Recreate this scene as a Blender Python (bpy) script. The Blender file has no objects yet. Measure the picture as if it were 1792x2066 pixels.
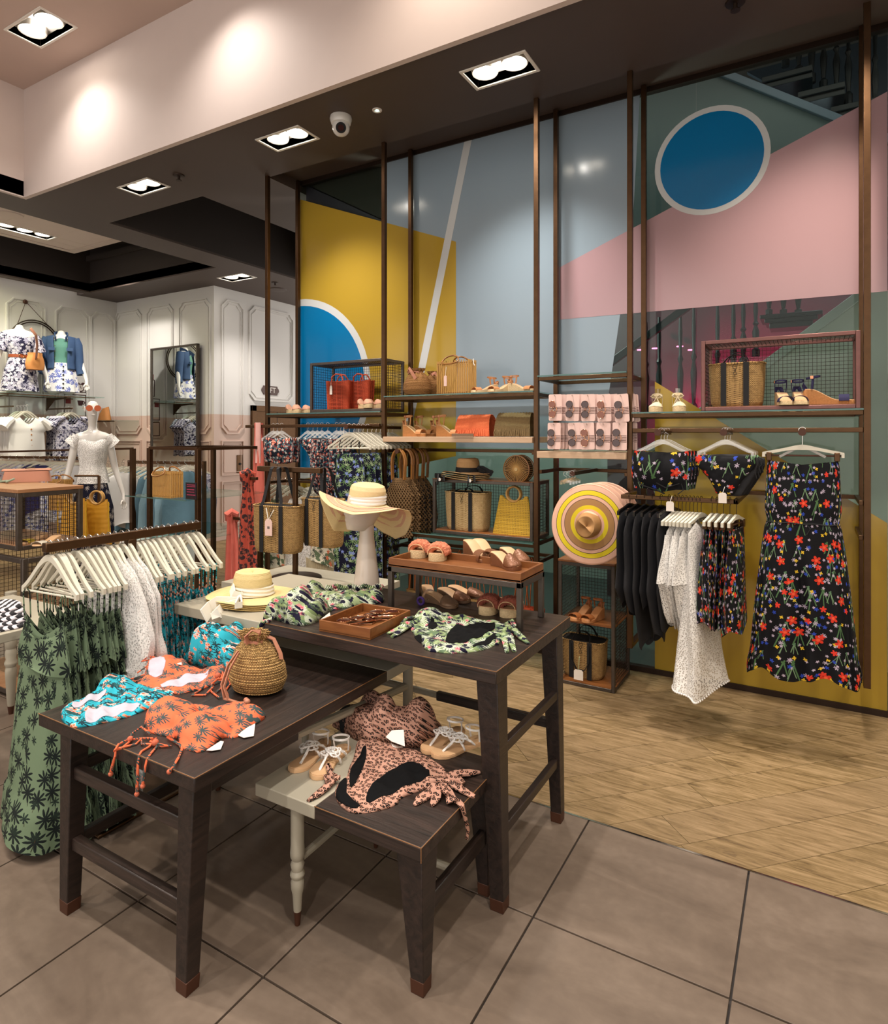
import bpy, bmesh, math, random
from mathutils import Vector, Matrix, noise
PI=math.pi; rnd=random.Random(7); sin=math.sin; cos=math.cos
SC=bpy.context.scene; COL=SC.collection
# ---------------- camera ----------------
FPX=1268.; HZ=877.; CX=896.; EYE=1.6; YAW=math.radians(30.34)
cd=bpy.data.cameras.new('camera'); cam=bpy.data.objects.new('camera',cd); COL.objects.link(cam)
cam.location=(0,0,EYE); cam.rotation_euler=(PI/2,0,YAW)
cd.sensor_fit='HORIZONTAL'; cd.sensor_width=36; cd.lens=36*FPX/1792
cd.shift_x=0; cd.shift_y=-(1033-HZ)/1792; cd.clip_start=.05
SC.camera=cam
# ---------------- world, exposure ----------------
W=bpy.data.worlds.new('world'); SC.world=W; W.use_nodes=True
bgn=W.node_tree.nodes['Background']; bgn.inputs[0].default_value=(1.0,.93,.86,1); bgn.inputs[1].default_value=1.5
SC.view_settings.view_transform='Standard'; SC.view_settings.look='None'; SC.view_settings.gamma=1
SC.view_settings.use_curve_mapping=False; SC.view_settings.exposure=0.15
try:
    SC.cycles.max_bounces=6; SC.cycles.diffuse_bounces=3; SC.cycles.glossy_bounces=3; SC.cycles.transmission_bounces=5; SC.cycles.transparent_max_bounces=10
    SC.cycles.sample_clamp_indirect=4; SC.cycles.caustics_reflective=False; SC.cycles.caustics_refractive=False
except Exception: pass
def light(kind,name,loc,energy,color=(1,.88,.74),aim=None,size=.1,spot=80,blend=.6,sizey=None):
    l=bpy.data.lights.new(name,kind); l.energy=energy; l.color=color
    if kind=='SPOT': l.spot_size=math.radians(spot); l.spot_blend=blend; l.shadow_soft_size=size
    elif kind=='AREA':
        l.size=size
        if sizey: l.shape='RECTANGLE'; l.size_y=sizey
    else: l.shadow_soft_size=size
    o=bpy.data.objects.new(name,l); COL.objects.link(o); o.location=loc
    if aim is not None: o.rotation_euler=(Vector(aim)-Vector(loc)).to_track_quat('-Z','Y').to_euler()
    return o
ZS=3.84; ZH=4.84
WARM=(1,.87,.72); NEUT=(1,.94,.86)
# ceiling spot lamps: (x, y, z, aim, watts)
LAMPS=[]
for i,x in enumerate((-5.21,-3.43,-1.66,.11,1.88)):
    LAMPS.append((x,3.44,ZS,(x-.1,4.3,1.3),150))      # wall washers of the bulkhead row, one lamp of each pair
    LAMPS.append((x+.13,3.44,ZS,(x+.5,2.9,0),110))
for x,y in ((-5.31,2.70),(-3.5,2.7),(-1.75,2.7),(0,2.7),(-5.3,.6),(-3.5,.6),(-1.75,.6),(0,.6),(-3.5,-1.4),(-1.75,-1.4),(0,-1.4),(1.8,1.2)):
    LAMPS.append((x,y,ZH,(x+.1,y+.05,0),65 if y>2 else 230))
for x,y,ax,ay in ((-7.08,6.24,-7.0,7.2),(-8.7,4.24,-9.6,4.6),(-8.7,3.2,-9.9,3.8),(-8.7,5.2,-9.4,6.3)):
    LAMPS.append((x,y,ZS if y>6 else 4.2,(ax,ay,1.6),200))
for i,(x,y,z,a,w) in enumerate(LAMPS):
    light('SPOT','ceiling_lamp_light',(x,y,z-.03),w,NEUT if i%3 else WARM,a,.06,128 if z>4.5 else 90,1)
light('AREA','cove_light',(-10.07,3.8,3.83),75,(1,.98,.55),(-10.12,3.8,2.0),.1,sizey=5)
light('SPOT','stair_pink_light',(-.5,5.25,1.5),330,(1,.02,.16),(-.45,6.2,1.75),.1,120,.8)
light('POINT','stair_cool_light',(.1,5.6,3.3),10,(.75,.9,1),None,.15)
light('POINT','stairwell_light',(-2.4,5.3,3.0),90,(.93,1,.96),None,.3)
# ---------------- helpers ----------------
FW=(-sin(YAW),cos(YAW)); RT=(cos(YAW),sin(YAW))
def at(px,py,X=None,Y=None,Z=None,D=None):
    t=(px-CX)/FPX; s=(HZ-py)/FPX; vx=FW[0]+t*RT[0]; vy=FW[1]+t*RT[1]
    if D is None:
        D = Y/vy if Y is not None else X/vx if X is not None else (Z-EYE)/s
    return Vector((D*vx,D*vy,EYE+D*s))
def V(*a): return Vector(a)
def lin(h):
    if isinstance(h,tuple): return h
    h=h.lstrip('#'); c=[int(h[i:i+2],16)/255 for i in (0,2,4)]
    return tuple(x/12.92 if x<=.04045 else ((x+.055)/1.055)**2.4 for x in c)
class M:
    def __init__(s): s.v=[]; s.f=[]; s.uv={}
    def add(s,vs,fs,uv=None):
        b=len(s.v); s.v+= [tuple(v) for v in vs]; s.f+=[tuple(b+i for i in f) for f in fs]
        if uv:
            for i,u in enumerate(uv): s.uv[b+i]=u
        return s
    def box(s,a,b,rz=0,c=None):
        x0,y0,z0=a; x1,y1,z1=b
        vs=[Vector((x,y,z)) for z in (z0,z1) for y in (y0,y1) for x in (x0,x1)]
        if rz:
            c=Vector(c) if c else Vector(((x0+x1)/2,(y0+y1)/2,0)); m=Matrix.Rotation(rz,3,'Z'); vs=[c+m@(v-c) for v in vs]
        return s.add(vs,[(0,2,3,1),(4,5,7,6),(0,1,5,4),(2,6,7,3),(0,4,6,2),(1,3,7,5)])
    def beam(s,p,q,w,h,up=(0,0,1),w2=None,h2=None):
        p=Vector(p);q=Vector(q);d=(q-p).normalized();u=Vector(up)
        if abs(d.dot(u))>.98: u=Vector((0,1,0))
        r=d.cross(u).normalized(); u=r.cross(d)
        w2=w2 or w; h2=h2 or h; vs=[]
        for c,a,b in ((p,w,h),(q,w2,h2)):
            vs+=[c+r*a/2*i+u*b/2*j for i,j in ((-1,-1),(1,-1),(1,1),(-1,1))]
        return s.add(vs,[(3,2,1,0),(4,5,6,7),(0,1,5,4),(1,2,6,5),(2,3,7,6),(3,0,4,7)])
    def tube(s,pts,r,n=8,closed=False,ry=None,up=None,cap=True):
        pts=[Vector(p) for p in pts]; k=len(pts); rs=r if isinstance(r,(list,tuple)) else [r]*k
        rys=ry if isinstance(ry,(list,tuple)) else ([ry]*k if ry else rs)
        vs=[]; prev=None
        for i,p in enumerate(pts):
            a=pts[i-1] if (i or closed) else p; b=pts[(i+1)%k] if (i<k-1 or closed) else p
            d=(b-a)
            d=d.normalized() if d.length>1e-9 else Vector((0,0,1))
            if up: u=Vector(up)
            elif prev is None: u=Vector((0,0,1)) if abs(d.z)<.9 else Vector((1,0,0))
            else: u=prev
            rr=d.cross(u)
            rr=rr.normalized() if rr.length>1e-6 else Vector((1,0,0))
            u=rr.cross(d).normalized(); prev=u
            for j in range(n):
                t=2*PI*(j+.5)/n; q=1.414 if n==4 else 1
                vs.append(p+rr*cos(t)*rs[i]*q+u*sin(t)*rys[i]*q)
        fs=[]
        for i in range(k if closed else k-1):
            for j in range(n):
                a=i*n+j; b=i*n+(j+1)%n; c=((i+1)%k)*n+(j+1)%n; d=((i+1)%k)*n+j; fs.append((a,b,c,d))
        if cap and not closed: fs+=[tuple(range(n))[::-1],tuple((k-1)*n+j for j in range(n))]
        return s.add(vs,fs)
    def grid(s,fn,nu,nv,cu=False,uvf=None):
        vs=[];uv=[]
        for j in range(nv+1):
            for i in range(nu if cu else nu+1):
                vs.append(fn(i/nu,j/nv)); uv.append(uvf(i/nu,j/nv) if uvf else (i/nu,j/nv))
        w=nu if cu else nu+1
        fs=[(j*w+i,j*w+(i+1)%w,(j+1)*w+(i+1)%w,(j+1)*w+i) for j in range(nv) for i in range(nu)]
        return s.add(vs,fs,uv)
    def lathe(s,pr,n=20,c=(0,0,0),sx=1,sy=1,axis='z',cap=True):
        c=Vector(c); vs=[];uv=[]
        for r,z in pr:
            for i in range(n):
                t=2*PI*i/n; x,y=r*cos(t)*sx,r*sin(t)*sy
                v=(x,y,z) if axis=='z' else (x,z,y) if axis=='y' else (z,x,y)
                vs.append(c+Vector(v)); uv.append((r*t,z))
        k=len(pr); fs=[(j*n+i,j*n+(i+1)%n,(j+1)*n+(i+1)%n,(j+1)*n+i) for j in range(k-1) for i in range(n)]
        if cap: fs+=[tuple(range(n))[::-1],tuple((k-1)*n+i for i in range(n))]
        return s.add(vs,fs,uv)
    def prism(s,poly,vec):
        poly=[Vector(p) for p in poly]; vec=Vector(vec); n=len(poly)
        return s.add(poly+[p+vec for p in poly],[tuple(range(n))[::-1],tuple(range(n,2*n))]+[(i,(i+1)%n,n+(i+1)%n,n+i) for i in range(n)])
    def ball(s,c,r,n=10,k=7,sz=None):
        r=r if isinstance(r,(tuple,list)) else (r,r,r); c=Vector(c)
        return s.lathe([(max(sin(PI*i/k),.02),-cos(PI*i/k)) for i in range(k+1)],n,(0,0,0)).xf(Matrix.Translation(c)@Matrix.Diagonal((r[0],r[1],r[2],1)),n*(k+1))
    def xf(s,m,last=None):
        a=len(s.v)-last if last else 0
        for i in range(a,len(s.v)): s.v[i]=tuple(m@Vector(s.v[i]))
        return s
    def build(s,name,mt,par=None,bev=0,sm=True,local=False,sub=0,solid=0,ang=35):
        off=Vector((0,0,0))
        if par is not None and not local:
            off=Vector(par.location)
            if par.parent: off=off+Vector(par.parent.location)
        me=bpy.data.meshes.new(name)
        me.from_pydata([tuple(Vector(v)-off) for v in s.v],[],s.f)
        ul=me.uv_layers.new(name='UVMap')
        for l in me.loops:
            k=l.vertex_index; q=s.uv.get(k)
            if q is None: v=s.v[k]; q=(v[0]+.35*v[1],v[2]*.9+v[1]*.8)
            ul.data[l.index].uv=q
        b=bmesh.new(); b.from_mesh(me); bmesh.ops.recalc_face_normals(b,faces=b.faces)
        if sm:
            for f in b.faces: f.smooth=True
            for e in b.edges:
                if len(e.link_faces)==2 and e.calc_face_angle(0)>math.radians(ang): e.smooth=False
        b.to_mesh(me); b.free()
        if isinstance(mt,(list,tuple)):
            for x in mt: me.materials.append(x)
        else: me.materials.append(mt)
        o=bpy.data.objects.new(name,me); COL.objects.link(o)
        if par is not None: o.parent=par
        if bev: mo=o.modifiers.new('bevel','BEVEL'); mo.width=bev; mo.segments=2; mo.limit_method='ANGLE'
        if solid: mo=o.modifiers.new('solid','SOLIDIFY'); mo.thickness=solid; mo.offset=0
        if sub: mo=o.modifiers.new('sub','SUBSURF'); mo.levels=sub; mo.render_levels=sub
        return o
ORD=('first','second','third','fourth','fifth','sixth','seventh','eighth','ninth','tenth','eleventh','twelfth')
def tag(o,label=None,cat=None,group=None,kind=None):
    if label: o['label']=label
    if cat: o['category']=cat
    if group: o['group']=group
    if kind: o['kind']=kind
    return o
def thing(name,label,cat,loc=(0,0,0),rz=0,group=None):
    o=bpy.data.objects.new(name,None); COL.objects.link(o); o.empty_display_size=.05
    o.location=loc; o.rotation_euler=(0,0,rz); return tag(o,label,cat,group)
def struct(name,m,mt,**k): return tag(m.build(name,mt,**k),kind='structure')
def dup(root,loc,rz=None,label=None,scale=None,rot=None):
    def cp(o,p):
        c=o.copy(); COL.objects.link(c)
        if p is not None: c.parent=p
        for ch in KIDS.get(o.name) or list(o.children): cp(ch,c)
        return c
    r=cp(root,None); r.location=loc
    if rz is not None: r.rotation_euler=(0,0,rz)
    if rot: r.rotation_euler=rot
    if label: r['label']=label
    if scale: r.scale=(scale,)*3 if not isinstance(scale,tuple) else scale
    return r
KIDS={}
def B(name,mt,a,b,par=None,bev=0,rz=0,local=False): return M().box(a,b,rz).build(name,mt,par,bev,local=local)
def smooth(a,b,x):
    t=max(0,min(1,(x-a)/(b-a))); return t*t*(3-2*t)
def lerp(rows,z):
    rows=sorted(rows)
    if z<=rows[0][0]: return rows[0][1:]
    for a,b in zip(rows,rows[1:]):
        if z<=b[0]:
            t=(z-a[0])/(b[0]-a[0]); return tuple(x+(y-x)*t for x,y in zip(a[1:],b[1:]))
    return rows[-1][1:]
# ---------------- materials ----------------
class N:
    def __init__(s,name):
        s.m=bpy.data.materials.new(name); s.m.use_nodes=True; s.t=s.m.node_tree; s.b=s.t.nodes['Principled BSDF']
    def n(s,ty,**k):
        x=s.t.nodes.new(ty)
        for a,b in k.items(): setattr(x,a,b)
        return x
    def put(s,sock,v):
        if hasattr(v,'is_output'): s.t.links.new(v,sock)
        elif isinstance(v,(tuple,list)):
            v=tuple(v)
            if sock.type=='RGBA' and len(v)==3: v=v+(1,)
            sock.default_value=v
        else: sock.default_value=v
    def ma(s,op,a,b=0,c=0):
        x=s.n('ShaderNodeMath',operation=op); s.put(x.inputs[0],a); s.put(x.inputs[1],b); s.put(x.inputs[2],c); return x.outputs[0]
    def mix(s,f,a,b,mode='MIX'):
        x=s.n('ShaderNodeMix',data_type='RGBA',blend_type=mode); s.put(x.inputs[0],f); s.put(x.inputs[6],a); s.put(x.inputs[7],b); return x.outputs[2]
    def co(s,kind='Object',scale=(1,1,1),rot=(0,0,0)):
        c=s.n('ShaderNodeTexCoord').outputs[kind]; x=s.n('ShaderNodeMapping'); x.inputs['Scale'].default_value=scale; x.inputs['Rotation'].default_value=rot
        s.t.links.new(c,x.inputs[0]); return x.outputs[0]
    def noise(s,v,scale,det=3,rough=.5,dist=0):
        x=s.n('ShaderNodeTexNoise'); s.put(x.inputs['Vector'],v); x.inputs['Scale'].default_value=scale; x.inputs['Detail'].default_value=det
        x.inputs['Roughness'].default_value=rough; x.inputs['Distortion'].default_value=dist; return x.outputs[0]
    def wave(s,v,scale,dist=0,det=2,dirn='X',typ='BANDS'):
        x=s.n('ShaderNodeTexWave',wave_type=typ); s.put(x.inputs['Vector'],v); x.inputs['Scale'].default_value=scale
        x.inputs['Distortion'].default_value=dist; x.inputs['Detail'].default_value=det
        if typ=='BANDS': x.bands_direction=dirn
        return x.outputs[1]
    def ramp(s,f,stops,mode='LINEAR'):
        x=s.n('ShaderNodeValToRGB'); x.color_ramp.interpolation=mode; r=x.color_ramp
        while len(r.elements)<len(stops): r.elements.new(.5)
        for e,(p,c) in zip(r.elements,stops): e.position=p; c=lin(c); e.color=(c+(1,))[:4]
        s.put(x.inputs[0],f); return x.outputs[0]
    def bump(s,h,st=.3,d=.01):
        x=s.n('ShaderNodeBump'); x.inputs['Strength'].default_value=st; x.inputs['Distance'].default_value=d; s.put(x.inputs['Height'],h); s.put(s.b.inputs['Normal'],x.outputs[0])
    def fin(s,col=None,rough=.6,metal=0,**k):
        if col is not None: s.put(s.b.inputs['Base Color'],lin(col) if isinstance(col,str) else col)
        s.put(s.b.inputs['Roughness'],rough); s.put(s.b.inputs['Metallic'],metal)
        for a,b in k.items(): s.put(s.b.inputs[a.replace('_',' ')],b)
        return s.m
def plain(name,col,rough=.6,metal=0,nz=.06,ns=8,bs=0,bsc=60,**k):
    n=N(name); c=lin(col); v=n.co('Object'); f=n.noise(v,ns,3)
    cc=n.mix(f,tuple(x*(1-nz) for x in c),tuple(min(1,x*(1+nz)) for x in c))
    if bs: n.bump(n.noise(v,bsc,2),bs,.004)
    return n.fin(cc,rough,metal,**k)
def wood(name,a,b,sc=(1,12,12),rough=.45,scale=3,bs=.15):
    n=N(name); v=n.co('Object',sc); f=n.noise(v,scale,5,.6,.6); g=n.noise(v,scale*7,2)
    c=n.mix(n.ma('MULTIPLY',g,.35),n.ramp(f,[(.3,a),(.7,b)]),lin(a)); n.bump(f,bs,.004); return n.fin(c,rough)
def motif(n,v,scale,R,k,p,density,rot=True,off=(0,0,0),rand=1.0,sq=1.0):
    """petalled blob mask in random voronoi cells; R is the radius in metres"""
    mp=n.n('ShaderNodeMapping'); mp.inputs['Location'].default_value=off; n.put(mp.inputs[0],v)
    mp.inputs['Scale'].default_value=(1,sq,1)
    vo=n.n('ShaderNodeTexVoronoi',voronoi_dimensions='2D'); n.put(vo.inputs['Vector'],mp.outputs[0]); vo.inputs['Scale'].default_value=scale
    vo.inputs['Randomness'].default_value=rand
    d=n.n('ShaderNodeVectorMath',operation='SUBTRACT'); n.put(d.inputs[0],mp.outputs[0]); n.put(d.inputs[1],vo.outputs['Position'])
    s=n.n('ShaderNodeSeparateXYZ'); n.put(s.inputs[0],d.outputs[0])
    cs=n.n('ShaderNodeSeparateColor'); n.put(cs.inputs[0],vo.outputs['Color'])
    y=n.ma('DIVIDE',s.outputs[1],sq)
    x=s.outputs[0]
    r=n.ma('SQRT',n.ma('ADD',n.ma('MULTIPLY',x,x),n.ma('MULTIPLY',y,y)))
    an=n.ma('ARCTAN2',y,x)
    if rot: an=n.ma('ADD',an,n.ma('MULTIPLY',cs.outputs[0],6.283))
    pet=n.ma('POWER',n.ma('ABSOLUTE',n.ma('COSINE',n.ma('MULTIPLY',an,k/2.))),p)
    lim=n.ma('MULTIPLY',n.ma('ADD',n.ma('MULTIPLY',pet,.72),.28),R)
    msk=n.ma('MULTIPLY',n.ma('LESS_THAN',r,lim),n.ma('LESS_THAN',cs.outputs[1],density))
    return msk,x,y,r,cs
def stem(n,m,w,l,density,tilt=.0):
    """thin stalk under a motif's centre"""
    _,x,y,r,cs=m
    xx=n.ma('ADD',x,n.ma('MULTIPLY',y,n.ma('MULTIPLY',n.ma('SUBTRACT',cs.outputs[2],.5),tilt)))
    a=n.ma('LESS_THAN',n.ma('ABSOLUTE',xx),w); b=n.ma('LESS_THAN',y,0); c=n.ma('GREATER_THAN',y,-l)
    return n.ma('MULTIPLY',n.ma('MULTIPLY',a,b),n.ma('MULTIPLY',c,n.ma('LESS_THAN',cs.outputs[1],density)))
def print_mat(name,base,layers,rough=.75,warp=0,fold=0,ks=1.0,coord='UV',spec=.2):
    n=N(name); v=n.co(coord)
    if warp:
        nz=n.n('ShaderNodeTexNoise'); n.put(nz.inputs['Vector'],v); nz.inputs['Scale'].default_value=40/ks
        md=n.n('ShaderNodeVectorMath',operation='MULTIPLY_ADD'); n.put(md.inputs[0],nz.outputs[1]); md.inputs[1].default_value=(warp,)*3; n.put(md.inputs[2],v); v=md.outputs[0]
    c=lin(base); 
    for L in layers:
        sc,R,k,p,col,den=L[:6]; o=L[6] if len(L)>6 else {}
        m=motif(n,v,sc/ks,R*ks,k,p,den,o.get('rot',True),o.get('off',(rnd.random()*9,rnd.random()*9,0)),sq=o.get('sq',1))
        if 'stem' in o:
            w,l,sc2=o['stem']; c=n.mix(stem(n,m,w*ks,l*ks,den,o.get('tilt',.5)),c,lin(sc2))
            if 'twin' in o:
                m2=(m[0],n.ma('ADD',m[1],n.ma('MULTIPLY',m[2],.35)),m[2],m[3],m[4]); c=n.mix(stem(n,m2,w*1.4*ks,l*.75*ks,den,0),c,lin(sc2))
                m2=(m[0],n.ma('SUBTRACT',m[1],n.ma('MULTIPLY',m[2],.3)),m[2],m[3],m[4]); c=n.mix(stem(n,m2,w*1.2*ks,l*.7*ks,den,0),c,lin(sc2))
        c=n.mix(m[0],c,lin(col))
        if 'eye' in o:
            c=n.mix(n.ma('MULTIPLY',m[0],n.ma('LESS_THAN',m[3],R*ks*.3)),c,lin(o['eye']))
    n.bump(n.noise(n.co('Object'),90,2),.12,.003)
    return n.fin(c,rough,0,Specular_IOR_Level=spec)
# ---------------- material library ----------------
MT={}
def glassmat(name,tint,rough=0.0,refl=.06,k=1.0):
    n=N(name); t=n.t; out=t.nodes['Material Output']
    tr=n.n('ShaderNodeBsdfTransparent'); tr.inputs[0].default_value=lin(tint)+(1,) if isinstance(tint,str) else tint+(1,)
    gl=n.n('ShaderNodeBsdfGlossy'); gl.inputs['Roughness'].default_value=rough; gl.inputs[0].default_value=(1,1,1,1)
    lw=n.n('ShaderNodeLayerWeight'); lw.inputs[0].default_value=.25
    f=n.ma('MULTIPLY_ADD',n.ma('POWER',lw.outputs['Facing'],4),.6*k,refl)
    mx=n.n('ShaderNodeMixShader'); t.links.new(f,mx.inputs[0]); t.links.new(tr.outputs[0],mx.inputs[1]); t.links.new(gl.outputs[0],mx.inputs[2]); t.links.new(mx.outputs[0],out.inputs[0])
    return n.m
def emit(name,col,st):
    n=N(name); n.b.inputs['Emission Color'].default_value=lin(col)+(1,); n.b.inputs['Emission Strength'].default_value=st; return n.fin(col,.5)
MT['bronze']=plain('bronze metal','#573f2b',.34,.85,.2,30)
MT['steel']=plain('brushed dark steel','#5d554f',.38,.8,.25,30)
MT['pinksteel']=plain('reddish steel','#7a5550',.42,.7,.2,30)
MT['darkmetal']=plain('dark wire metal','#3a2c24',.45,.7)
MT['chrome']=plain('chrome','#d8d4cf',.15,1)
MT['rosegold']=plain('rose gold','#c98f6c',.22,1)
MT['ebony']=wood('dark stained oak','#120c0a','#33251f',(14,1.2,14),.42,3.2,.35)
MT['ebonyx']=wood('dark stained oak x','#15100d','#3f302a',(1.2,14,14),.40,3.2,.35)
MT['edge']=plain('worn oak edge','#7a5433',.5)
MT['greypaint']=plain('grey green paint','#a39c8b',.42,0,.03)
MT['copper']=plain('copper foot','#4a2a1a',.5,.3)
MT['traywood']=wood('tray walnut','#6d3e1c','#8e5a2e',(1.5,10,10),.42,3)
MT['shelfwood']=wood('pale shelf wood','#b9987a','#c9ab8e',(1.2,12,12),.5,3,.05)
MT['brownwood']=wood('crate top wood','#8a5f3d','#a87a54',(12,1.2,12),.5,3)
MT['glassshelf']=glassmat('shelf glass','#eaf6f3',0,.06,1)
MT['glassedge']=plain('green glass edge','#4f716c',.1)
MT['glass']=glassmat('partition glass','#e9f3ee',.02,.015,.25)
MT['white']=plain('white card','#e9e2dc',.6)
MT['pinkcard']=plain('pink card','#e6c3b9',.6)
MT['brownprint']=plain('brown print','#4c2418',.6)
MT['lens']=N('brown lens').fin('#3a1712',.08,0,Coat_Weight=.6)
MT['lens2']=N('amber lens').fin('#7b3d1c',.08,0,Coat_Weight=.6)
MT['hanger']=plain('cream hanger','#cfc9b8',.38,0,.02)
MT['black']=plain('black cloth','#0e0d10',.8)
MT['navyblk']=plain('black jersey','#141419',.75,0,.2,20,.3)
MT['clear']=glassmat('clear plastic','#f2efe9',.05,.16,1)
MT['mann']=plain('white mannequin gloss','#dcd8d2',.22,0,.01,4,0,60,Coat_Weight=.4)
MT['mannm']=plain('cream mannequin gloss','#cdbfb2',.25,0,.01,4,0,60,Coat_Weight=.5)
MT['leather']=plain('tan pink leather','#b57b62',.5,0,.08,10)
MT['tanleather']=plain('tan leather','#b77c4c',.5,0,.1,10)
MT['camel']=plain('camel suede','#b5773f',.75,0,.1,20)
MT['insole']=plain('nude insole','#d2a97f',.5,0,.05,10)
MT['cork']=plain('cork wedge','#a8713f',.8,0,.35,120)
MT['jute']=plain('jute sole','#cdb48b',.9,0,.3,140,.6,200)
MT['navy']=plain('navy suede','#1f1b45',.8)
MT['emitw']=emit('lamp glow','#fff4e2',16)
MT['mint']=plain('lamp trim','#f1ece4',.4)
# floors, paint
def tilemat():
    n=N('taupe stone tile'); v=n.co('Object',(1.2,3.2,1)); f=n.noise(v,1.6,6,.62,.8); g=n.noise(n.co('Object'),30,3)
    c=n.ramp(n.ma('ADD',n.ma('MULTIPLY',f,.8),n.ma('MULTIPLY',g,.2)),[(.25,'#574a40'),(.5,'#6a5c50'),(.75,'#7d6e61')])
    n.bump(g,.06,.003); return n.fin(c,n.ma('MULTIPLY_ADD',f,.18,.34),0,Specular_IOR_Level=.35)
MT['tile']=tilemat()
def plankmat():
    n=N('rustic oak plank'); r45=(0,0,-PI/4); v=n.co('Object',(1.3,13,1),r45)
    oi=n.n('ShaderNodeObjectInfo').outputs['Random']; vv=n.n('ShaderNodeVectorMath',operation='ADD'); n.put(vv.inputs[0],v)
    cx=n.n('ShaderNodeCombineXYZ'); n.put(cx.inputs[2],n.ma('MULTIPLY',oi,30)); n.put(vv.inputs[1],cx.outputs[0]); v=vv.outputs[0]
    f=n.noise(v,2.4,6,.65,1.2); g=n.noise(v,16,3,.6); k=n.noise(n.co('Object',(3,9,1),r45),3.5,2,.5)
    c=n.ramp(n.ma('ADD',n.ma('MULTIPLY',f,.75),n.ma('MULTIPLY',g,.25)),[(.32,'#47351f'),(.45,'#75603f'),(.62,'#9c8361')])
    c=n.mix(n.ma('MULTIPLY',n.ma('GREATER_THAN',k,.70),.45),c,lin('#3f3022'))
    c=n.mix(.5,c,n.mix(oi,lin('#8a6a44'),lin('#b89a6f')),'OVERLAY') if False else n.mix(n.ma('MULTIPLY',oi,.35),c,lin('#7d6850'))
    n.bump(f,.15,.004); return n.fin(c,.5,0,Specular_IOR_Level=.3)
MT['plank']=plankmat()
MT['grout']=plain('dark grout','#3a3431',.9)
MT['fascia']=plain('cream fascia paint','#d9c9c2',.7,0,.02)
MT['ceilhi']=plain('pale pink ceiling','#cfb9ae',.75,0,.02)
MT['soffit']=plain('dark brown soffit','#4c3f39',.6,0,.04)
MT['coffer']=plain('black brown coffer','#332a26',.75)
MT['panelc']=plain('cream ceiling panel','#cdbcb2',.75,0,.02)
def wallmat():
    n=N('two tone wall paint'); g=n.n('ShaderNodeNewGeometry').outputs['Position']; s=n.n('ShaderNodeSeparateXYZ'); n.put(s.inputs[0],g)
    return n.fin(n.mix(n.ma('LESS_THAN',s.outputs[2],1.91),lin('#d8d5d2'),lin('#cdb3a6')),.55)
MT['wall']=wallmat()
MT['wallw']=plain('cream wall','#d9d4c6',.6,0,.02)
MT['greenwall']=plain('sage stairwell wall','#a3ada6',.7,0,.1,2)
MT['greypanel']=plain('grey stair panel','#6b7478',.5,0,.06,3)
MT['darkstair']=plain('dark stair wood','#1f2328',.4)
MT['mirror']=N('mirror').fin('#dfe3df',.01,1)
def film(name,c): return N(name).fin(c,.16,0,Specular_IOR_Level=.5)
MT['f_grey']=film('blue grey film','#8c9ca8'); MT['f_yel']=film('mustard film','#a98a2e'); MT['f_blue']=film('blue film','#006aa0')
MT['f_white']=film('white film','#c4c6c6'); MT['f_pink']=film('pink film','#ae8d92')
# ---------------- floor ----------------
fl=struct('floor',M().box((-13,-5,-.1),(4,9,-.012)),MT['grout'])
XT=[-.199+.5993*k for k in range(-10,4)]; YT=[2.556,1.949,1.331,.713,.095,-.523,-1.141]
for a,b in zip(XT,XT[1:]):
    for c,d in zip(YT[1:],YT):
        M().box((a+.0035,c+.0035,-.012),(b-.0035,d-.0035,0)).build('tile',MT['tile'],fl,.0012)
m=M()
for k in range(-22,-10):
    for c,d in zip(YT[1:],YT):
        a=-.199+.5993*k; m.box((a+.0035,c+.0035,-.012),(a+.596,d-.0035,0))
tag(m.build('far_tiles',MT['tile'],fl),kind='stuff')
def clip(poly,nx,ny,c):
    out=[]
    for i,p in enumerate(poly):
        q=poly[(i+1)%len(poly)]; a=p[0]*nx+p[1]*ny-c; b=q[0]*nx+q[1]*ny-c
        if a>=0: out.append(p)
        if a*b<0: t=a/(a-b); out.append((p[0]+(q[0]-p[0])*t,p[1]+(q[1]-p[1])*t))
    return out
q2=math.sqrt(.5); far=M(); w=.1855; L=.84*1.4142
for r in range(-75,62):
    # row offset along n=(1,-1)/sqrt2 ; row passes through Y = X + c
    c0=2.923+.362+(r*w)*1.4142
    for k in range(-14,4):
        xj=-.362+k*.84+.06*sin(r*2.1)
        def P(u,s): # u along (1,1), s across (-1,1)
            return (xj+u*q2-s*q2,xj+c0+u*q2+s*q2)
        g=.0010; poly=[P(-L+g,g),P(-g,g),P(-g,w-g),P(-L+g,w-g)]
        for nx,ny,cc in ((0,1,2.562),(0,-1,-8.3),(-1,0,-1.6),(1,0,-11)):
            if poly: poly=clip(poly,nx,ny,cc)
        if len(poly)<3: continue
        cxm=sum(p[0] for p in poly)/len(poly); cym=sum(p[1] for p in poly)/len(poly)
        pr=[(p[0],p[1],-.012) for p in poly]
        if cxm>-3.2 and cym<4.5 or (cym<3.4 and cxm>-4.3): M().prism(pr,(0,0,.0118)).build('plank',MT['plank'],fl,0,sm=False)
        else: far.prism(pr,(0,0,.0118))
tag(far.build('far_planks',MT['plank'],fl,sm=False),kind='stuff')
struct('trim_1',M().box((-13,2.553,-.01),(4,2.562,.0015)),MT['chrome'])
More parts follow.
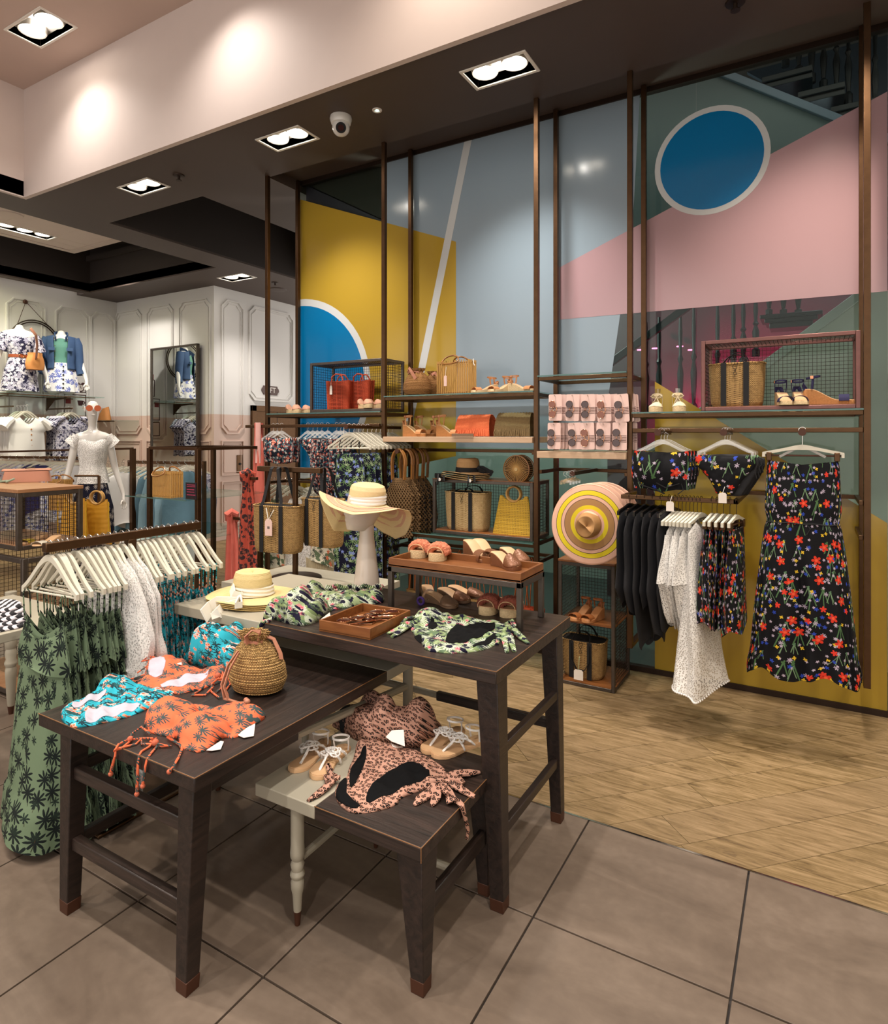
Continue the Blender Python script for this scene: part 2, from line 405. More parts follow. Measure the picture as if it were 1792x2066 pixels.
# ---------------- ceiling ----------------
DL=[(290,377,ZS,2,.2,0,'leftmost double downlight in the dark bulkhead'),(580,280,ZS,2,.2,0,'double downlight in the dark bulkhead beside the dome camera'),(1008,143,ZS,2,.2,0,'large double downlight in the bulkhead above the blue disc wall'),(82,57,ZH,2,.25,0,'double downlight in the high pale ceiling at top left'),(478,560,ZS,2,.24,0,'small double downlight near the panelled lift wall'),(50,467,4.25,3,.22,1,'triple downlight in the cream hanging ceiling panel')]
HO=[]
for px,py,z,n_,L_,rt,lb in DL:
    p_=at(px,py,Z=z); a_=L_*n_/2; b_=L_/2
    if rt: a_,b_=b_,a_
    HO.append((p_.x-a_,p_.y-b_,p_.x+a_,p_.y+b_,z))
def slab(m,a,b):
    h=[o for o in HO if abs(o[4]-a[2])<.02 and o[0]>a[0] and o[2]<b[0] and o[1]>a[1] and o[3]<b[1]]
    xs=sorted({a[0],b[0]}|{o[0] for o in h}|{o[2] for o in h}); ys=sorted({a[1],b[1]}|{o[1] for o in h}|{o[3] for o in h})
    for x0,x1 in zip(xs,xs[1:]):
        for y0,y1 in zip(ys,ys[1:]):
            if any(o[0]-1e-5<x0 and x1<o[2]+1e-5 and o[1]-1e-5<y0 and y1<o[3]+1e-5 for o in h): continue
            m.box((x0,y0,a[2]),(x1,y1,b[2]))
    return m
ce=struct('ceiling',slab(M(),(-6.39,-5,ZH),(5,3.14,ZH+.1)),MT['ceilhi'])
m=M()
for a,b in (((-6.9,3.12),(5,3.95)),((-6.9,-5),(-6.39,3.12)),((-6.9,3.95),(-6.42,5.73)),((-4.94,3.95),(-4.08,8.6)),((-6.42,6.9),(-4.94,8.6)),((-12,5.73),(-6.42,8.6)),((-9.98,-5),(-9.82,5.73))):
    slab(m,(a[0],a[1],ZS),(b[0],b[1],ZS+.14))
m.box((-4.08,3.95,3.935),(5,4.40,4.05)); m.box((-4.08,3.93,3.86),(5,3.95,4.05))
m.build('soffit',MT['soffit'],ce,sm=False)
m=M()
m.box((-6.42,3.93,ZS+.02),(-6.40,6.9,4.5)).box((-4.96,3.95,ZS+.02),(-4.94,6.9,4.5)).box((-6.42,3.93,ZS+.02),(-4.94,3.95,4.5)).box((-6.42,6.9,ZS+.02),(-4.94,6.92,4.5)).box((-6.42,3.93,4.5),(-4.94,6.92,4.52))
m.box((-9.84,-5,ZS+.02),(-9.82,5.73,4.6)).box((-6.9,-5,ZS+.02),(-6.88,5.73,4.6)).box((-9.84,5.73,ZS+.02),(-6.88,5.75,4.6)).box((-9.84,-5,4.6),(-6.88,5.75,4.62))
m.build('coffer',MT['coffer'],ce,sm=False)
M().beam((-4.99,3.95,4.3),(-4.99,6.9,4.3),.05,.09).beam((-9.8,5.68,4.35),(-6.9,5.68,4.35),.05,.08).build('cove_moulding',MT['coffer'],ce)
p3=at(150,512,Z=4.25)
m=slab(M(),(p3.x,-5,4.25),(-6.95,p3.y,4.3)); m.build('hanging_panel',MT['panelc'],ce,.004)
M().beam((p3.x+.12,p3.y-.12,4.246),(-7,p3.y-.12,4.246),.03,.01).beam((p3.x+.12,-5,4.246),(p3.x+.12,p3.y-.12,4.246),.03,.01).build('panel_bead',MT['panelc'],ce)
struct('trim_2',M().box((-6.39,3.10,ZS-.012),(5,3.14,ZH)),MT['fascia'],sm=False)
struct('trim_3',M().box((-6.43,-5,ZS-.012),(-6.39,3.14,ZH)),MT['fascia'],sm=False)
# ---------------- walls back left ----------------
def moulding(m,P,w,h,ux,nz,notch=.09,t=.028,dep=.022,only=None):
    """notched frame; P = lower left corner, ux = unit vector along the wall, nz = wall normal"""
    c=notch
    pts=[(0,c),(c*.35,c*.75),(c*.75,c*.35),(c,0),(w-c,0),(w-c*.75,c*.35),(w-c*.35,c*.75),(w,c),(w,h-c),(w-c*.35,h-c*.75),(w-c*.75,h-c*.35),(w-c,h),(c,h),(c*.75,h-c*.35),(c*.35,h-c*.75),(0,h-c)]
    if notch==0: pts=[(0,0),(w,0),(w,h),(0,h)]
    P=Vector(P);ux=Vector(ux);nz=Vector(nz)
    for off,tt,dd in ((0,t,dep),(t*1.6,t*.45,dep*.55)):
        q=[]
        for a,b in pts:
            a2=a+(off if a<w/2 else -off); b2=b+(off if b<h/2 else -off); q.append(P+ux*a2+Vector((0,0,b2))+nz*dd/2)
        m.tube(q,dd/2,4,True,ry=tt/2,up=nz)
    return m
WX=-7.75; WY=6.40
w1=struct('wall_back',M().box((-10.3,WY,0),(WX,WY+.12,3.9)),MT['wall'],sm=False)
w2=struct('wall_lift',M().box((WX-.12,WY+.12,0),(WX,9.2,3.9)),MT['wall'],sm=False)
w3=struct('wall_left',M().box((-10.3,-5,0),(-10.18,WY+.1,3.9)),MT['wall'],sm=False)
def panel(w,a,b,z0,z1,plane,notch=.09):
    m=M()
    if plane=='Y': moulding(m,(a,WY-.001,z0),b-a,z1-z0,(1,0,0),(0,-1,0),notch)
    elif plane=='X2': moulding(m,(WX+.001,a,z0),b-a,z1-z0,(0,1,0),(1,0,0),notch)
    else: moulding(m,(-10.179,a,z0),b-a,z1-z0,(0,1,0),(1,0,0),notch)
    m.build('wall_moulding',MT['wall'],w)
for a,b in ((233,286),(298,350),(363,425)):
    xa=at(a,700,Y=WY).x; xb=at(b,700,Y=WY).x; panel(w1,xa,xb,1.62,3.66,'Y')
    panel(w1,xa,xb,.98,1.50,'Y',0); panel(w1,xa,xb,.22,.88,'Y',0)
for a,b,lo in ((447,490,1.62),(503,590,2.16)):
    ya=at(a,700,X=WX).y; yb=at(b,700,X=WX).y; panel(w2,ya,yb,lo,3.66,'X2')
    if lo<2: panel(w2,ya,yb,.98,1.50,'X2',0); panel(w2,ya,yb,.22,.88,'X2',0)
for a,b in ((13,90),(112,180)):
    ya=at(a,700,X=-10.18).y; yb=at(b,700,X=-10.18).y; panel(w3,ya,yb,1.5,3.62,'X3')
panel(w3,2.9,4.0,1.5,3.62,'X3'); panel(w3,5.95,6.35,1.5,3.62,'X3')
struct('baseboard_back',M().box((-10.3,WY-.03,0),(WX+.03,WY,.16)).box((-10.3,WY-.045,.13),(WX+.045,WY,.16)),MT['wall'])
struct('baseboard_lift',M().box((WX,WY-.03,0),(WX+.03,7.02,.16)).box((WX,WY-.045,.13),(WX+.045,7.02,.16)),MT['wall'])
# lift door with its frame
y0=at(505,900,X=WX).y; y1=y0+1.15
d=struct('door_1',M().box((WX+.002,y0+.09,0),(WX+.012,y1-.09,1.98)),MT['bronze'],sm=False)
M().box((WX,y0,0),(WX+.05,y0+.09,2.07)).box((WX,y1-.09,0),(WX+.05,y1,2.07)).box((WX,y0,1.98),(WX+.05,y1,2.07)).build('door_frame',MT['bronze'],d,.003)
M().box((WX+.011,(y0+y1)/2-.004,0),(WX+.014,(y0+y1)/2+.004,1.98)).build('door_joint',MT['black'],d)
def text(s,size,loc,rot,mt,par,name='lettering',ext=.0015):
    c=bpy.data.curves.new(name,'FONT'); c.body=s; c.size=size; c.extrude=ext; c.align_x='CENTER'; c.align_y='CENTER'; c.materials.append(mt)
    o0=bpy.data.objects.new(name,c); COL.objects.link(o0); bpy.context.view_layer.update()
    me=bpy.data.meshes.new_from_object(o0); o=bpy.data.objects.new(name,me); COL.objects.link(o); bpy.data.objects.remove(o0); me.materials.clear(); me.materials.append(mt)
    if par is not None: o.parent=par; o.location=Vector(loc)-Vector(par.location)
    else: o.location=loc
    o.rotation_euler=rot; return o
s=at(545,788,X=WX); sg=thing('lift_sign','dark oval plaque reading LIFT above the bronze lift door','sign',(WX,s.y,s.z))
yy=.195; zz=.075; m=M().prism([(WX,s.y-yy*a,s.z+zz*b) for a,b in ((-1,.0),(-.93,.45),(-.85,.55),(-.78,1),(.78,1),(.85,.55),(.93,.45),(1,0),(.93,-.45),(.85,-.55),(.78,-1),(-.78,-1),(-.85,-.55),(-.93,-.45))],(.012,0,0)); m.build('plaque',plain('brown plaque','#4b332c',.4),sg,.002)
text('LIFT',.13,(WX+.0125,s.y,s.z),(PI/2,0,PI/2),MT['white'],sg)
s=at(483,936,X=WX); cp=thing('call_panel','bronze lift call button plate on the pink wall','panel',(WX,s.y,s.z))
M().box((WX,s.y-.055,s.z-.14),(WX+.012,s.y+.055,s.z+.14)).build('plate',MT['bronze'],cp,.003)
M().lathe([(.018,0),(.018,.012)],14,(WX+.012,s.y,s.z),axis='x').build('button',MT['black'],cp)
# mirror
a=at(304,700,Y=WY-.07); b=at(401,688,Y=WY-.07)
mr=thing('wall_mirror','tall mirror in thin grey metal frame leaning on the panelled back wall','mirror',((a.x+b.x)/2,WY-.07,0),0)
w=(b.x-a.x)/2; mz=2.98
M().box((-w+.03,-.004,.12),(w-.03,.004,mz-.03)).build('mirror_glass',MT['mirror'],mr,local=True)
M().box((-w,-.02,.08),(-w+.03,.03,mz)).box((w-.03,-.02,.08),(w,.03,mz)).box((-w,-.02,mz-.03),(w,.03,mz)).box((-w,-.02,.08),(w,.03,.12)).build('frame',MT['steel'],mr,.003,local=True)
mr.rotation_euler=(0,0,-.021)
# ---------------- glass partition ----------------
GY=4.35; GX0=-4.085; GX1=.372
def gx(px,py): p=at(px,py,Y=GY); return (p.x,p.z)
x1=gx(779,400)[0]; x2=gx(1405,700)[0]
win=struct('window_1',M().box((GX0,GY-.02,0),(GX1,GY+.03,.035)).box((GX0,GY-.02,3.9),(GX1,GY+.03,3.94)),MT['darkmetal'],sm=False)
for a,b in ((GX0,x1),(x1,x2),(x2,GX1)):
    M().box((a+.002,GY-.005,.03),(b-.002,GY+.005,3.905)).build('glass_pane',MT['glass'],win,sm=False)
def filmpoly(name,pts,mt,layer,world=False):
    P=[(p if world else gx(*p)) for p in pts]; y=GY-.0065-.0012*layer
    M().prism([(x,y,z) for x,z in P],(0,.001,0)).build(name,MT[mt],win,sm=False)
def circ(cx,cz,r,x0=None,n=48):
    pts=[(cx+r*cos(2*PI*i/n),cz+r*sin(2*PI*i/n)) for i in range(n)]
    return [(max(x,x0) if x0 else x,z) for x,z in pts]
filmpoly('blue_grey_film',[(x1,3.90),(-1.005,3.90),gx(1277,455),gx(1252,635),gx(1213,890)[:1]+(1.50,),(x1,1.50)],'f_grey',0,True)
filmpoly('mustard_film',[(GX0+.004,gx(607,403)[1]),(gx(921,488)[0],gx(921,488)[1]),(gx(921,488)[0],1.43),(GX0+.004,1.10)],'f_yel',1,True)
filmpoly('white_stripe',[(938,287),(953,283),(862,732),(848,790),(834,850),(820,850),(847,735)],'f_white',2)
filmpoly('white_ring',circ(-4.10,2.022,.828,GX0+.003,64),'f_white',2,True)
filmpoly('blue_disc',circ(-4.10,2.022,.765,GX0+.003,64),'f_blue',3,True)
filmpoly('pink_film',[gx(1130,540),(GX1-.002,gx(1790,186)[1]),(GX1-.002,gx(1790,588)[1]),gx(1130,645)],'f_pink',1,True)
filmpoly('white_ring',circ(-.562,3.358,.345),'f_white',2,True)
filmpoly('blue_disc',circ(-.562,3.358,.309),'f_blue',3,True)
filmpoly('mustard_film',[gx(1322,770),(GX1-.002,gx(1787,1055)[1]),(GX1-.002,.035),(gx(1322,1350)[0],.035)],'f_yel',1,True)
# room behind the glass: wall, floor edge, stair
struct('wall_stairwell',M().box((-4.5,6.9,0),(2.5,7.0,4.6)).box((-4.12,4.6,0),(-4.0,6.9,4.6)),MT['greenwall'],sm=False)
struct('wall_right',M().box((GX1+.01,GY-.04,0),(GX1+.16,GY+.1,3.93)).box((GX1+.16,GY,0),(3.5,GY+.1,3.93)).box((1.9,-1,0),(2.0,GY,3.84)),MT['wallw'],sm=False)
def sp(pts,Y): return [at(a,b,Y=Y) for a,b in pts]
st=thing('staircase','grey staircase with dark turned balusters seen through the glass partition','staircase',(0,5.2,0))
M().prism(sp([(1230,60),(1455,148),(1683,237),(1800,290),(1800,470),(1230,470)],5.0),(0,.05,0)).build('side_panel',MT['greypanel'],st,sm=False)
M().beam(at(1440,140,Y=4.98),at(1800,284,Y=4.98),.04,.05).build('side_rail',plain('blue grey rail','#737f92',.4),st,.004)
M().prism(sp([(1738,592),(1800,585),(1800,1400),(1500,1400),(1290,925),(1310,905)],5.15),(0,.05,0)).build('lower_panel',plain('pale stair soffit','#cfd0cb',.5),st,sm=False)
M().beam(at(1742,590,Y=5.13),at(1300,915,Y=5.13),.03,.06).build('lower_rail',plain('pale rail','#c2c6c4',.4),st,.004)
def baluster(px,y0,y1,Y,r=.018):
    a=at(px,y0,Y=Y); b=at(px,y1,Y=Y); h=a.z-b.z; x,y,z=b
    M().lathe([(r*1.5,0),(r*1.5,.12*h),(r*.7,.15*h),(r*1.1,.3*h),(r*1.35,.42*h),(r*.6,.52*h),(r*1.2,.56*h),(r*.6,.6*h),(r*.9,.8*h),(r*.55,.98*h),(r*.55,h)],8,(x,y,z)).build('baluster',MT['darkstair'],st)
for i,px in enumerate((1560,1585,1612,1638,1662,1688,1712,1740,1766)): baluster(px,20+0*i,int(120+(px-1560)*.62),5.35)
for a,b,c in ((1538,1640,168),(1610,1705,198),(1676,1790,228)):
    p=at(a,c,Y=5.15); q=at(b,c-12,Y=5.15); M().box((p.x,5.1,p.z-.02),(q.x,5.6,p.z+.02)).box((p.x+.02,5.12,p.z-.06),(q.x,5.55,p.z-.02)).build('tread',MT['darkstair'],st,.004)
M().prism(sp([(1425,100),(1800,20),(1800,250),(1690,245)],5.75),(0,.05,0)).build('stair_back',plain('slate panel','#3c434f',.5),st,sm=False)
for px in (1552,1581,1611): baluster(px,560,634,5.3,.016)
p=at(1535,640,Y=5.3); q=at(1660,640,Y=5.3)
M().box((p.x,5.2,p.z-.03),(q.x,5.5,p.z)).box((p.x+.03,5.22,p.z-.06),(q.x-.03,5.48,p.z-.03)).box((p.x+.06,5.24,p.z-.1),(q.x-.06,5.46,p.z-.06)).build('landing_bracket',MT['darkstair'],st,.006)
for px,a,b in ((1304,650,845),(1330,640,845),(1373,630,845),(1400,622,845),(1448,615,845),(1480,610,780),(1500,606,740),(1525,600,720)): baluster(px,a,b,5.6,.02)
M().beam(at(1215,745,Y=5.4),at(1400,610,Y=5.4),.05,.06).build('handrail',MT['darkstair'],st,.004)
struct('wall_stair_back',M().box((-1.75,6.2,0),(2.4,6.3,4.6)),plain('dark stairwell paint','#3a2a30',.6),sm=False)
uq=thing('upper_soffit','dark sloping underside of the upper flight behind the top left of the glass','stairs',(-3.6,4.42,3.5))
M().prism(sp([(618,366),(779,330),(779,448),(618,374)],4.42),(0,.03,0)).build('soffit_board',MT['coffer'],uq,sm=False)
M().prism(sp([(618,372),(779,446),(779,500),(618,440)],4.42),(0,.03,0)).build('edge_beam',plain('plum beam','#463a48',.5),uq,sm=False)
for i_,(px,py) in enumerate(((1292,706),(1322,703),(1372,699),(1395,706))):
    p=at(px,py,Y=6.1); l=thing('ceiling_spot','%s tiny pink spotlight from the left behind the glass partition'%ORD[i_],'spotlight',p,0,'pink spotlights behind the glass')
    M().lathe([(.0,-.004),(.03,-.003),(.03,.004)],10,p,axis='z',sy=1).build('lamp',emit('pink lamp','#ff6aa0',5),l)
struct('floor_stairwell',M().box((-4.1,4.38,-.05),(2.4,6.9,.004)),plain('slate floor','#4a5351',.5),sm=False)
struct('ceiling_stairwell',M().box((-4.5,4.40,4.6),(2.5,7,4.7)),MT['coffer'],sm=False)
# ---------------- ceiling fittings ----------------
def downlight(x,y,z,n=2,label='',L=.17,rot=0):
    t=thing('recessed_downlight',label,'downlight',(x,y,z))
    w=L*n/2; m=M()
    for a,b in (((-w-.02,-L/2-.02),(-w,L/2+.02)),((w,-L/2-.02),(w+.02,L/2+.02)),((-w,-L/2-.02),(w,-L/2)),((-w,L/2),(w,L/2+.02))): m.box((a[0],a[1],-.006),(b[0],b[1],.07))
    m.build('frame',MT['mint'],t,.002,local=True)
    M().box((-w,-L/2,.06),(w,L/2,.07)).build('housing',MT['white'],t,local=True)
    for i in range(n):
        cx=-w+L*(i+.5); M().lathe([(L*.36,.06),(L*.36,.02),(L*.40,.015),(L*.43,.03),(L*.43,.06)],20,(cx,0,0),cap=False).build('lamp_ring',MT['mint'],t,local=True)
        M().lathe([(.001,.03),(L*.35,.034),(L*.35,.05)],20,(cx,0,0)).build('lamp',MT['emitw'],t,local=True)
    light('POINT','lamp_spill',(x,y,z+.012),1.6,NEUT,None,.02)
    if rot: t.rotation_euler=(0,0,rot)
    return t
for px,py,z,n_,L_,rt,lb in DL:
    p=at(px,py,Z=z); downlight(p.x,p.y,z-.001,n_,lb,L_,PI/2 if rt else 0)
p=at(688,236,Z=ZS); cm=thing('dome_camera','white dome security camera fixed under the dark bulkhead','camera',(p.x,p.y,ZS-.001))
M().lathe([(.075,0),(.078,-.02),(.068,-.05),(.05,-.06)],24,(p.x,p.y,ZS)).build('base',MT['mann'],cm)
M().ball((p.x+.0,p.y,ZS-.075),.062,20,12).build('ball',MT['mann'],cm)
dr=(Vector((0,0,1.6))-Vector((p.x,p.y,ZS-.075))).normalized(); c0=Vector((p.x,p.y,ZS-.075))
M().tube([c0+dr*.045,c0+dr*.066],.036,18).build('lens_housing',MT['black'],cm); M().tube([c0+dr*.06,c0+dr*.07],.02,14).build('lens',MT['lens'],cm)
p=at(761,222,Z=ZS); e=thing('round_indicator','small round white spotlight beside the dome camera','spotlight',(p.x,p.y,ZS)); M().lathe([(.034,0),(.032,-.006),(.02,-.006),(.018,0)],20,(p.x,p.y,ZS)).build('rim',MT['white'],e); M().lathe([(.012,-.001),(.012,-.005)],12,(p.x,p.y,ZS)).build('lamp',emit('small led','#d8fff0',3),e)
for px,py,z,lb in ((361,354,ZS,'black sprinkler head in the bulkhead between two downlights'),(555,570,ZS,'small sprinkler head near the speaker grille'),(1484,4,ZS,'dark sprinkler head at the top edge of the photo')):
    p=at(px,py,Z=z); e=thing('sprinkler_head',lb,'sprinkler',(p.x,p.y,z)); M().lathe([(.05,0),(.048,-.008),(.03,-.01)],16,(p.x,p.y,z)).build('plate',MT['darkmetal'],e); M().lathe([(.012,0),(.01,-.04),(.024,-.042),(.024,-.046)],12,(p.x,p.y,z)).build('nozzle',MT['darkmetal'],e)
for px,py,z,lb in ((560,584,ZS,'round ceiling speaker grille near the lift wall'),(20,433,4.25,'round speaker grille in the cream ceiling panel')):
    p=at(px,py,Z=z); e=thing('ceiling_speaker',lb,'speaker',(p.x,p.y,z)); M().lathe([(.14,0),(.135,-.01),(.12,-.012)],24,(p.x,p.y,z)).build('rim',MT['soffit'] if z<4 else MT['panelc'],e); M().lathe([(.12,-.006),(.01,-.007)],24,(p.x,p.y,z)).build('grille',MT['coffer'] if z<4 else MT['ceilhi'],e)
# ---------------- tables ----------------
def turned(t,x,y,h,r=.023):
    # spindle leg on a copper tipped foot
    g=[(.013,.045),(.0165,.10),(.021,.30*h),(.0225,.36*h),(.019,.385*h),(.0245,.41*h),(.0245,.425*h),(.019,.45*h),(.0235,.50*h),(.018,.535*h),(.0235,.56*h),(.0245,.60*h),(.0225,.66*h),(.0225,h)]
    l=M().lathe([(a*r/.023,b) for a,b in g],16,(x,y,0)).build('turned_leg',MT['greypaint'],t)
    M().lathe([(.009*r/.023,0),(.0135*r/.023,.047)],14,(x,y,0)).build('copper_foot',MT['copper'],l)
def square(t,x,y,h,top,bot,dx=0,dy=0):
    # tapered square leg; x, y is the outer corner side centre at the foot
    l=M().beam((x,y,.04),(x+dx,y+dy,h),bot,bot,(0,1,0),top,top).build('leg',MT['ebony'],t,.003)
    M().beam((x,y,0),(x+dx*.05,y+dy*.05,.042),bot*.97,bot*.97,(0,1,0),bot*1.03,bot*1.03).build('copper_foot',MT['copper'],l,.002)
def tabletop(t,x0,x1,y0,y1,z,th,split,axis):
    if axis=='x':
        B('top_board',MT['ebonyx'],(split,y0,z-th),(x1,y1,z),t,.004); B('painted_board',MT['greypaint'],(x0,y0,z-th),(split,y1,z),t,.003)
    else:
        B('top_board',MT['ebony'],(x0,y0,z-th),(x1,split,z),t,.004); B('painted_board',MT['greypaint'],(x0,split,z-th),(x1,y1,z),t,.003)
def edges(t,pts):
    m=M()
    for a,b in zip(pts,pts[1:]): m.beam(a,b,.0022,.0022)
    m.build('worn_edge',MT['edge'],t)
ZM=.65; ZT=.82; ZL=.44
# middle table
t=thing('display_table','middle-height dark oak display table with orange and turquoise swimwear on it','table',(-1.87,1.75,0))
tabletop(t,-2.276,-1.472,1.15,2.37,ZM,.042,2.065,'y'); edges(t,[(-2.276,1.15,ZM),(-1.472,1.15,ZM),(-1.472,2.06,ZM)])
square(t,-2.158,1.192,ZM-.04,.064,.047,.018,.006); square(t,-1.556,1.192,ZM-.04,.066,.047,.028,.006)
for x in (-2.13,-1.53): turned(t,x,2.30,ZM-.04)
za=.475; zb=.235
for z in (za,zb): B('stretcher',MT['ebonyx'],(-2.14,1.18,z-.02),(-1.55,1.21,z+.02),t,.003)
B('stretcher',MT['ebony'],(-2.16,1.2,za-.02),(-2.14,1.6,za+.02),t,.003); B('stretcher',MT['ebony'],(-2.16,1.2,zb-.02),(-2.135,1.75,zb+.02),t,.003)
B('stretcher',MT['ebony'],(-1.56,1.22,.545),(-1.53,1.62,.575),t,.003)
M().tube([(-1.545,1.62,.56),(-1.53,2.29,.5)],.016,10).build('painted_stretcher',MT['greypaint'],t)
M().tube([(-2.14,1.75,zb),(-2.13,2.29,zb)],.014,10).build('painted_stretcher',MT['greypaint'],t)
M().tube([(-2.13,2.30,.49),(-1.53,2.30,.49)],.015,10).build('painted_stretcher',MT['greypaint'],t)
# tall table
t=thing('display_table','tallest dark oak display table with the hats, trays and leaf print swimwear','table',(-1.7,2.2,0))
tabletop(t,-2.536,-.895,1.87,2.606,ZT,.045,-1.964,'x'); edges(t,[(-1.964,1.87,ZT),(-.895,1.87,ZT),(-.895,2.606,ZT)])
square(t,-.911,1.93,ZT-.04,.080,.05,-.030,.0); square(t,-.911,2.49,ZT-.04,.072,.045,-.026,.0)
turned(t,-2.31,1.93,ZT-.04,.027); turned(t,-2.33,2.52,ZT-.04,.025)
for z in (.53,.25): B('stretcher',MT['ebony'],(-.925,1.95,z-.017),(-.9,2.48,z+.017),t,.003)
B('stretcher',MT['ebonyx'],(-1.5,2.49,.37),(-.93,2.515,.41),t,.003)
M().tube([(-2.33,2.52,.4),(-1.5,2.505,.39)],.015,10).build('painted_stretcher',MT['greypaint'],t)
M().tube([(-2.31,1.95,.25),(-2.33,2.5,.25)],.014,10).build('painted_stretcher',MT['greypaint'],t)
# low table
t=thing('display_table','lowest display table, half grey and half dark oak, under the leopard print swimwear','table',(-1.27,1.75,0))
tabletop(t,-1.60,-.945,1.488,2.03,ZL,.042,-1.34,'x'); edges(t,[(-1.34,1.488,ZL),(-.945,1.488,ZL),(-.945,2.03,ZL)])
edges(t,[(-.945,1.4875,ZL),(-.945,1.4875,ZL-.042)])
square(t,-.972,1.53,ZL-.04,.088,.045,-.02,.01); square(t,-.985,1.97,ZL-.04,.075,.042,-.015,.0)
turned(t,-1.45,1.53,ZL-.04,.0225); turned(t,-1.46,1.97,ZL-.04,.02)
B('stretcher',MT['ebony'],(-.995,1.54,.185),(-.97,1.96,.235),t,.003)
M().tube([(-1.45,1.55,.21),(-1.46,1.95,.21)],.013,10).build('painted_stretcher',MT['greypaint'],t)
M().tube([(-1.455,1.75,.21),(-.99,1.75,.21)],.013,10).build('painted_stretcher',MT['greypaint'],t)
# trays and riser
def tray(label,cs,z0,h,wall=.012):
    cs=[Vector((c[0],c[1],0)) for c in cs]; ce_=sum(cs,Vector())/4
    t=thing('wooden_tray',label,'tray',(ce_.x,ce_.y,z0))
    M().prism([(c.x,c.y,z0) for c in cs],(0,0,.008)).build('base',MT['traywood'],t)
    for i in range(4):
        a=cs[i];b=cs[(i+1)%4]; d=(b-a).normalized(); nn=Vector((-d.y,d.x,0)); nn=nn if nn.dot(ce_-a)>0 else -nn
        M().prism([(a.x,a.y,z0+.001),(b.x,b.y,z0+.001),(b.x+nn.x*wall-d.x*wall,b.y+nn.y*wall-d.y*wall,z0+.001),(a.x+nn.x*wall+d.x*wall,a.y+nn.y*wall+d.y*wall,z0+.001)],(0,0,h)).build('side',MT['traywood'],t,.0015)
    return t
t=thing('metal_riser','dark steel riser frame carrying the long wooden shoe tray','riser',(-1.31,2.43,ZT))
rx0,rx1,ry0,ry1=-1.635,-.99,2.295,2.545; b=.022
for x in (rx0,rx1-b):
    for y in (ry0,ry1-b): B('leg',MT['steel'],(x,y,ZT),(x+b,y+b,1.01),t,.002)
for a,c in (((rx0,ry0),(rx1,ry0+b)),((rx0,ry1-b),(rx1,ry1)),((rx0,ry0),(rx0+b,ry1)),((rx1-b,ry0),(rx1,ry1))): B('top_rail',MT['steel'],(a[0],a[1],.99),(c[0],c[1],1.013),t,.002)
tray('long wooden tray of fluffy and woven mules on the steel riser',[(rx0+.003,ry0+.003),(rx1-.003,ry0+.003),(rx1-.003,ry1-.003),(rx0+.003,ry1-.003)],1.014,.036)
c4=[at(644,1273,Z=ZT),at(747,1292,Z=ZT),at(828.6,1252,Z=ZT)]; c4.append(c4[0]+c4[2]-c4[1])
tray('small wooden tray full of wire sunglasses on the tall table',c4,ZT+.001,.042,.008)
# ---------------- clothes rail in front ----------------
RX=-2.65; RZ=1.17
t=thing('clothes_rail','bronze T-shaped floor rail carrying palm print dresses behind the middle table','clothes rail',(RX,1.73,0))
B('rail',MT['bronze'],(RX-.017,1.36,RZ-.042),(RX+.017,2.10,RZ-.004),t,.004); B('post',MT['bronze'],(RX-.018,1.71,.01),(RX+.018,1.75,RZ-.04),t,.003)
B('base',MT['bronze'],(RX-.22,1.45,.001),(RX+.22,2.0,.014),t,.004)
def hanger_parts(t,hw=.167,drop=.217,top=.053,bar=True,mt=None,clip=False,hook=None,th=.013,clear=False):
    mt=mt or MT['hanger']; hk=MT['chrome'] if not hook else hook
    pts=[(.0,0,-.053)]
    m=M().tube([(-.016*cos(a)*1.0,0,.0-.012+.016*sin(a)) for a in [PI*.02+PI*.1*i-PI*.15 for i in range(0,11)]][::-1]+[(.006,0,-.03),(0,0,-.045),(0,0,-top)],.0018 if not clear else .0022,6)
    m.build('hook',hk,t,local=True)
    n=12; P=[]
    for i in range(-n,n+1):
        s=i/n; a=abs(s); z=-top-.012-(drop-top-.03)*(a**1.25*.55+smooth(.05,1,a)*.45)
        P.append((hw*s,0,z))
    P=[(-hw*1.0,0,-drop-.002)]+P+[(hw*1.0,0,-drop-.002)]
    rr=[.0075]+[.0075+.006*max(0,1-abs(i)/n*2.5) for i in range(-n,n+1)]+[.0065]
    M().tube(P,rr,4,ry=th/2,up=(0,1,0)).build('arms',mt,t,local=True)
    if bar: M().tube([(-hw*.97,0,-drop+.006),(hw*.97,0,-drop+.006)],.0045,6).build('bar',mt if not clip else MT['copper'],t,local=True)
    if clip:
        for s in (-1,1): M().box((s*hw*.86-.012,-.012,-drop-.02),(s*hw*.86+.012,.012,-drop+.022)).build('clip',MT['bronze'],t,.003,local=True)
    return t
def hanger(label,loc,rz=0,group=None,**k):
    return hanger_parts(thing('clothes_hanger',label,'hanger',loc,rz,group),**k)
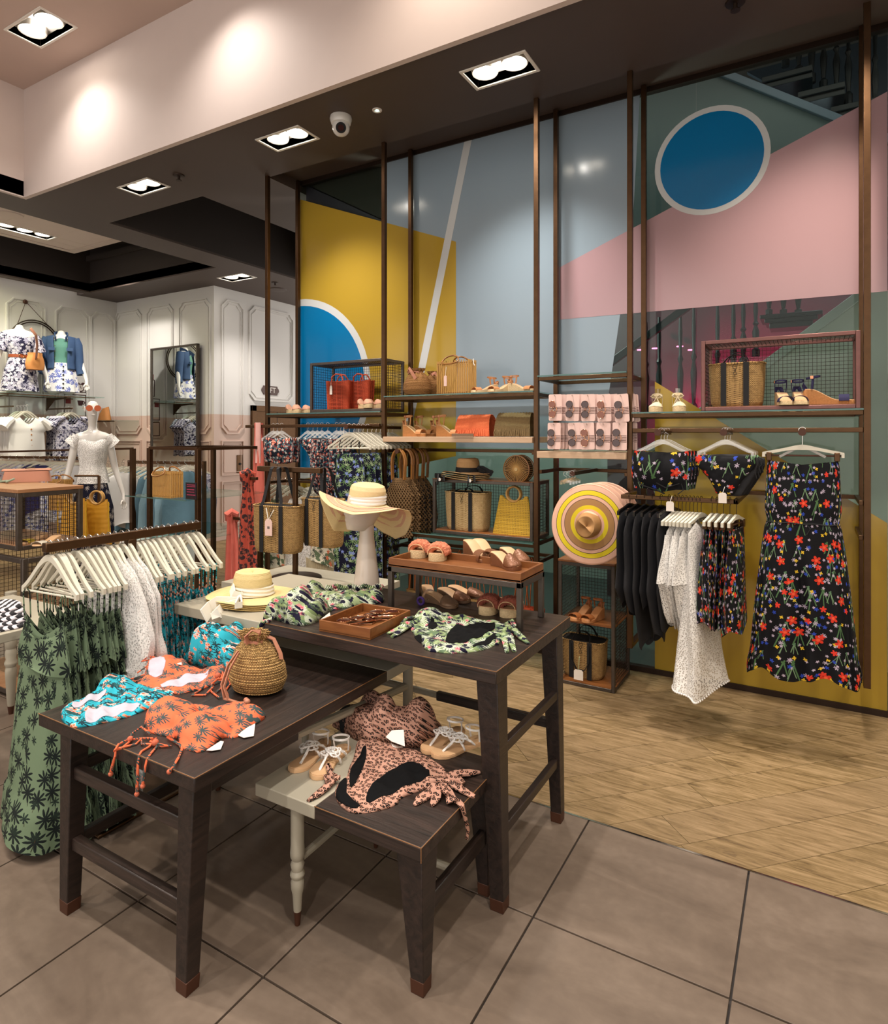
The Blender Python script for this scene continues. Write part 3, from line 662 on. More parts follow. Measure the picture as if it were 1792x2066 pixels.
def garment(m,rows,cy=0,nu=48,k=7,ph=0,neck=0,x0=0,jag=0,tw=0,us=1.0,seed=0):
    """closed hanging cloth; rows = (z, half width, half thickness, ripple)"""
    zt=max(r[0] for r in rows); zb=min(r[0] for r in rows); nv=max(10,int((zt-zb)/.025)); W=max(r[1] for r in rows)
    def fn(u,v):
        z=zt+(zb-zt)*v; w,th,rp=lerp(rows,z); a=2*PI*u; c=cos(a); s=sin(a)
        fr=smooth(0,.35,v)
        q=1+rp*sin(k*a+ph+seed+1.3*sin(2.1*v+seed))*fr/max(w,.01)
        x=w*c*q; y=th*s+rp*sin(k*a*.5+ph*2+v*2+seed)*fr*(.6+.4*abs(s))
        zz=z-(neck*(1-min(1,abs(c)**1.5)) if v<.25 else 0)*(1-v*4 if v<.25 else 0)
        if v>.9: zz+=jag*sin(k*a*.5+seed)*(v-.9)*10
        return (x0+x+tw*sin(3*v+seed)*.02,cy+y,zz)
    return m.grid(fn,nu,nv,True,lambda u,v:(((1-abs(2*u-1))*2*W*1.15+(0.7 if u>.5 else 0)+seed*.37)*us,(zt+(zb-zt)*v)*us))
# print fabrics
GRN='#5f7658'
MT['palmgreen']=print_mat('green palm print','#67795f',[(15,.036,9,1.6,'#151d1b',.8,{'stem':(.0014,.05,'#2b2a1f'),'tilt':.7}),(19,.018,7,1.5,'#1d2a22',.5,{'stem':(.001,.026,'#3b3423')})],warp=.004)
MT['palmorange']=print_mat('orange palm print','#de6c48',[(24,.021,9,1.8,'#3d4c4c',.85,{'stem':(.0008,.022,'#6d4b3a'),'tilt':.9}),(31,.010,7,3,'#4c5452',.45)],warp=.002)
MT['turq']=print_mat('turquoise hibiscus print','#2ba4b8',[(24,.024,7,3,'#17333d',.55,{'sq':1.6}),(30,.014,5,.7,'#d9b9ae',.42,{'eye':'#d0583a'}),(44,.009,5,.8,'#e08a68',.3,{'eye':'#b53c22'}),(33,.018,8,4,'#1d4f52',.5)],warp=.004)
MT['leaf']=print_mat('jungle leaf print','#15122a',[(19,.040,2,1.0,'#75875a',.75,{'sq':1.5}),(24,.024,3,1,'#5c7156',.6,{'sq':1.4}),(15,.040,18,1.0,'#bcc4b0',.7,{'sq':1.3,'eye':'#15122a'}),(27,.022,2,1.4,'#93a378',.5),(26,.013,5,.7,'#d0808a',.38,{'eye':'#b8404a'}),(34,.014,12,2,'#15122a',.55)],warp=.006)
MT['floral']=print_mat('black meadow print','#0d0d11',[
 (9,.010,3,1,'#46663f',.95,{'rot':False,'stem':(.0022,.095,'#4a6b45'),'tilt':1.0,'twin':1,'sq':.6}),
 (11,.008,3,1,'#58785a',.9,{'rot':False,'stem':(.0014,.07,'#6e8b68'),'tilt':1.6,'twin':1,'sq':.7}),
 (26,.012,6,2,'#a79aac',.36,{'sq':.55}),(50,.0075,5,1,'#b5a6b8',.30,{'sq':.6}),(24,.010,5,1,'#2c44a8',.26),(30,.009,4,1,'#d6b12e',.25,{'sq':.7}),
 (12,.023,5,.8,'#c93420',.5,{'rot':False,'eye':'#e05638','sq':.9}),(15,.015,5,.8,'#d4392a',.15)],warp=.003)
MT['ditsy']=print_mat('navy ditsy print','#141a26',[(34,.013,5,.7,'#c96a58',.6,{'eye':'#e8c0a8'}),(40,.010,5,.8,'#c9bfb8',.5),(38,.014,2,3,'#4e6a72',.7),(44,.008,4,1,'#7d3434',.4)],warp=.003)
MT['tropnavy']=print_mat('navy tropical print','#12132a',[(13,.05,7,5,'#5c7b4e',.8,{'sq':.8}),(15,.04,7,6,'#9fb28a',.6),(22,.022,5,1,'#7f8fd0',.45,{'sq':.55})],warp=.004,ks=.62)
MT['navyflor']=print_mat('navy and white floral','#22203a',[(26,.026,6,1.2,'#9a97ac',.8),(38,.016,5,1,'#c5c2cc',.6)],warp=.008)
MT['navypalm']=print_mat('navy floral trouser','#15162a',[(15,.034,9,3,'#a9a39f',.7,{'stem':(.0012,.05,'#8a8684')})],warp=.004)
MT['bluefl']=print_mat('white blue toile','#dcdada',[(17,.030,7,1.6,'#6470b0',.6,{'stem':(.002,.03,'#6470b0')}),(30,.011,5,1,'#4c5aa0',.5)],warp=.006)
def leopard():
    n=N('leopard print'); v=n.co('UV'); nz=n.n('ShaderNodeTexNoise'); n.put(nz.inputs['Vector'],v); nz.inputs['Scale'].default_value=60
    md=n.n('ShaderNodeVectorMath',operation='MULTIPLY_ADD'); n.put(md.inputs[0],nz.outputs[1]); md.inputs[1].default_value=(.008,)*3; n.put(md.inputs[2],v)
    m=motif(n,md.outputs[0],88,.0062,1,1,1.1,sq=.7); r=m[3]
    ring=n.ma('MULTIPLY',n.ma('GREATER_THAN',r,.0020),n.ma('LESS_THAN',r,.0052)); br=n.ma('GREATER_THAN',n.noise(v,120,1),.33)
    c=n.mix(n.noise(v,25,2),lin('#a9826f'),lin('#c08f7d')); c=n.mix(n.ma('LESS_THAN',r,.0020),c,lin('#a5705c')); c=n.mix(n.ma('MULTIPLY',ring,br),c,lin('#17110f'))
    return n.fin(c,.7,0,Specular_IOR_Level=.25)
MT['leopard']=leopard()
def lace(name='white lace',col='#e9e6e2',sc=95,hole=.0046):
    n=N(name); v=n.co('UV'); m=motif(n,v,sc,hole,4,1,.8)
    t=n.t; tr=n.n('ShaderNodeBsdfTransparent'); mx=n.n('ShaderNodeMixShader'); n.put(mx.inputs[0],n.ma('MULTIPLY',m[0],.75)); t.links.new(n.b.outputs[0],mx.inputs[1]); t.links.new(tr.outputs[0],mx.inputs[2])
    t.links.new(mx.outputs[0],t.nodes['Material Output'].inputs[0]); n.bump(n.noise(v,180,3),.5,.004); return n.fin(col,.8)
MT['lace']=lace(); MT['whitecloth']=plain('white cotton','#e6e3e0',.85,0,.02,8,.15,40); MT['bluecloth']=plain('powder blue cotton','#7fa0ae',.85,0,.06,8,.3,40)
# dresses on the rail
hx=[408,470,505,545,625,685,735,795,845,895,945,1000,1050,1115,1155,1195,1240,1290,1335,1385,1445,1515,1570,1615]
hooky=[at(x/4.073,1090,X=RX).y for x in hx]
def green_rows(f): return [(-.30,.125,.006,0),(-.36,.135,.012,.003),(-.50,.14,.02+.02*f,.006),(-.54,.15,.022+.02*f,.008),(-.75,.17,.03+.04*f,.012),(-.98,.20,.035+.07*f,.018),(-1.0,.215,.04+.08*f,.022),(-1.13,.23,.045+.1*f,.028)]
def strap_dress(name,label,loc,rz,mt,rows,group,k,seed,sx=.125,zs=-.30,neck=.07,frill=True,jag=.01):
    t=thing(name,label,'dress',loc,rz,group)
    garment(M(),rows,k=k,neck=neck,seed=seed,jag=jag).build('body',mt,t,local=True)
    if frill:
        q_=1 if seed==0 else .45; fr=[(zs-.035,.135,.02*q_,.0),(zs-.17,.16,.045*q_,.014*q_),(zs-.20,.165,.05*q_,.018*q_)]
        garment(M(),fr,k=5,seed=seed+2,neck=.05,jag=.012).build('bodice_frill',mt,t,local=True)
    for s in (-1,1):
        M().tube([(s*sx,-.004,-.20),(s*sx*.99,-.012,-.215),(s*sx*.96,-.01,zs-.0),(s*sx*.9,-.01,zs-.02)],.0028,5).tube([(s*sx,.004,-.20),(s*sx*.97,.012,-.215),(s*sx*.92,.012,zs-.02)],.0028,5).build('strap',mt,t,local=True)
    return t
lab_g='khaki green palm print maxi dress hanging on the front rail'
lab_h='cream wooden hanger on the front rail'
for i,y in enumerate(hooky):
    a=(rnd.random()-.5)*.16+(.09 if i in (0,4) else 0)
    if i==0: l='nearest cream wooden hanger at the left end of the front rail'
    elif i<9: l='%s cream hanger from the near end, holding a green palm print dress'%ORD[i]
    elif i<13: l='%s cream hanger holding a white lace top on the front rail'%ORD[i-9]
    else: l='%s cream hanger of the turquoise dresses, counted from the lace tops'%ORD[i-13]
    hanger(l,(RX,y,RZ),a,'hangers on the front rail')
    if i<9:
        f=.9 if i==0 else 0 if i<2 else -.42
        strap_dress('maxi_dress','nearest khaki green palm print maxi dress at the end of the rail' if i==0 else '%s khaki green palm print maxi dress from the near end of the rail'%ORD[i],(RX,y-(.02 if i==0 else 0),RZ),a*.6,MT['palmgreen'],green_rows(f),'palm print dresses',6+i%3,i*1.7)
    elif i<13:
        f=i-9; zb=-.60-.03*f-(.42 if i==10 else 0); t=thing('lace_blouse',['white lace top closest to the green dresses','longest white lace top, its hem showing under the middle table','white lace top in the middle of the lace group','white lace top next to the turquoise dresses'][f],'top',(RX+.02,y,RZ),a,'white lace tops on the front rail')
        rows=[(-.10,.05,.01,0),(-.16,.15,.016,.002),(-.26,.22,.02,.006),(-.42,.27-.02*f,.028,.012),(-.5,.25,.03,.016),(zb,.19,.035,.02)]
        garment(M(),rows,k=5,seed=i*2.1,jag=.035,neck=.03).build('body',MT['lace'],t,local=True)
        M().tube([(.19*cos(q/20*2*PI),.035*sin(q/20*2*PI),zb+.005*sin(q*2)) for q in range(20)],.005,5,True).build('crochet_edge',MT['lace'],t,local=True)
    else:
        rows=[(-.30,.11,.004,0),(-.36,.125,.012,.004),(-.6,.14,.016,.01),(-.83,.17,.024,.02)]
        strap_dress('sun_dress','%s turquoise hibiscus print sun dress, counted from the lace tops'%ORD[i-13],(RX,y,RZ),a,MT['turq'],rows,'turquoise dresses on the front rail',6,i*1.3,sx=.13,neck=.05,frill=False)
# ---------------- wall shelving frame ----------------
YF=3.93; YR=4.30; PX=[-4.072,-2.832,-1.584,-.968,.248]
u=thing('shelving_frame','tall bronze frame of slender posts, rails and shelves standing before the coloured glass wall','shelving',(-1.9,4.1,0))
pw=.032
for x in PX:
    M().box((x-pw/2,YF-pw/2,.285),(x+pw/2,YF+pw/2,ZS+.02)).build('post',MT['bronze'],u,.002)
    M().box((x-pw/2,YR-pw/2,.285),(x+pw/2,YR+pw/2,3.93)).build('post',MT['bronze'],u,.002)
    M().box((x-pw/2,YF,.285),(x+pw/2,YR,.31)).build('side_bar',MT['bronze'],u,.002)
def frame_at(x0,x1,z,front=True,back=True,sides=True,h=.024,yf=YF):
    if front: B('cross_bar',MT['bronze'],(x0,yf-.012,z-h),(x1,yf+.012,z),u,.002)
    if back: B('cross_bar',MT['bronze'],(x0,YR-.012,z-h),(x1,YR+.012,z),u,.002)
    if sides:
        for x in (x0,x1-.02): B('side_bar',MT['bronze'],(x,yf,z-h),(x+.02,YR,z),u,.002)
def gshelf(x0,x1,z,yf=YF-.03):
    o=B('glass_shelf',MT['glassshelf'],(x0,yf,z),(x1,YR,z+.008),u,sm) if False else M().box((x0,yf,z),(x1,YR,z+.008)).build('glass_shelf',MT['glassshelf'],u,sm=False)
    M().box((x0,yf-.0015,z),(x1,yf,z+.008)).build('glass_edge',MT['glassedge'],o,sm=False); return o
b1=(PX[0]+.016,PX[1]-.016); b2=(PX[1]+.016,PX[2]-.016); b3=(PX[2]+.016,PX[3]-.016); b4=(PX[3]+.016,PX[4]-.016)
frame_at(*b1,1.772); gshelf(*b1,1.773); frame_at(*b1,1.20,False,True,True); frame_at(*b1,.78,False,True,True)
B('hanging_rail',MT['bronze'],(-4.30,3.885,1.66),(b1[1],3.91,1.685),u,.003); xj=at(703,855,Y=3.62).x; B('faceout_arm',MT['bronze'],(xj-.012,3.6,1.645),(xj+.012,4.29,1.669),u,.002); M().lathe([(.018,0),(.018,.012)],14,(xj,3.59,1.657),axis='y').build('arm_cap',MT['copper'],u)
frame_at(*b2,1.885); gshelf(*b2,1.886)
B('wood_shelf',MT['shelfwood'],(b2[0],YF-.04,1.545),(b2[1],YR-.02,1.585),u,.002); frame_at(*b2,1.49,False,True,True)
frame_at(*b2,.868,True,True,True); gshelf(*b2,.869); frame_at(*b2,.74,False,True,True); 
B('hanging_rail',MT['bronze'],(b2[0],4.12,.715),(b2[1],4.145,.74),u,.003)
B('faceout_arm',MT['bronze'],(-2.66,3.84,1.465),(-2.635,4.29,1.49),u,.002)
M().lathe([(.018,0),(.018,.012)],14,(-2.6475,3.83,1.4775),axis='y').build('arm_cap',MT['copper'],u)
frame_at(*b3,1.982); gshelf(*b3,1.983)
B('wood_shelf',MT['shelfwood'],(b3[0],YF-.04,1.447),(b3[1],YR-.02,1.49),u,.002); frame_at(*b3,1.365,False,True,True)
B('faceout_arm',MT['bronze'],(-1.305,3.80,1.345),(-1.28,4.29,1.368),u,.002); M().lathe([(.018,0),(.018,.012)],14,(-1.2925,3.79,1.356),axis='y').build('arm_cap',MT['copper'],u)
frame_at(*b4,1.728); gshelf(*b4,1.729); B('hanging_rail',MT['bronze'],(b4[0],YF-.012,1.612),(b4[1],YF+.012,1.638),u,.003)
for px in (1332,1463,1619):
    x=at(px,868,Y=3.66).x; B('faceout_arm',MT['bronze'],(x-.012,3.6,1.6),(x+.012,3.93,1.624),u,.002); M().lathe([(.018,0),(.018,.012)],14,(x,3.59,1.612),axis='y').build('arm_cap',MT['copper'],u)
B('lower_rail',MT['bronze'],(-.93,3.64,1.232),(-.335,3.665,1.256),u,.003); B('lower_rail',MT['bronze'],(-.36,3.64,1.232),(-.335,4.29,1.256),u,.003); B('lower_rail',MT['bronze'],(-.95,3.64,1.232),(-.925,3.93,1.256),u,.003)
frame_at(-.36,b4[1],1.255,False,True,False); B('side_bar',MT['bronze'],(b4[1]-.02,YF,1.232),(b4[1],YR,1.256),u,.002)
B('side_bar',MT['bronze'],(b4[1]-.02,YF,1.05),(b4[1],YR,1.075),u,.002)
# ---------------- wire crates ----------------
def wires(m,a,b,p,q,nrm,sp=.021,r=.0011):
    """wire grid on the rectangle a..b with in-plane axes p,q (indices)"""
    a=list(a);b=list(b); n1=max(1,round(abs(b[p]-a[p])/sp)); n2=max(1,round(abs(b[q]-a[q])/sp))
    for i in range(1,n1):
        c=a[:];d=b[:]; c[p]=d[p]=a[p]+(b[p]-a[p])*i/n1; c[nrm]=d[nrm]=a[nrm]; m.beam(c,d,2*r,2*r)
    for i in range(1,n2):
        c=a[:];d=b[:]; c[q]=d[q]=a[q]+(b[q]-a[q])*i/n2; c[nrm]=d[nrm]=a[nrm]+2*r; m.beam(c,d,2*r,2*r)
def crate(label,x0,x1,y0,y1,z0,z1,mt=None,b=.022,sides='LRBT',sp=.022,top=None,floor=True,shelf=None,woodm=None,group=None,front=False):
    mt=mt or MT['steel']; t=thing('wire_crate',label,'crate',((x0+x1)/2,(y0+y1)/2,z0),0,group)
    m=M()
    for x in (x0,x1-b):
        for y in (y0,y1-b): m.box((x,y,z0),(x+b,y+b,z1))
    for z in (z0,z1-b):
        for y in (y0,y1-b): m.box((x0+b,y,z),(x1-b,y+b,z+b))
        for x in (x0,x1-b): m.box((x,y0+b,z),(x+b,y1-b,z+b))
    m.build('frame',mt,t,.0025)
    S={'L':((x0+b/2,y0+b,z0+b),(x0+b/2,y1-b,z1-b),1,2,0),'R':((x1-b/2,y0+b,z0+b),(x1-b/2,y1-b,z1-b),1,2,0),'B':((x0+b,y1-b/2,z0+b),(x1-b,y1-b/2,z1-b),0,2,1),'T':((x0+b,y0+b,z1-b/2),(x1-b,y1-b,z1-b/2),0,1,2),'F':((x0+b,y0+b/2,z0+b),(x1-b,y0+b/2,z1-b),0,2,1),'D':((x0+b,y0+b,z0+b/2),(x1-b,y1-b,z0+b/2),0,1,2)}
    for s in sides:
        m=M(); a,c,p,q,nr=S[s]; wires(m,a,c,p,q,nr,sp); tag(m.build('wire_mesh',MT['darkmetal'],t,sm=False),kind='stuff')
    if floor: M().box((x0+.004,y0+.004,z0+b-.004),(x1-.004,y1-.004,z0+b+.003)).build('floor_board',woodm or MT['traywood'],t)
    if shelf: M().box((x0+.004,y0+.01,shelf-.012),(x1-.004,y1-.01,shelf)).build('shelf_board',woodm or MT['traywood'],t)
    if top: M().box((x0-.002,y0-.002,z1),(x1+.002,y1+.002,z1+top)).build('top_board',woodm or MT['traywood'],t,.002)
    return t
crate('wire crate with the two red woven bags before the big blue disc',-3.61,-2.86,3.955,4.25,1.783,2.195)
crate('wire crate with straw tote and yellow bag under the striped straw hats',-2.41,-1.62,3.95,4.26,.879,1.275,top=.004)
crate('tall wire crate on the floor under the yellow striped sun hats',-1.415,-1.05,3.88,4.26,0,.785,shelf=.41,top=.014,sides='LRB')
crate('reddish wire crate with straw tote and navy sandals at upper right',-.562,.222,3.955,4.25,1.739,2.15,MT['pinksteel'])
# ---------------- builders for goods ----------------
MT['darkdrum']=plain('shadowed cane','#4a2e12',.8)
def weavemat(name,a,b,ku=64,kv=42):
    n=N(name); v=n.co('UV'); s=n.n('ShaderNodeSeparateXYZ'); n.put(s.inputs[0],v); uu=n.ma('MULTIPLY',s.outputs[0],ku); vv=n.ma('MULTIPLY',s.outputs[1],kv)
    row=n.ma('MODULO',n.ma('FLOOR',vv),2); x=n.ma('ABSOLUTE',n.ma('SINE',n.ma('MULTIPLY',n.ma('ADD',uu,n.ma('MULTIPLY',row,.5)),PI))); y=n.ma('ABSOLUTE',n.ma('SINE',n.ma('MULTIPLY',vv,PI)))
    f=n.ma('MULTIPLY',n.ma('POWER',x,.5),n.ma('POWER',y,.5)); g=n.noise(n.co('Object'),70,2); n.bump(f,.6,.004)
    return n.fin(n.ramp(n.ma('MULTIPLY_ADD',g,.5,n.ma('MULTIPLY',f,.62)),[(.3,a),(.85,b)]),.8)
MT['straw']=weavemat('straw weave','#5b3f1d','#b8935a'); MT['straw2']=weavemat('pale straw','#8d7040','#d2b583')
MT['pouch']=plain('brown raffia','#8e6538',.9,0,.2,80,.6,120); MT['redraf']=plain('red raffia','#b04423',.8,0,.12,60,.5,140); MT['orangeraf']=plain('coral crochet','#d4653a',.85,0,.12,80,.6,140)
MT['olive']=plain('olive brown crochet','#6f5a38',.9,0,.25,80,.6,140); MT['rope']=plain('jute rope','#6d5232',.9,0,.15,40); MT['yellow']=plain('yellow leather','#c08a1e',.55,0,.06,20)
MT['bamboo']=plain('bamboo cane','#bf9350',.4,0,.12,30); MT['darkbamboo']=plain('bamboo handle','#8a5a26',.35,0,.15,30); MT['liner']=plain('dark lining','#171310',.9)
MT['fluff']=plain('peach faux fur','#c97a5c',.95,0,.25,70,1.0,120); MT['fluff2']=plain('dusty rose faux fur','#8f4b3a',.95,0,.25,70,1.0,120); MT['bronzelth']=plain('bronze woven leather','#7d5238',.35,.3,.25,60)
MT['tag']=plain('price tag card','#e3d9cf',.6); MT['string']=plain('tag string','#e8e4dc',.7); MT['taupe']=plain('taupe leather','#7a5f48',.55,0,.1,10); MT['canvas']=plain('cream canvas','#d8c7a6',.85,0,.05)
def inpoly(P,x,y):
    c=False; n=len(P); j=n-1
    for i in range(n):
        xi,yi=P[i]; xj,yj=P[j]
        if (yi>y)!=(yj>y) and x<(xj-xi)*(y-yi)/(yj-yi)+xi: c=not c
        j=i
    return c
def near(P,x,y):
    b=(9,0,0); n=len(P)
    for i in range(n):
        x0,y0=P[i]; x1,y1=P[(i+1)%n]; dx,dy=x1-x0,y1-y0; l=dx*dx+dy*dy or 1e-9
        t=max(0,min(1,((x-x0)*dx+(y-y0)*dy)/l)); qx,qy=x0+t*dx,y0+t*dy; d=(x-qx)**2+(y-qy)**2
        if d<b[0]: b=(d,qx,qy)
    return math.sqrt(b[0]),b[1],b[2]
def round_poly(P,it=2):
    for _ in range(it):
        Q=[]
        for i,a in enumerate(P):
            b=P[(i+1)%len(P)]; Q+= [(a[0]*.75+b[0]*.25,a[1]*.75+b[1]*.25),(a[0]*.25+b[0]*.75,a[1]*.25+b[1]*.75)]
        P=Q
    return P
def cloth(name,mt,par,P,O=(0,0,0),U=(1,0,0),Vv=(0,1,0),base=.004,bumps=(),wr=.003,wf=30,edge=.018,res=.006,rnd_=1,lift=0,seed=0,fold=None,uv0=(0,0),local=False,host=None):
    """soft cloth patch with outline P (u,v metres) lying on the plane O,U,Vv"""
    if rnd_: P=round_poly(P,rnd_)
    HP=round_poly(host,1) if host else None
    O=Vector(O);U=Vector(U);Vv=Vector(Vv);Nn=U.cross(Vv).normalized()
    x0=min(p[0] for p in P)-res; x1=max(p[0] for p in P)+res; y0=min(p[1] for p in P)-res; y1=max(p[1] for p in P)+res
    nx=int((x1-x0)/res)+1; ny=int((y1-y0)/res)+1; idx={}; vs=[]; uvs=[]; ins={}
    for j in range(ny+1):
        for i in range(nx+1): ins[i,j]=inpoly(P,x0+i*res,y0+j*res)
    def vert(i,j):
        if (i,j) in idx: return idx[i,j]
        x=x0+i*res; y=y0+j*res; d,qx,qy=near(P,x,y)
        if not ins[i,j]: x,y,d=qx,qy,0
        if HP: d=near(HP,x,y)[0] if inpoly(HP,x,y) else 0
        e=min(1,d/edge); e=math.sqrt(max(0,1-(1-e)**2))
        h=base
        for b in bumps:
            k=((x-b[0])/b[2])**2+((y-b[1])/b[3])**2
            if k<1: h+=b[4]*(1-k)**.6
        w=noise.noise(Vector((x*wf+seed,y*wf,seed*3.1)))+.6*noise.noise(Vector((x*wf*2.3,y*wf*2.3+seed,1.7)))
        if fold: w+=fold[2]*sin((x*fold[0]+y*fold[1])+2*noise.noise(Vector((x*9,y*9,seed))))
        h=max(.0006,(h+wr*w))*e+lift
        idx[i,j]=len(vs); vs.append(O+U*x+Vv*y+Nn*h); uvs.append((x+uv0[0]+.5*(h-lift),y+uv0[1]+1.1*(h-lift))); return idx[i,j]
    fs=[]
    for j in range(ny):
        for i in range(nx):
            if ins[i,j] or ins[i+1,j] or ins[i,j+1] or ins[i+1,j+1]: fs.append((vert(i,j),vert(i+1,j),vert(i+1,j+1),vert(i,j+1)))
    # flat underside
    nb=len(vs); ring=[]
    m=M(); m.add(vs,fs,uvs)
    o=m.build(name,mt,par,ang=60,local=local)
    mo=o.modifiers.new('solid','SOLIDIFY'); mo.thickness=.0012; mo.offset=-1
    return o
def price_tag(t,p,mt='tag',w=.028,h=.05,rx=0,U=(1,0,0),up=(0,0,1),string=None):
    p=Vector(p);U=Vector(U).normalized();up=Vector(up).normalized();n=U.cross(up)*.0012
    P=[(-w/2,0),(w/2,0),(w/2,h*.82),(w*.25,h),(-w*.25,h),(-w/2,h*.82)]
    g=M().prism([p+U*a+up*(b-h) for a,b in P],n).build('price_tag',MT[mt],t,sm=False)
    if string: M().tube([p-up*.004]+[Vector(s) for s in string],.0008,4).build('tag_string',MT['string'],t)
    return g
def ribbon(m,pts,w,th,up):
    return m.tube(pts,th/2,4,ry=w/2,up=up)
def sgn(x): return -1 if x<0 else 1
def weave_body(m,w,d,h,wt=1.0,dt=1.0,nz=46,nu=110,amp=.0016,ex=.55,wm=None,lean=0):
    def fn(u,v):
        a=2*PI*u; c,s=cos(a),sin(a); k=lerp([(0,.90,.9),(.08,.97,.98),(.5,wm or (1+wt)/2,wm or (1+dt)/2),(1,wt,dt)],v)
        x=w/2*sgn(c)*abs(c)**ex*k[0]; y=d/2*sgn(s)*abs(s)**ex*k[1]
        dsp=amp*sin(u*nu*PI*.5)*sin(v*nz*PI+ (PI if int(u*nu/4)%2 else 0))
        return (x*(1+dsp/(w/2)),y*(1+dsp/(d/2)*2)+lean*v,h*v)
    return m.grid(fn,nu,nz,True)
def tote(label,loc,rz,w,d,h,mt,name='straw_tote',group=None,straps='black',handles=True,sag=False,wt=1.06,hang=None,tagat=None,slump=False,sx=.24):
    t=thing(name,label,'bag',loc,rz,group); weave_body(M(),w,d,h,wt,1.05).build('body',mt,t,local=True,ang=80)
    n=40; rim=[(w/2*wt*sgn(cos(a))*abs(cos(a))**.55,d/2*1.05*sgn(sin(a))*abs(sin(a))**.55,h+.001*sin(a*9)) for a in [2*PI*i/n for i in range(n)]]
    M().tube(rim,.005,6,True).build('rim',mt,t,local=True)
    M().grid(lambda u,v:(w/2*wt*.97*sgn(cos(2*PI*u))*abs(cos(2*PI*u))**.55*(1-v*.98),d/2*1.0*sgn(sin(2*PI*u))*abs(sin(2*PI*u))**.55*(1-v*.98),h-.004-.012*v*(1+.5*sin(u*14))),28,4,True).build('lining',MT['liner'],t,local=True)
    if straps:
        for x in (-w*sx,w*sx):
            ribbon(M(),[(x*1.0,-d/2*1.08-.0012+0*k,z) for k,z in enumerate((.002,h*.3,h*.7,h+.004))],.030,.003,(1,0,0)).build('strap',MT[straps],t,local=True)
            if not hang: ribbon(M(),[(x,d/2*1.08,z) for z in (.002,h*.5,h+.004)],.030,.003,(1,0,0)).build('strap',MT[straps],t,local=True)
        if hang:   # long straps up to a rail at local z=hang
            for y in (-1,1):
                for x in (-w*sx,w*sx):
                    ribbon(M(),[(x,y*d/2*1.06,h),(x*.92,y*d/2*.9,h+.03),(x*.35+y*.02,y*.02,hang-.01),(x*.33+y*.02,0,hang+.002)],.024,.003,(1,0,0)).build('strap',MT[straps],t,local=True)
        elif handles:
            for y,dz,ty in ((-1,.055,.02),(1,.075,-.01)):
                P=[(-w*sx,y*d/2*1.04,h)]+[(-w*sx*cos(a),y*d/2*.8+ty*sin(a)*2*(-y if slump else 1),h+dz*sin(a)*(.55 if slump else 1)) for a in [PI*i/10 for i in range(1,10)]]+[(w*sx,y*d/2*1.04,h)]
                ribbon(M(),P,.02,.003,(0,1,0)).build('handle',MT[straps],t,local=True)
    M().tube([(0,-d/2*1.1,h),(-.012,-d/2*1.14,h-.02),(.004,-d/2*1.16,h-.045),(.012,-d/2*1.16,h-.065),(.0,-d/2*1.16,h-.075),(-.006,-d/2*1.16,h-.06),(.01,-d/2*1.15,h-.03),(.016,-d/2*1.1,h)],.0014,5).build('cord',MT['black'],t,local=True)
    return t
def pouch(label,loc,rz,r,h,name='drawstring_bag',group=None,lean=0,mt=None,band='leather'):
    t=thing(name,label,'bag',loc,rz,group); mt=mt or MT['pouch']
    def fn(u,v):
        a=2*PI*u; R=lerp([(0,.35),(.04,.86),(.22,1.02),(.45,.98),(.68,.74),(.82,.45),(.87,.36),(.93,.46),(1,.52)],v)[0]*r
        g=.0+.16*smooth(.55,.85,v)*sin(11*a+v*3)
        row=.0022*sin(v*h/.0085*PI*2)+.0013*sin(a*46+ (PI if int(v*h/.0085)%2 else 0)+v*40)
        return ((R*(1+g)+row)*cos(a)*1.06+lean*v*v,(R*(1+g)+row)*sin(a)*.82,h*v)
    M().grid(fn,150,110,True).build('body',mt,t,local=True,ang=80)
    M().tube([(r*.36*cos(a)*1.06+lean*.75,r*.40*sin(a)*.9,h*.86+.003*sin(3*a)) for a in [2*PI*i/24 for i in range(24)]],.0022,4,True,ry=.0055).build('tie_band',MT[band],t,local=True)
    return t
# ---- shoes ; toe points to +x, origin under the middle of the sole
WS=[(0,.008),(.02,.020),(.1,.028),(.3,.028),(.5,.027),(.7,.037),(.85,.038),(.95,.027),(1,.008)]
def sole(m,L,zt,zb,wk=1,inset=0,n=22,sk=.008):
    sec=[]; 
    for i in range(n+1):
        s=i/n; w=lerp(WS,s)[0]*wk-inset; w=max(w,.003); x=(s-.5)*(L-2*inset); o=sk*sin(PI*s)
        sec.append([(x,-w+o,zb(s)),(x,w+o,zb(s)),(x,w+o,zt(s)-.001),(x,w*.93+o,zt(s)),(x,-w*.93+o,zt(s)),(x,-w+o,zt(s)-.001)])
    vs=[v for q in sec for v in q]; k=6
    fs=[(i*k+j,i*k+(j+1)%k,(i+1)*k+(j+1)%k,(i+1)*k+j) for i in range(n) for j in range(k)]+[tuple(range(k))[::-1],tuple(n*k+j for j in range(k))]
    return m.add(vs,fs)
def strap_over(m,s,L,zt,w,th,H,wk=1,tilt=0,n=12):
    hw=lerp(WS,s)[0]*wk; x=(s-.5)*L; z=zt(s)
    P=[(x+tilt*sin(PI*i/n-.0)*1.0,-hw*cos(PI*i/n)*(1.0),z-.006+(H+.006)*sin(PI*i/n)**.8) for i in range(n+1)]
    return m.tube(P,th/2,4,ry=w/2,up=(1,0,0))
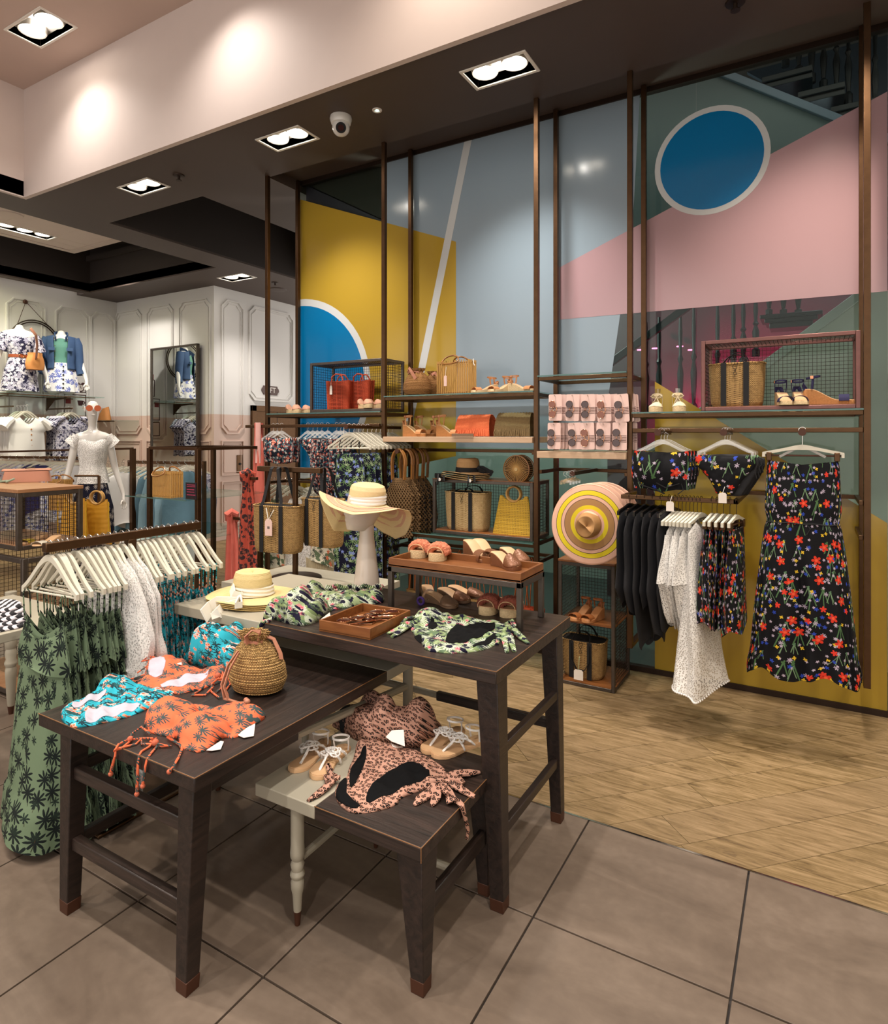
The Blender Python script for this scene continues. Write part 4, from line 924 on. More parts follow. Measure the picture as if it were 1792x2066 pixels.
def anklestrap(m,L,zt,r=.0035,z=.06,back=True,bx=.10,w=.006):
    x0=-L/2+.012; h=zt(0)
    P=[(x0+.035+.034*cos(a),.030*sin(a),h+z+.006*cos(a)) for a in [2*PI*i/20 for i in range(20)]]
    m.tube(P,.0012,4,True,ry=w/2,up=(0,0,1))
    if back:
        for s in (-1,1): m.tube([(x0+.03,s*.027,h),(x0+.033,s*.030,h+z*.5),(x0+.035,s*.0295,h+z)],.0012,4,ry=w/2,up=(1,0,0))
    return m
def shoe(kind,label,loc,rz,group=None,L=.235,mir=1,up=None,sole_m=None,in_m=None,name=None,rot=None,cat='shoe'):
    nm={'wedge':'wedge_sandal','slide':'wedge_mule','flat':'braided_sandal','slider':'fluffy_slider','mule':'woven_mule','esp':'tie_espadrille','toe':'espadrille_mule'}[kind]
    t=thing(name or nm,label,cat,loc,rz,group)
    if rot: t.rotation_euler=rot
    H=dict(wedge=(.085,.022),slide=(.075,.012),flat=(.011,.009),slider=(.032,.030),mule=(.055,.012),esp=(.028,.026),toe=(.034,.028))[kind]
    zt=lambda s:H[0]+(H[1]-H[0])*smooth(.12,.72,s)+ (.006*smooth(.8,1,s) if kind not in('wedge','slide') else 0); zb=lambda s:0
    up=up or MT['camel']; sole(M(),L,zt,zb).build('sole',sole_m or MT['jute'],t,local=True)
    sole(M(),L*.985,lambda s:zt(s)+.003,lambda s:zt(s)-.0015,.97).build('insole',in_m or MT['insole'],t,local=True)
    z2=lambda s:zt(s)+.002
    if kind=='slide':
        strap_over(M(),.78,L,z2,.055,.0025,.034).build('toe_strap',up,t,local=True)
    if kind=='wedge':
        strap_over(M(),.80,L,z2,.048,.0025,.030).build('toe_strap',up,t,local=True); anklestrap(M(),L,z2,z=.065,w=.010).build('ankle_strap',up,t,local=True)
        M().tube([(-L/2+.012,-.018,H[0]),(-L/2-.002,-.010,H[0]+.03),(-L/2-.002,.010,H[0]+.03),(-L/2+.012,.018,H[0])],.0014,4,ry=.012,up=(0,0,1)).build('heel_strap',up,t,local=True)
        M().box((-L/2+.035,-.034,H[0]+.058),(-L/2+.05,-.030,H[0]+.074)).build('buckle',MT['rosegold'],t,local=True)
    elif kind=='flat':
        m=M()
        def braid(P,r=.0046):
            P=[Vector(p) for p in P]; n=30; Q=[]
            for k in range(2):
                R=[]
                for i in range(n+1):
                    f=i/n*(len(P)-1); a=min(int(f),len(P)-2); q=P[a].lerp(P[a+1],f-a); dd=(P[a+1]-P[a]).normalized(); s=dd.cross(Vector((0,0,1))).normalized()
                    R.append(q+s*r*.55*sin(i*1.5+k*PI)+Vector((0,0,r*.35*cos(i*1.5+k*PI))))
                m.tube(R,r*.72,5)
        z=.013
        braid([(.075,.006,z),(.045,.006,z+.014),(.022,.006,z+.028)])
        for cx_,cy_,r in ((.0,-.002,.020),(.012,.018,.017),(.010,-.018,.017),(-.012,.012,.016),(-.012,-.012,.016)):
            braid([(cx_+r*cos(a),cy_+r*sin(a),z+.032-abs(cy_)*.3+.002*sin(2*a)) for a in [2*PI*i/12 for i in range(13)]],.003)
        for s in (-1,1): braid([(.012,s*.02,z+.028),(.006,s*.034,z+.012),(.0,s*.036,z-.004)]); braid([(-.012,s*.02,z+.028),(-.03,s*.032,z+.018),(-.05,s*.031,z-.002)])
        m.build('braided_straps',up if up!=MT['camel'] else MT['whitelth'],t,local=True); anklestrap(M(),L,z2,z=.045,bx=.1,w=.007).build('ankle_strap',MT['whitelth'],t,local=True)
    elif kind=='slider':
        m=M(); rr=random.Random(3)
        for i in range(9):
            a=PI*(.04+.92*i/8); y=-.034*cos(a)*1.15; zz=zt(.7)-.002+.030*sin(a)
            for k in (-.018,.010): m.ball((L*.2+k,y+.006,zz+.006),(.020,.017,.017),12,8)
        for i,v in enumerate(m.v):
            v=Vector(v); m.v[i]=tuple(v+v.normalized()*0+Vector((noise.noise(v*190),noise.noise(v*190+Vector((5,0,0))),noise.noise(v*190+Vector((0,5,0)))))*.0045)
        m.build('fur_band',up,t,local=True); strap_over(M(),.74,L,z2,.055,.003,.030).build('strap_lining',MT['insole'],t,local=True)
    elif kind in('mule','toe'):
        def fn(u,v):
            s=.60+.40*v; w=lerp(WS,s)[0]*.99; a=PI*u; x=(s-.5)*L*.99; Hh=.042*(1-v**2.2)+.004
            b=.0016*sin(u*46)*sin(v*30) if kind=='mule' else 0
            return (x,-w*cos(a)+.008*sin(PI*s),zt(s)+Hh*sin(a)+b)
        M().grid(fn,30,20).build('upper',up,t,local=True,solid=.0025)
        if kind=='toe':
            M().grid(lambda u,v:(-L/2+.004+.05*v*(1-.3*sin(PI*u)),-.026*cos(PI*u)*1.02,zt(0)+.045*(1-v)*sin(PI*u)**.4+.001),16,6).build('heel_counter',up,t,local=True,solid=.0025)
    elif kind=='esp':
        def fn(u,v):
            s=.55+.45*v; w=lerp(WS,s)[0]*.99; a=PI*u; return ((s-.5)*L*.99,-w*cos(a)+.008*sin(PI*s),zt(s)+(.034*(1-v**2)+.003)*sin(a))
        M().grid(fn,20,12).build('toe_cap',up,t,local=True,solid=.0025)
        m=M(); anklestrap(m,L,z2,z=.075,w=.016); m.tube([(-.02,-.03,.035),(-.03,.0,.085),(-.05,.028,.10)],.002,4,ry=.009,up=(1,0,0)).tube([(-.02,.03,.035),(-.03,.0,.085),(-.05,-.028,.10)],.002,4,ry=.009,up=(1,0,0))
        for s in (-1,1): m.tube([(-.028,0,.095),(-.02,s*.02,.11),(-.015,s*.035,.10),(-.022,s*.02,.09),(-.028,0,.092)],.002,4,ry=.008,up=(1,0,0)); m.tube([(-.02,0,.093),(-.01,s*.012,.07),(-.005,s*.022,.055)],.0015,4,ry=.007,up=(1,0,0))
        m.build('ankle_ribbon',up,t,local=True); M().tube([(-.075,0,.03),(-.078,0,.09),(-.078,0,.15)],[.016,.015,.018],10).build('clear_form',MT['clear'],t,local=True)
    if mir<0: t.scale=(1,-1,1)
    return t
MT['whitelth']=plain('white braided leather','#ece8e4',.5)
YG=4.07
def on(px,Y=YG,z=0): p=at(px,800,Y=Y); return (p.x,Y,z)
# ---------------- bay 1: red bags, wedges ----------------
Z1=1.782
def redbag(label,loc,rz):
    t=thing('woven_bag',label,'bag',loc,rz,'red raffia bags'); w,d,h=.23,.09,.24
    m=M()
    def S(u,v): # rounded box surface
        a=2*PI*u; c,s=cos(a),sin(a); k=.92+.10*v; return (w/2*sgn(c)*abs(c)**.4*k,d/2*sgn(s)*abs(s)**.4*k,h*v)
    for i in range(21): m.tube([S(j/48,(i+.2)/21) for j in range(48)],.0026,4,True)
    for j in range(48): m.tube([S(j/48,v/6) for v in range(7)],.0024,4)
    tag(m.build('open_weave',MT['redraf'],t,local=True,sm=False),kind='stuff')
    M().grid(lambda u,v:tuple(q*.97 if i<2 else q for i,q in enumerate(S(u,v*.97))),36,4,True).build('lining',plain('rust lining','#6e2414',.9),t,local=True)
    for y in (-1,1): M().tube([(-.055,y*.04,h),(-.05,y*.045,h+.03),(-.015,y*.04,h+.055),(.03,y*.03,h+.05),(.055,y*.04,h+.01),(.055,y*.042,h)],.006,6).build('handle',MT['redraf'],t,local=True)
    return t
a=on(686,4.08,1.807); rb=redbag('front red open weave raffia bag with white price tag in the wire crate',a,.10)
tg=thing('price_tag','white price tag hanging on the front red raffia bag','price tag',(a[0]-.045,a[1]-.060,a[2]+.20)); M().prism([(x,0,z) for x,z in ((-.013,-.075),(.013,-.075),(.013,-.012),(.007,0),(-.007,0),(-.013,-.012))],(0,-.001,0)).build('card',MT['tag'],tg,local=True,sm=False); M().tube([(0,0,-.005),(-.008,.01,.03),(.004,.02,.055)],.001,4).build('string',MT['string'],tg,local=True)
redbag('second red open weave raffia bag, standing behind the tagged one',(a[0]+.17,a[1]+.075,a[2]),-.12)
Le=.20
for i,(px,Y,lb,r_) in enumerate(((592,3.99,'left nude espadrille wedge at the left end of the glass shelf',-.35),(612,4.06,'right nude espadrille wedge, half behind the first at the left end',-.25),(737,3.99,'nude espadrille wedge at the right end inside the wire crate',-.5),(758,4.06,'nude espadrille wedge beside the crate post, right of its mate',-.45))):
    shoe('toe',lb,on(px,Y,Z1 if i<2 else 1.809),r_,'nude espadrilles',L=.2,up=plain('nude suede %d'%i,'#b98a72',.8))
# ---------------- bay 2 top shelf ----------------
Z2=1.895
p=pouch('brown raffia drawstring bag with pink tie at the left of the top glass shelf',on(842,4.0,Z2),0,.105,.205); 
M().tube([(-.05,-.05,.17),(-.02,-.065,.185),(.0,-.07,.165),(.03,-.07,.12)],.003,4,ry=.012).tube([(.0,-.07,.17),(-.03,-.068,.205),(-.055,-.05,.18)],.003,4,ry=.010).build('bow',MT['leather'],p,local=True)
p=pouch('brown raffia drawstring bag half hidden behind the bamboo bag',on(876,4.13,Z2),.6,.09,.19); M().tube([(-.02,-.06,.16),(.0,-.065,.175),(.03,-.06,.14)],.003,4,ry=.011).build('bow',MT['leather'],p,local=True)
def bamboo_bag(label,loc,rz,w=.26,d=.10,h=.25,n=19,mt=None,oval=True):
    t=thing('bamboo_bag',label,'bag',loc,rz,'bamboo cane bags'); mt=mt or MT['bamboo']
    me=M().tube([(0,0,0),(0,0,h)],.0042,6).build('cane',mt,t,local=True); first=True
    for k in range(n):
        for y in (-d/2,d/2):
            x=-w/2+w*k/(n-1)
            if first: me.location=(x,y,0); first=False; continue
            c=me.copy(); COL.objects.link(c); c.parent=t; c.location=(x,y,0)
    for x in (-w/2,w/2):
        for k in range(1,7): c=me.copy(); COL.objects.link(c); c.parent=t; c.location=(x,-d/2+d*k/7,0)
    for z in (.012,h-.02): M().tube([(-w/2,-d/2,z),(w/2,-d/2,z),(w/2,d/2,z),(-w/2,d/2,z)],.0035,5,True).build('hoop',MT['darkbamboo'],t,local=True)
    M().box((-w/2,-d/2,.004),(w/2,d/2,.010)).build('base',mt,t,local=True)
    for y,tl in ((-1,-.03),(1,.02)):
        M().tube([(.07*cos(a),y*d/2+tl+.03*sin(a)*-y,h-.01+.045*sin(a)*(1 if sin(a)>0 else .5)) for a in [2*PI*i/26 for i in range(26)]],.006,7,True).build('handle',MT['darkbamboo'],t,local=True)
    return t
b=bamboo_bag('slatted bamboo bag with oval handles on the top glass shelf',on(921,4.02,Z2),-.10,.275,.10,.245,15)
M().prism([(x-.055,-.062,z) for x,z in ((-.013,.06),(.013,.06),(.013,.13),(.0,.14),(-.013,.13))],(0,-.001,0)).build('price_tag',MT['pinkcard'],b,local=True,sm=False); M().tube([(-.055,-.062,.135),(-.05,-.058,.2)],.001,4).build('tag_string',MT['string'],b,local=True)
M().tube([(.13,.0,.23),(.15,0,.25),(.155,-.01,.22),(.165,-.01,.2)],.003,5).build('drawstring',MT['string'],b,local=True)
for px,Y,r_,lb in ((978,3.99,-2.2,'tan espadrille sandal nearest the bamboo bag on the top shelf'),(1010,3.99,-2.0,'tan espadrille sandal in the middle of the top shelf'),(1052,4.0,-.15,'tan ankle strap sandal seen from the side at the right of the top shelf')):
    s_=shoe('toe' if px<1040 else 'esp',lb,on(px,Y,Z2),r_,'tan sandals on the top shelf',L=.20,up=plain('tan suede','#c48f5a',.8)) if False else shoe('wedge',lb,on(px,Y,Z2),r_,'tan sandals on the top shelf',L=.21,up=MT['tanleather'],sole_m=MT['jute']); s_.scale=(1,1,.72)
# ---------------- bay 2 wood shelf ----------------
Z3=1.586
for px,Y,r_,lb in ((836,3.98,-.12,'tan cork wedge sandal at the left end of the wooden shelf'),(858,4.12,-.2,'tan cork wedge sandal partly behind the leftmost one'),(905,3.99,-.12,'tan cork wedge sandal next to the coral clutch'),(893,4.12,-.1,'tan cork wedge sandal behind its mate beside the coral clutch')):
    shoe('wedge',lb,on(px,Y,Z3),r_,'tan wedges on the wooden shelf',L=.215,up=MT['tanleather'],sole_m=MT['cork'])
def clutch(label,loc,rz,w,d,h,mt,stripe=False):
    t=thing('fringed_clutch',label,'bag',loc,rz,'crochet clutches')
    def fn(u,v):
        a=PI*u; y=-d/2*cos(a)*(1-.25*v*0); z=h*(sin(a)**.7 if 0<u<1 else 0); x=w*(v-.5)*(1-.10*sin(a)) 
        z+=.0035*sin(a*26)+.002*sin(v*70); return (x,y,max(z,.001))
    M().grid(fn,60,50).build('body',mt,t,local=True,ang=80)
    m=M(); r=random.Random(5)
    for i in range(46):
        x=-w/2+w*(i+.5)/46; l=.02+.05*r.random(); y=-d/2-.002-.008*r.random()
        m.tube([(x*.97,y+.010,.055),(x+.004*(r.random()-.5),y,.03),(x+.01*(r.random()-.5),y-.004,.004)],.0017,4)
    tag(m.build('fringe',mt,t,local=True),kind='stuff'); return t
clutch('coral orange crochet clutch with fringe on the wooden shelf',on(961,4.02,Z3),-.05,.29,.13,.155,MT['orangeraf'])
c=clutch('olive brown crochet clutch with fringe at the right end of the wooden shelf',on(1041,4.03,Z3),.04,.27,.15,.165,MT['olive'])
B('shelf_label',MT['taupe'],(on(938)[0],3.875,Z3),(on(980)[0],3.885,Z3+.022)) and tag(bpy.data.objects['shelf_label'],'small brown label strip on the wooden shelf edge below the coral clutch','label')
# ---------------- bay 2 arm: macrame bags ----------------
def macrame(label,loc,rz,seed=0,net=True):
    t=thing('macrame_bag',label,'bag',loc,rz,'macrame bags on the arm'); w=.27;z0=-.64;z1=-.20
    def S(u,v): # front/back sheet; u across, v down
        hw=lerp([(0,.04),(.14,.09),(.3,.125),(.75,.135),(1,.12)],v)[0]; return hw*(2*u-1)+.006*sin(v*6+seed), z1+(z0-z1)*v, .014*sin(PI*u)*sin(PI*min(1,v*1.1))+.003
    m=M()
    n=10
    for sgn_ in (-1,1):
        for k in range(-n,n*2):
            for dr in (1,-1):
                P=[]
                for i in range(25):
                    v=i/24; u=(k/n)+dr*v*1.35 if dr>0 else (k/n)+1-v*1.35*1.0
                    if 0<=u<=1: x,z,y=S(u,v); P.append((x,sgn_*(y+.001*sin(i*2)),z))
                if len(P)>2: m.tube(P,.0030,4)
        if not net and sgn_<0: break
    tag(m.build('knotted_net',MT['rope'],t,local=True),kind='stuff')
    if not net: M().grid(lambda u,v:(S(u,v)[0]*.98,0,S(u,v)[1]),10,12).build('lining',MT['liner'],t,local=True,solid=.002)
    for y in (-.012,.012): M().tube([(-.058*cos(a)*(1 if sin(a)>.2 else .95),y+.004,-.10+.115*sin(a)*.98-.0) if True else 0 for a in [PI*i/16 for i in range(17)]],.0085,7).tube([(-.055,y,-.10),(-.05,y,-.21)],.0075,7).tube([(.055,y,-.10),(.05,y,-.21)],.0075,7).build('wooden_handle',MT['darkbamboo'],t,local=True)
    return t
for i in range(5):
    macrame(['front macrame net bag hanging below the wooden shelf','second macrame net bag on the arm','third macrame net bag on the arm','fourth macrame net bag on the arm','rearmost macrame net bag on the arm near the glass'][i],(-2.6475+.012*(i%2)+(.0 if i else -.01),3.87+.075*i,1.475),.12*((-1)**i)+(0.1 if i else -.02),i,i<2)
# ---------------- bay 2 crate: hats on top, round bag, tote, yellow bag ----------------
def brim_hat(label,loc,rz,R=.18,ch=.11,cr=.082,mt=None,wave=.012,k=3,band=None,crown=True,group=None,rot=None,dip=.0,tilt=0,name='straw_hat',ph=0,brimmt=None):
    t=thing(name,label,'hat',loc,rz,group); mt=mt or MT['plainstraw']
    def br(u,v):
        a=2*PI*u; r=cr+(R-cr)*v; row=.0007*sin(r/.0042*2*PI); return (r*cos(a)*1.08,r*sin(a)*.95,dip*v*v*-1+wave*v*v*sin(k*a+ph)+row)
    M().grid(br,72,34,True).build('brim',brimmt or mt,t,local=True,solid=.0022)
    if crown:
        def cf(u,v):
            a=2*PI*u; q=lerp([(0,1,0),(.55,.93,.72),(.75,.84,.92),(.88,.60,1.0),(1,.01,.97)],v); row=.0006*sin(v*110)
            return ((cr*q[0]+row)*cos(a)*1.08,(cr*q[0]+row)*sin(a)*.92,ch*q[1]-.010*smooth(.8,1,v)*(abs(sin(a))))
        M().grid(cf,48,40,True).build('crown',mt,t,local=True)
    if band: M().grid(lambda u,v:((cr*(1-.05*v)+.0035+.0012*sin(v*14+u*9))*cos(2*PI*u)*1.08,(cr*(1-.05*v)+.0035+.0012*sin(v*14+u*9))*sin(2*PI*u)*.92,.002+.036*v+.004*sin(2*PI*u)),48,8,True).build('hat_band',band,t,local=True)
    if rot: t.rotation_euler=rot
    return t
MT['plainstraw']=plain('plain pale straw','#c9ab77',.85,0,.12,60,.4,160); MT['wht']=plain('ivory ribbon','#e9e3d6',.85,0,.02)
cx_=on(940,4.08,0)[0]
for i in range(4):
    h=brim_hat(['lowest of the stacked black-ribbon straw hats on the crate','second stacked straw hat with thin black brim line','third stacked straw hat with thin black brim line','black ribbon straw hat on top of the stack'][i],(cx_+.008*i,4.07,1.287+.013*i),.3*i,.175,.105,.085,MT['plainstraw'] if i<3 else plain('tan straw','#a98458',.85,0,.1,60,.4,160),.012,2,MT['black'] if i==3 else None,i==3,'black ribbon hats on the crate',ph=i*.4)
    M().tube([(.182*cos(2*PI*j/40),.160*sin(2*PI*j/40),.012*.85*sin(2*2*PI*j/40+i*.4)+.002) for j in range(40)],.0016,4,True).build('brim_line',MT['black'],h,local=True)
    if i==3: M().tube([(.05,-.075,.03),(.07,-.10,.03),(.10,-.12,.01),(.13,-.14,-.01)],.004,4,ry=.02).tube([(.05,-.075,.03),(.045,-.11,.02),(.07,-.13,.0)],.004,4,ry=.018).ball((.05,-.08,.03),.016,8,6).build('bow',MT['black'],h,local=True)
for dx,lb in ((-.15,'black ribbon end hanging over the left of the wire crate'),(.10,'black ribbon end spread beside the hat stack')):
    p=(cx_+dx,3.94,1.285); t=thing('hat_ribbon',lb,'ribbon',p); M().tube([(-.06,.05,.012),(-.02,.02,.012),(.0,-.005,.008),(.005,-.018,-.015),(.0,-.020,-.05)],[.004]*5,4,ry=[.010,.018,.022,.026,.020]).tube([(-.06,.05,.012),(.02,.02,.014),(.05,-.012,.010),(.055,-.018,-.02)],.003,4,ry=.018).build('ribbon',MT['black'],t,local=True)
    M().lathe([(.012,0),(.012,.002)],12,(0.02,-.024,-.01),axis='y').build('tag_disc',MT['white'],t,local=True)
p=on(1047,4.02,1.287+.075); t=thing('round_bamboo_bag','round bamboo cane bag standing on the wire crate','bag',p)
R_=.092; first=None
for k in range(44):
    a=2*PI*k/44
    if k==0: first=M().tube([(.012,0,0),(R_,0,0)],.0016,5).build('cane',MT['bamboo'],t,local=True); first.location=(0,-.045,0); first.rotation_euler=(0,0,0); continue
    c=first.copy(); COL.objects.link(c); c.parent=t; c.location=(0,-.045,0); c.rotation_euler=(0,-a,0)
M().lathe([(R_,-.048),(R_+.006,-.046),(R_+.006,-.04),(R_,-.038)],40,axis='y',cap=False).lathe([(R_,.04),(R_+.006,.042),(R_+.006,.05),(R_,.05)],40,axis='y',cap=False).build('hoop',MT['darkbamboo'],t,local=True)
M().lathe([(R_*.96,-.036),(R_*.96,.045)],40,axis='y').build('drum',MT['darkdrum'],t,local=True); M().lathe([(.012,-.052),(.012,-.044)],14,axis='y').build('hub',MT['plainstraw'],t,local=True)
for i in range(40): 
    if i==0: fs_=M().tube([(0,-.044,0),(0,.046,0)],.0022,5).build('side_slat',MT['bamboo'],t,local=True); fs_.location=(R_,0,0); continue
    c=fs_.copy(); COL.objects.link(c); c.parent=t; c.location=(R_*cos(2*PI*i/40),0,R_*sin(2*PI*i/40))
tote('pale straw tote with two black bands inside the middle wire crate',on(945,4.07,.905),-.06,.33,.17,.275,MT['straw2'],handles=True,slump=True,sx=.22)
def yellow_bag(label,loc,rz,w=.30,h=.28,z0=0,name='yellow_bag',group='yellow ring bags',mt=None,taper=.66):
    t=thing(name,label,'bag',loc,rz,group); mt=mt or MT['yellow']
    def fn(u,v):
        a=2*PI*u; c,s=cos(a),sin(a); hw=w/2*(1-(1-taper)*v); return (hw*sgn(c)*abs(c)**.5,.03*sgn(s)*abs(s)**.6*(1-.6*v)+.0007*sin(v*60),h*v-.035*smooth(.8,1,v)*max(0,1-abs(hw*c/.065))**.5)
    M().grid(fn,60,40,True).build('body',mt,t,local=True); 
    for y in (-.010,.012): M().tube([(.052*cos(a),y,h+.012+.052*sin(a)) for a in [2*PI*i/28 for i in range(28)]],.0075,8,True).build('ring_handle',MT['bamboo'],t,local=True)
    return t
def perf():
    n=N('perforated yellow'); v=n.co('Object'); s=n.n('ShaderNodeSeparateXYZ'); n.put(s.inputs[0],v); c=n.n('ShaderNodeCombineXYZ'); n.put(c.inputs[0],s.outputs[0]); n.put(c.inputs[1],s.outputs[2])
    m=motif(n,c.outputs[0],85,.0030,1,1,1.1,rand=0.0); n.bump(n.ma('SUBTRACT',1,m[0]),.8,.003); return n.fin(n.mix(m[0],lin('#c29a2b'),lin('#33240c')),.7)
MT['perf']=perf(); yellow_bag('mustard perforated bag with ring handles inside the middle wire crate',on(1037,4.02,.905),0,.32,.27,mt=MT['perf'])
# hanging totes with orange straps on the low rail
rr=random.Random(4)
for i,px in enumerate((838,862,888,930,965,1000,1052,1075)):
    x=at(px,1180,Y=4.13).x; t=thing('hanging_tote',['leftmost rust strapped bag on the low rail','second rust strapped bag on the low rail','third rust strapped bag on the low rail','thin strapped tan bag on the low rail','thin strapped tan bag in the middle of the low rail','thin strapped tan bag right of the middle','rust strapped red bag near the right post','rightmost rust strapped red bag on the low rail'][i],'bag',(x,4.13,.735),.2*(i%3-1),'strapped bags on the low rail')
    w=.006 if 3<=i<=5 else .011
    for s in (-1,1): M().tube([(0,s*.012,.004),(s*.012,s*.014,-.02),(s*.05,s*.02,-.36)],.0015,4,ry=w/2,up=(0,1,0)).tube([(0,s*.012,.004),(-s*.008,s*.014,-.02),(-s*.03,s*.02,-.36)],.0015,4,ry=w/2,up=(0,1,0)).build('strap',plain('rust leather','#b05f2e',.5),t,local=True)
    weave_body(M(),.17,.05,.18,1.05,1,30,60).xf(Matrix.Translation((0,0,-.53))).build('body',MT['redraf'] if i>5 else MT['straw'],t,local=True)
# ---------------- bay 3: sunglasses cards ----------------
def sun_card(label,loc,rz,group,lens='lens',front=True,tilt=0,wood_=False):
    t=thing('sunglasses_card' if front else 'backing_card',label,'sunglasses' if front else 'card',loc,rz,group)
    w,h=.088,.172
    M().prism([(x*w/2,0,z*h-h) for x,z in ((-.86,0),(.86,0),(1,.04),(1,.96),(.86,1),(-.86,1),(-1,.96),(-1,.04))],(0,.0012,0)).build('card',MT['pinkcard'],t,local=True,sm=False)
    m=M()
    for k in range(5): m.box((-w/2+.002,-.0008,-.085-.0095*k),(w/2-.002,-.0001,-.0818-.0095*k))
    m.build('printed_stripes',MT['brownprint'],t,local=True,sm=False)
    if front:
        x=-.018
        for z in (-.065,-.128):
            M().lathe([(.0215,-.012),(.0215,-.010)],20,(x,0,z),axis='y',sy=1).build('lens',MT[lens],t,local=True)
            M().tube([(x+.0225*cos(a),-.011,z+.0225*sin(a)) for a in [2*PI*i/20 for i in range(20)]],.0015,5,True).build('rim',MT['rosegold'] if lens=='lens2' else MT['darkmetal'],t,local=True)
        M().tube([(x,-.011,-.0875),(x+.004,-.013,-.097),(x,-.011,-.1055)],.0018,5).build('bridge',MT['rosegold'],t,local=True)
        for z,s in ((-.043,1),(-.15,-1)): M().tube([(x,-.011,z),(x+.012,-.007,z),(x+.03,-.004,z-s*.06)],.0018,5).build('temple',MT['rosegold'],t,local=True)
        M().tube([(0,.06,-.012),(0,-.012,-.012),(0,-.016,-.006)],.0022,5).build('peg',MT['chrome'],t,local=True)
    if tilt: t.rotation_euler=(0,tilt,rz)
    return t
rr=random.Random(11); names=('first','second','third','fourth','fifth')
for row,(zt_,pxs) in enumerate(((1.668,(1122,1157,1188,1219,1254)),(1.4995+.172,(1120,1160,1186,1219,1252)))):
    for i,px in enumerate(pxs):
        z=1.862-.003*i if row==0 else 1.677
        x=at(px,840,Y=3.90).x; ti=(rr.random()-.5)*.14
        sun_card('%s sunglasses card from the left in the %s row'%(names[i],('upper','lower')[row]),(x,3.885+.006*(i%2),z),.10*(rr.random()-.2),'sunglasses on pink cards',('lens','lens2')[(i+row)%3==0],True,ti)
        for k in range(3): sun_card('%s pink striped card behind the %s sunglasses of the %s row'%(ORD[k],names[i],('upper','lower')[row]),(x+.014*(k+1)+.003*rr.random(),3.90+.020*(k+1),z+.004*(rr.random()-.5)),.05*(rr.random()-.5),'pink cards behind the sunglasses','lens',False,ti+.06*(rr.random()-.5))
# striped sun hats hanging below
def rings(mt_name,stops,k=1.0):
    n=N(mt_name); s=n.n('ShaderNodeSeparateXYZ'); n.put(s.inputs[0],n.co('Object')); x,z=s.outputs[0],s.outputs[2]
    r=n.ma('SQRT',n.ma('ADD',n.ma('MULTIPLY',x,x),n.ma('MULTIPLY',z,z))); return n.fin(n.ramp(n.ma('DIVIDE',r,.25),stops,'CONSTANT'),.8)
PK='#d9ab94'; YL='#d8c21c'; TN='#a3794a'; BK='#3a2418'
MT['ringhat']=rings('pink yellow ring straw',[(0,TN),(.30,PK),(.36,YL),(.455,TN),(.60,BK),(.612,PK),(.685,BK),(.697,YL),(.80,BK),(.812,PK),(.925,'#b98a6e'),(.935,PK)])
def side_hat(label,loc,R=.232,ph=0,crown=True,rz=0):
    t=thing('striped_sun_hat',label,'hat',loc,rz,'striped sun hats on the arm')
    M().grid(lambda u,v:((.072+(R-.072)*v)*cos(2*PI*u)*(1-.0*v),-.014*v*v*sin(2*2*PI*u+ph)+.02*v*v*(.3+.5*sin(2*PI*u+ph)),(.072+(R-.072)*v)*sin(2*PI*u)*1.04),72,24,True).build('brim',MT['ringhat'],t,local=True,solid=.0022)
    if crown: M().grid(lambda u,v:((.072*lerp([(0,1,0),(.5,.9,.7),(.8,.74,.95),(.92,.45,1),(1,.01,.93)],v)[0])*cos(2*PI*u)+.010*v,-.115*lerp([(0,1,0),(.5,.9,.7),(.8,.74,.95),(.92,.45,1),(1,.01,.93)],v)[1]+.03*v*abs(cos(2*PI*u-.9))*smooth(.6,1,v),(.072*lerp([(0,1,0),(.5,.9,.7),(.8,.74,.95),(.92,.45,1),(1,.01,.93)],v)[0])*sin(2*PI*u)*1.1),48,30,True).build('crown',MT['ringhat'],t,local=True)
    return t
hx_=at(1189,1058,Y=3.66)
for i in range(4):
    side_hat(['front pink and yellow ringed sun hat with tan crown','second ringed sun hat, a rim behind the front one','third ringed sun hat behind the front one','rearmost ringed sun hat on the arm'][i],(hx_.x+.012*i,3.66+.055*i,hx_.z+.004*i),.232-.003*i,.8*i+.5,i==0,.05*i)
    t=hanger_parts(thing('hat_clip','clear plastic clip holding the '+('front','second','third','rearmost')[i]+' ringed sun hat','clip',(-1.2925,3.68+.055*i,1.372),0,'clear hat clips'),hw=.03,drop=.075,top=.04,bar=False,mt=MT['clear'],hook=MT['clear'],clear=True)
# ---------------- floor crate goods ----------------
for px,Y,lb in ((1172,3.97,'left tan strappy sandal on the crate shelf'),(1197,3.97,'right tan strappy sandal on the crate shelf')):
    s_=shoe('wedge',lb,on(px,Y,.411),-1.9,'tan sandals in the tall crate',L=.20,up=plain('tan patent','#9a5b31',.3),sole_m=MT['tanleather'],in_m=MT['tanleather']); s_.scale=(1,1,.8)
b=tote('straw tote with black straps at the foot of the tall wire crate',on(1180,4.03,.028),0,.27,.17,.235,MT['straw'],sx=.22)
ribbon(M(),[(-.06,-.093,.22),(-.055,-.10,.12),(-.02,-.105,.06),(.03,-.105,.06),(.062,-.10,.12),(.06,-.093,.22)],.018,.003,(0,1,0)).build('handle',MT['black'],b,local=True)
p=on(1172,3.915,.0); t=thing('price_tag','white paper tag hanging below the straw tote at the floor','price tag',(p[0],3.868,.13)); M().tube([(0,.02,.06),(.002,.0,.01),(0,0,-.02)],.001,4).build('string',plain('green string','#9db58c'),t,local=True); M().prism([(x,0,z) for x,z in ((-.03,-.085),(.03,-.085),(.03,-.03),(.02,-.02),(-.02,-.02),(-.03,-.03))],(0,.001,0)).build('card',MT['tag'],t,local=True,sm=False)
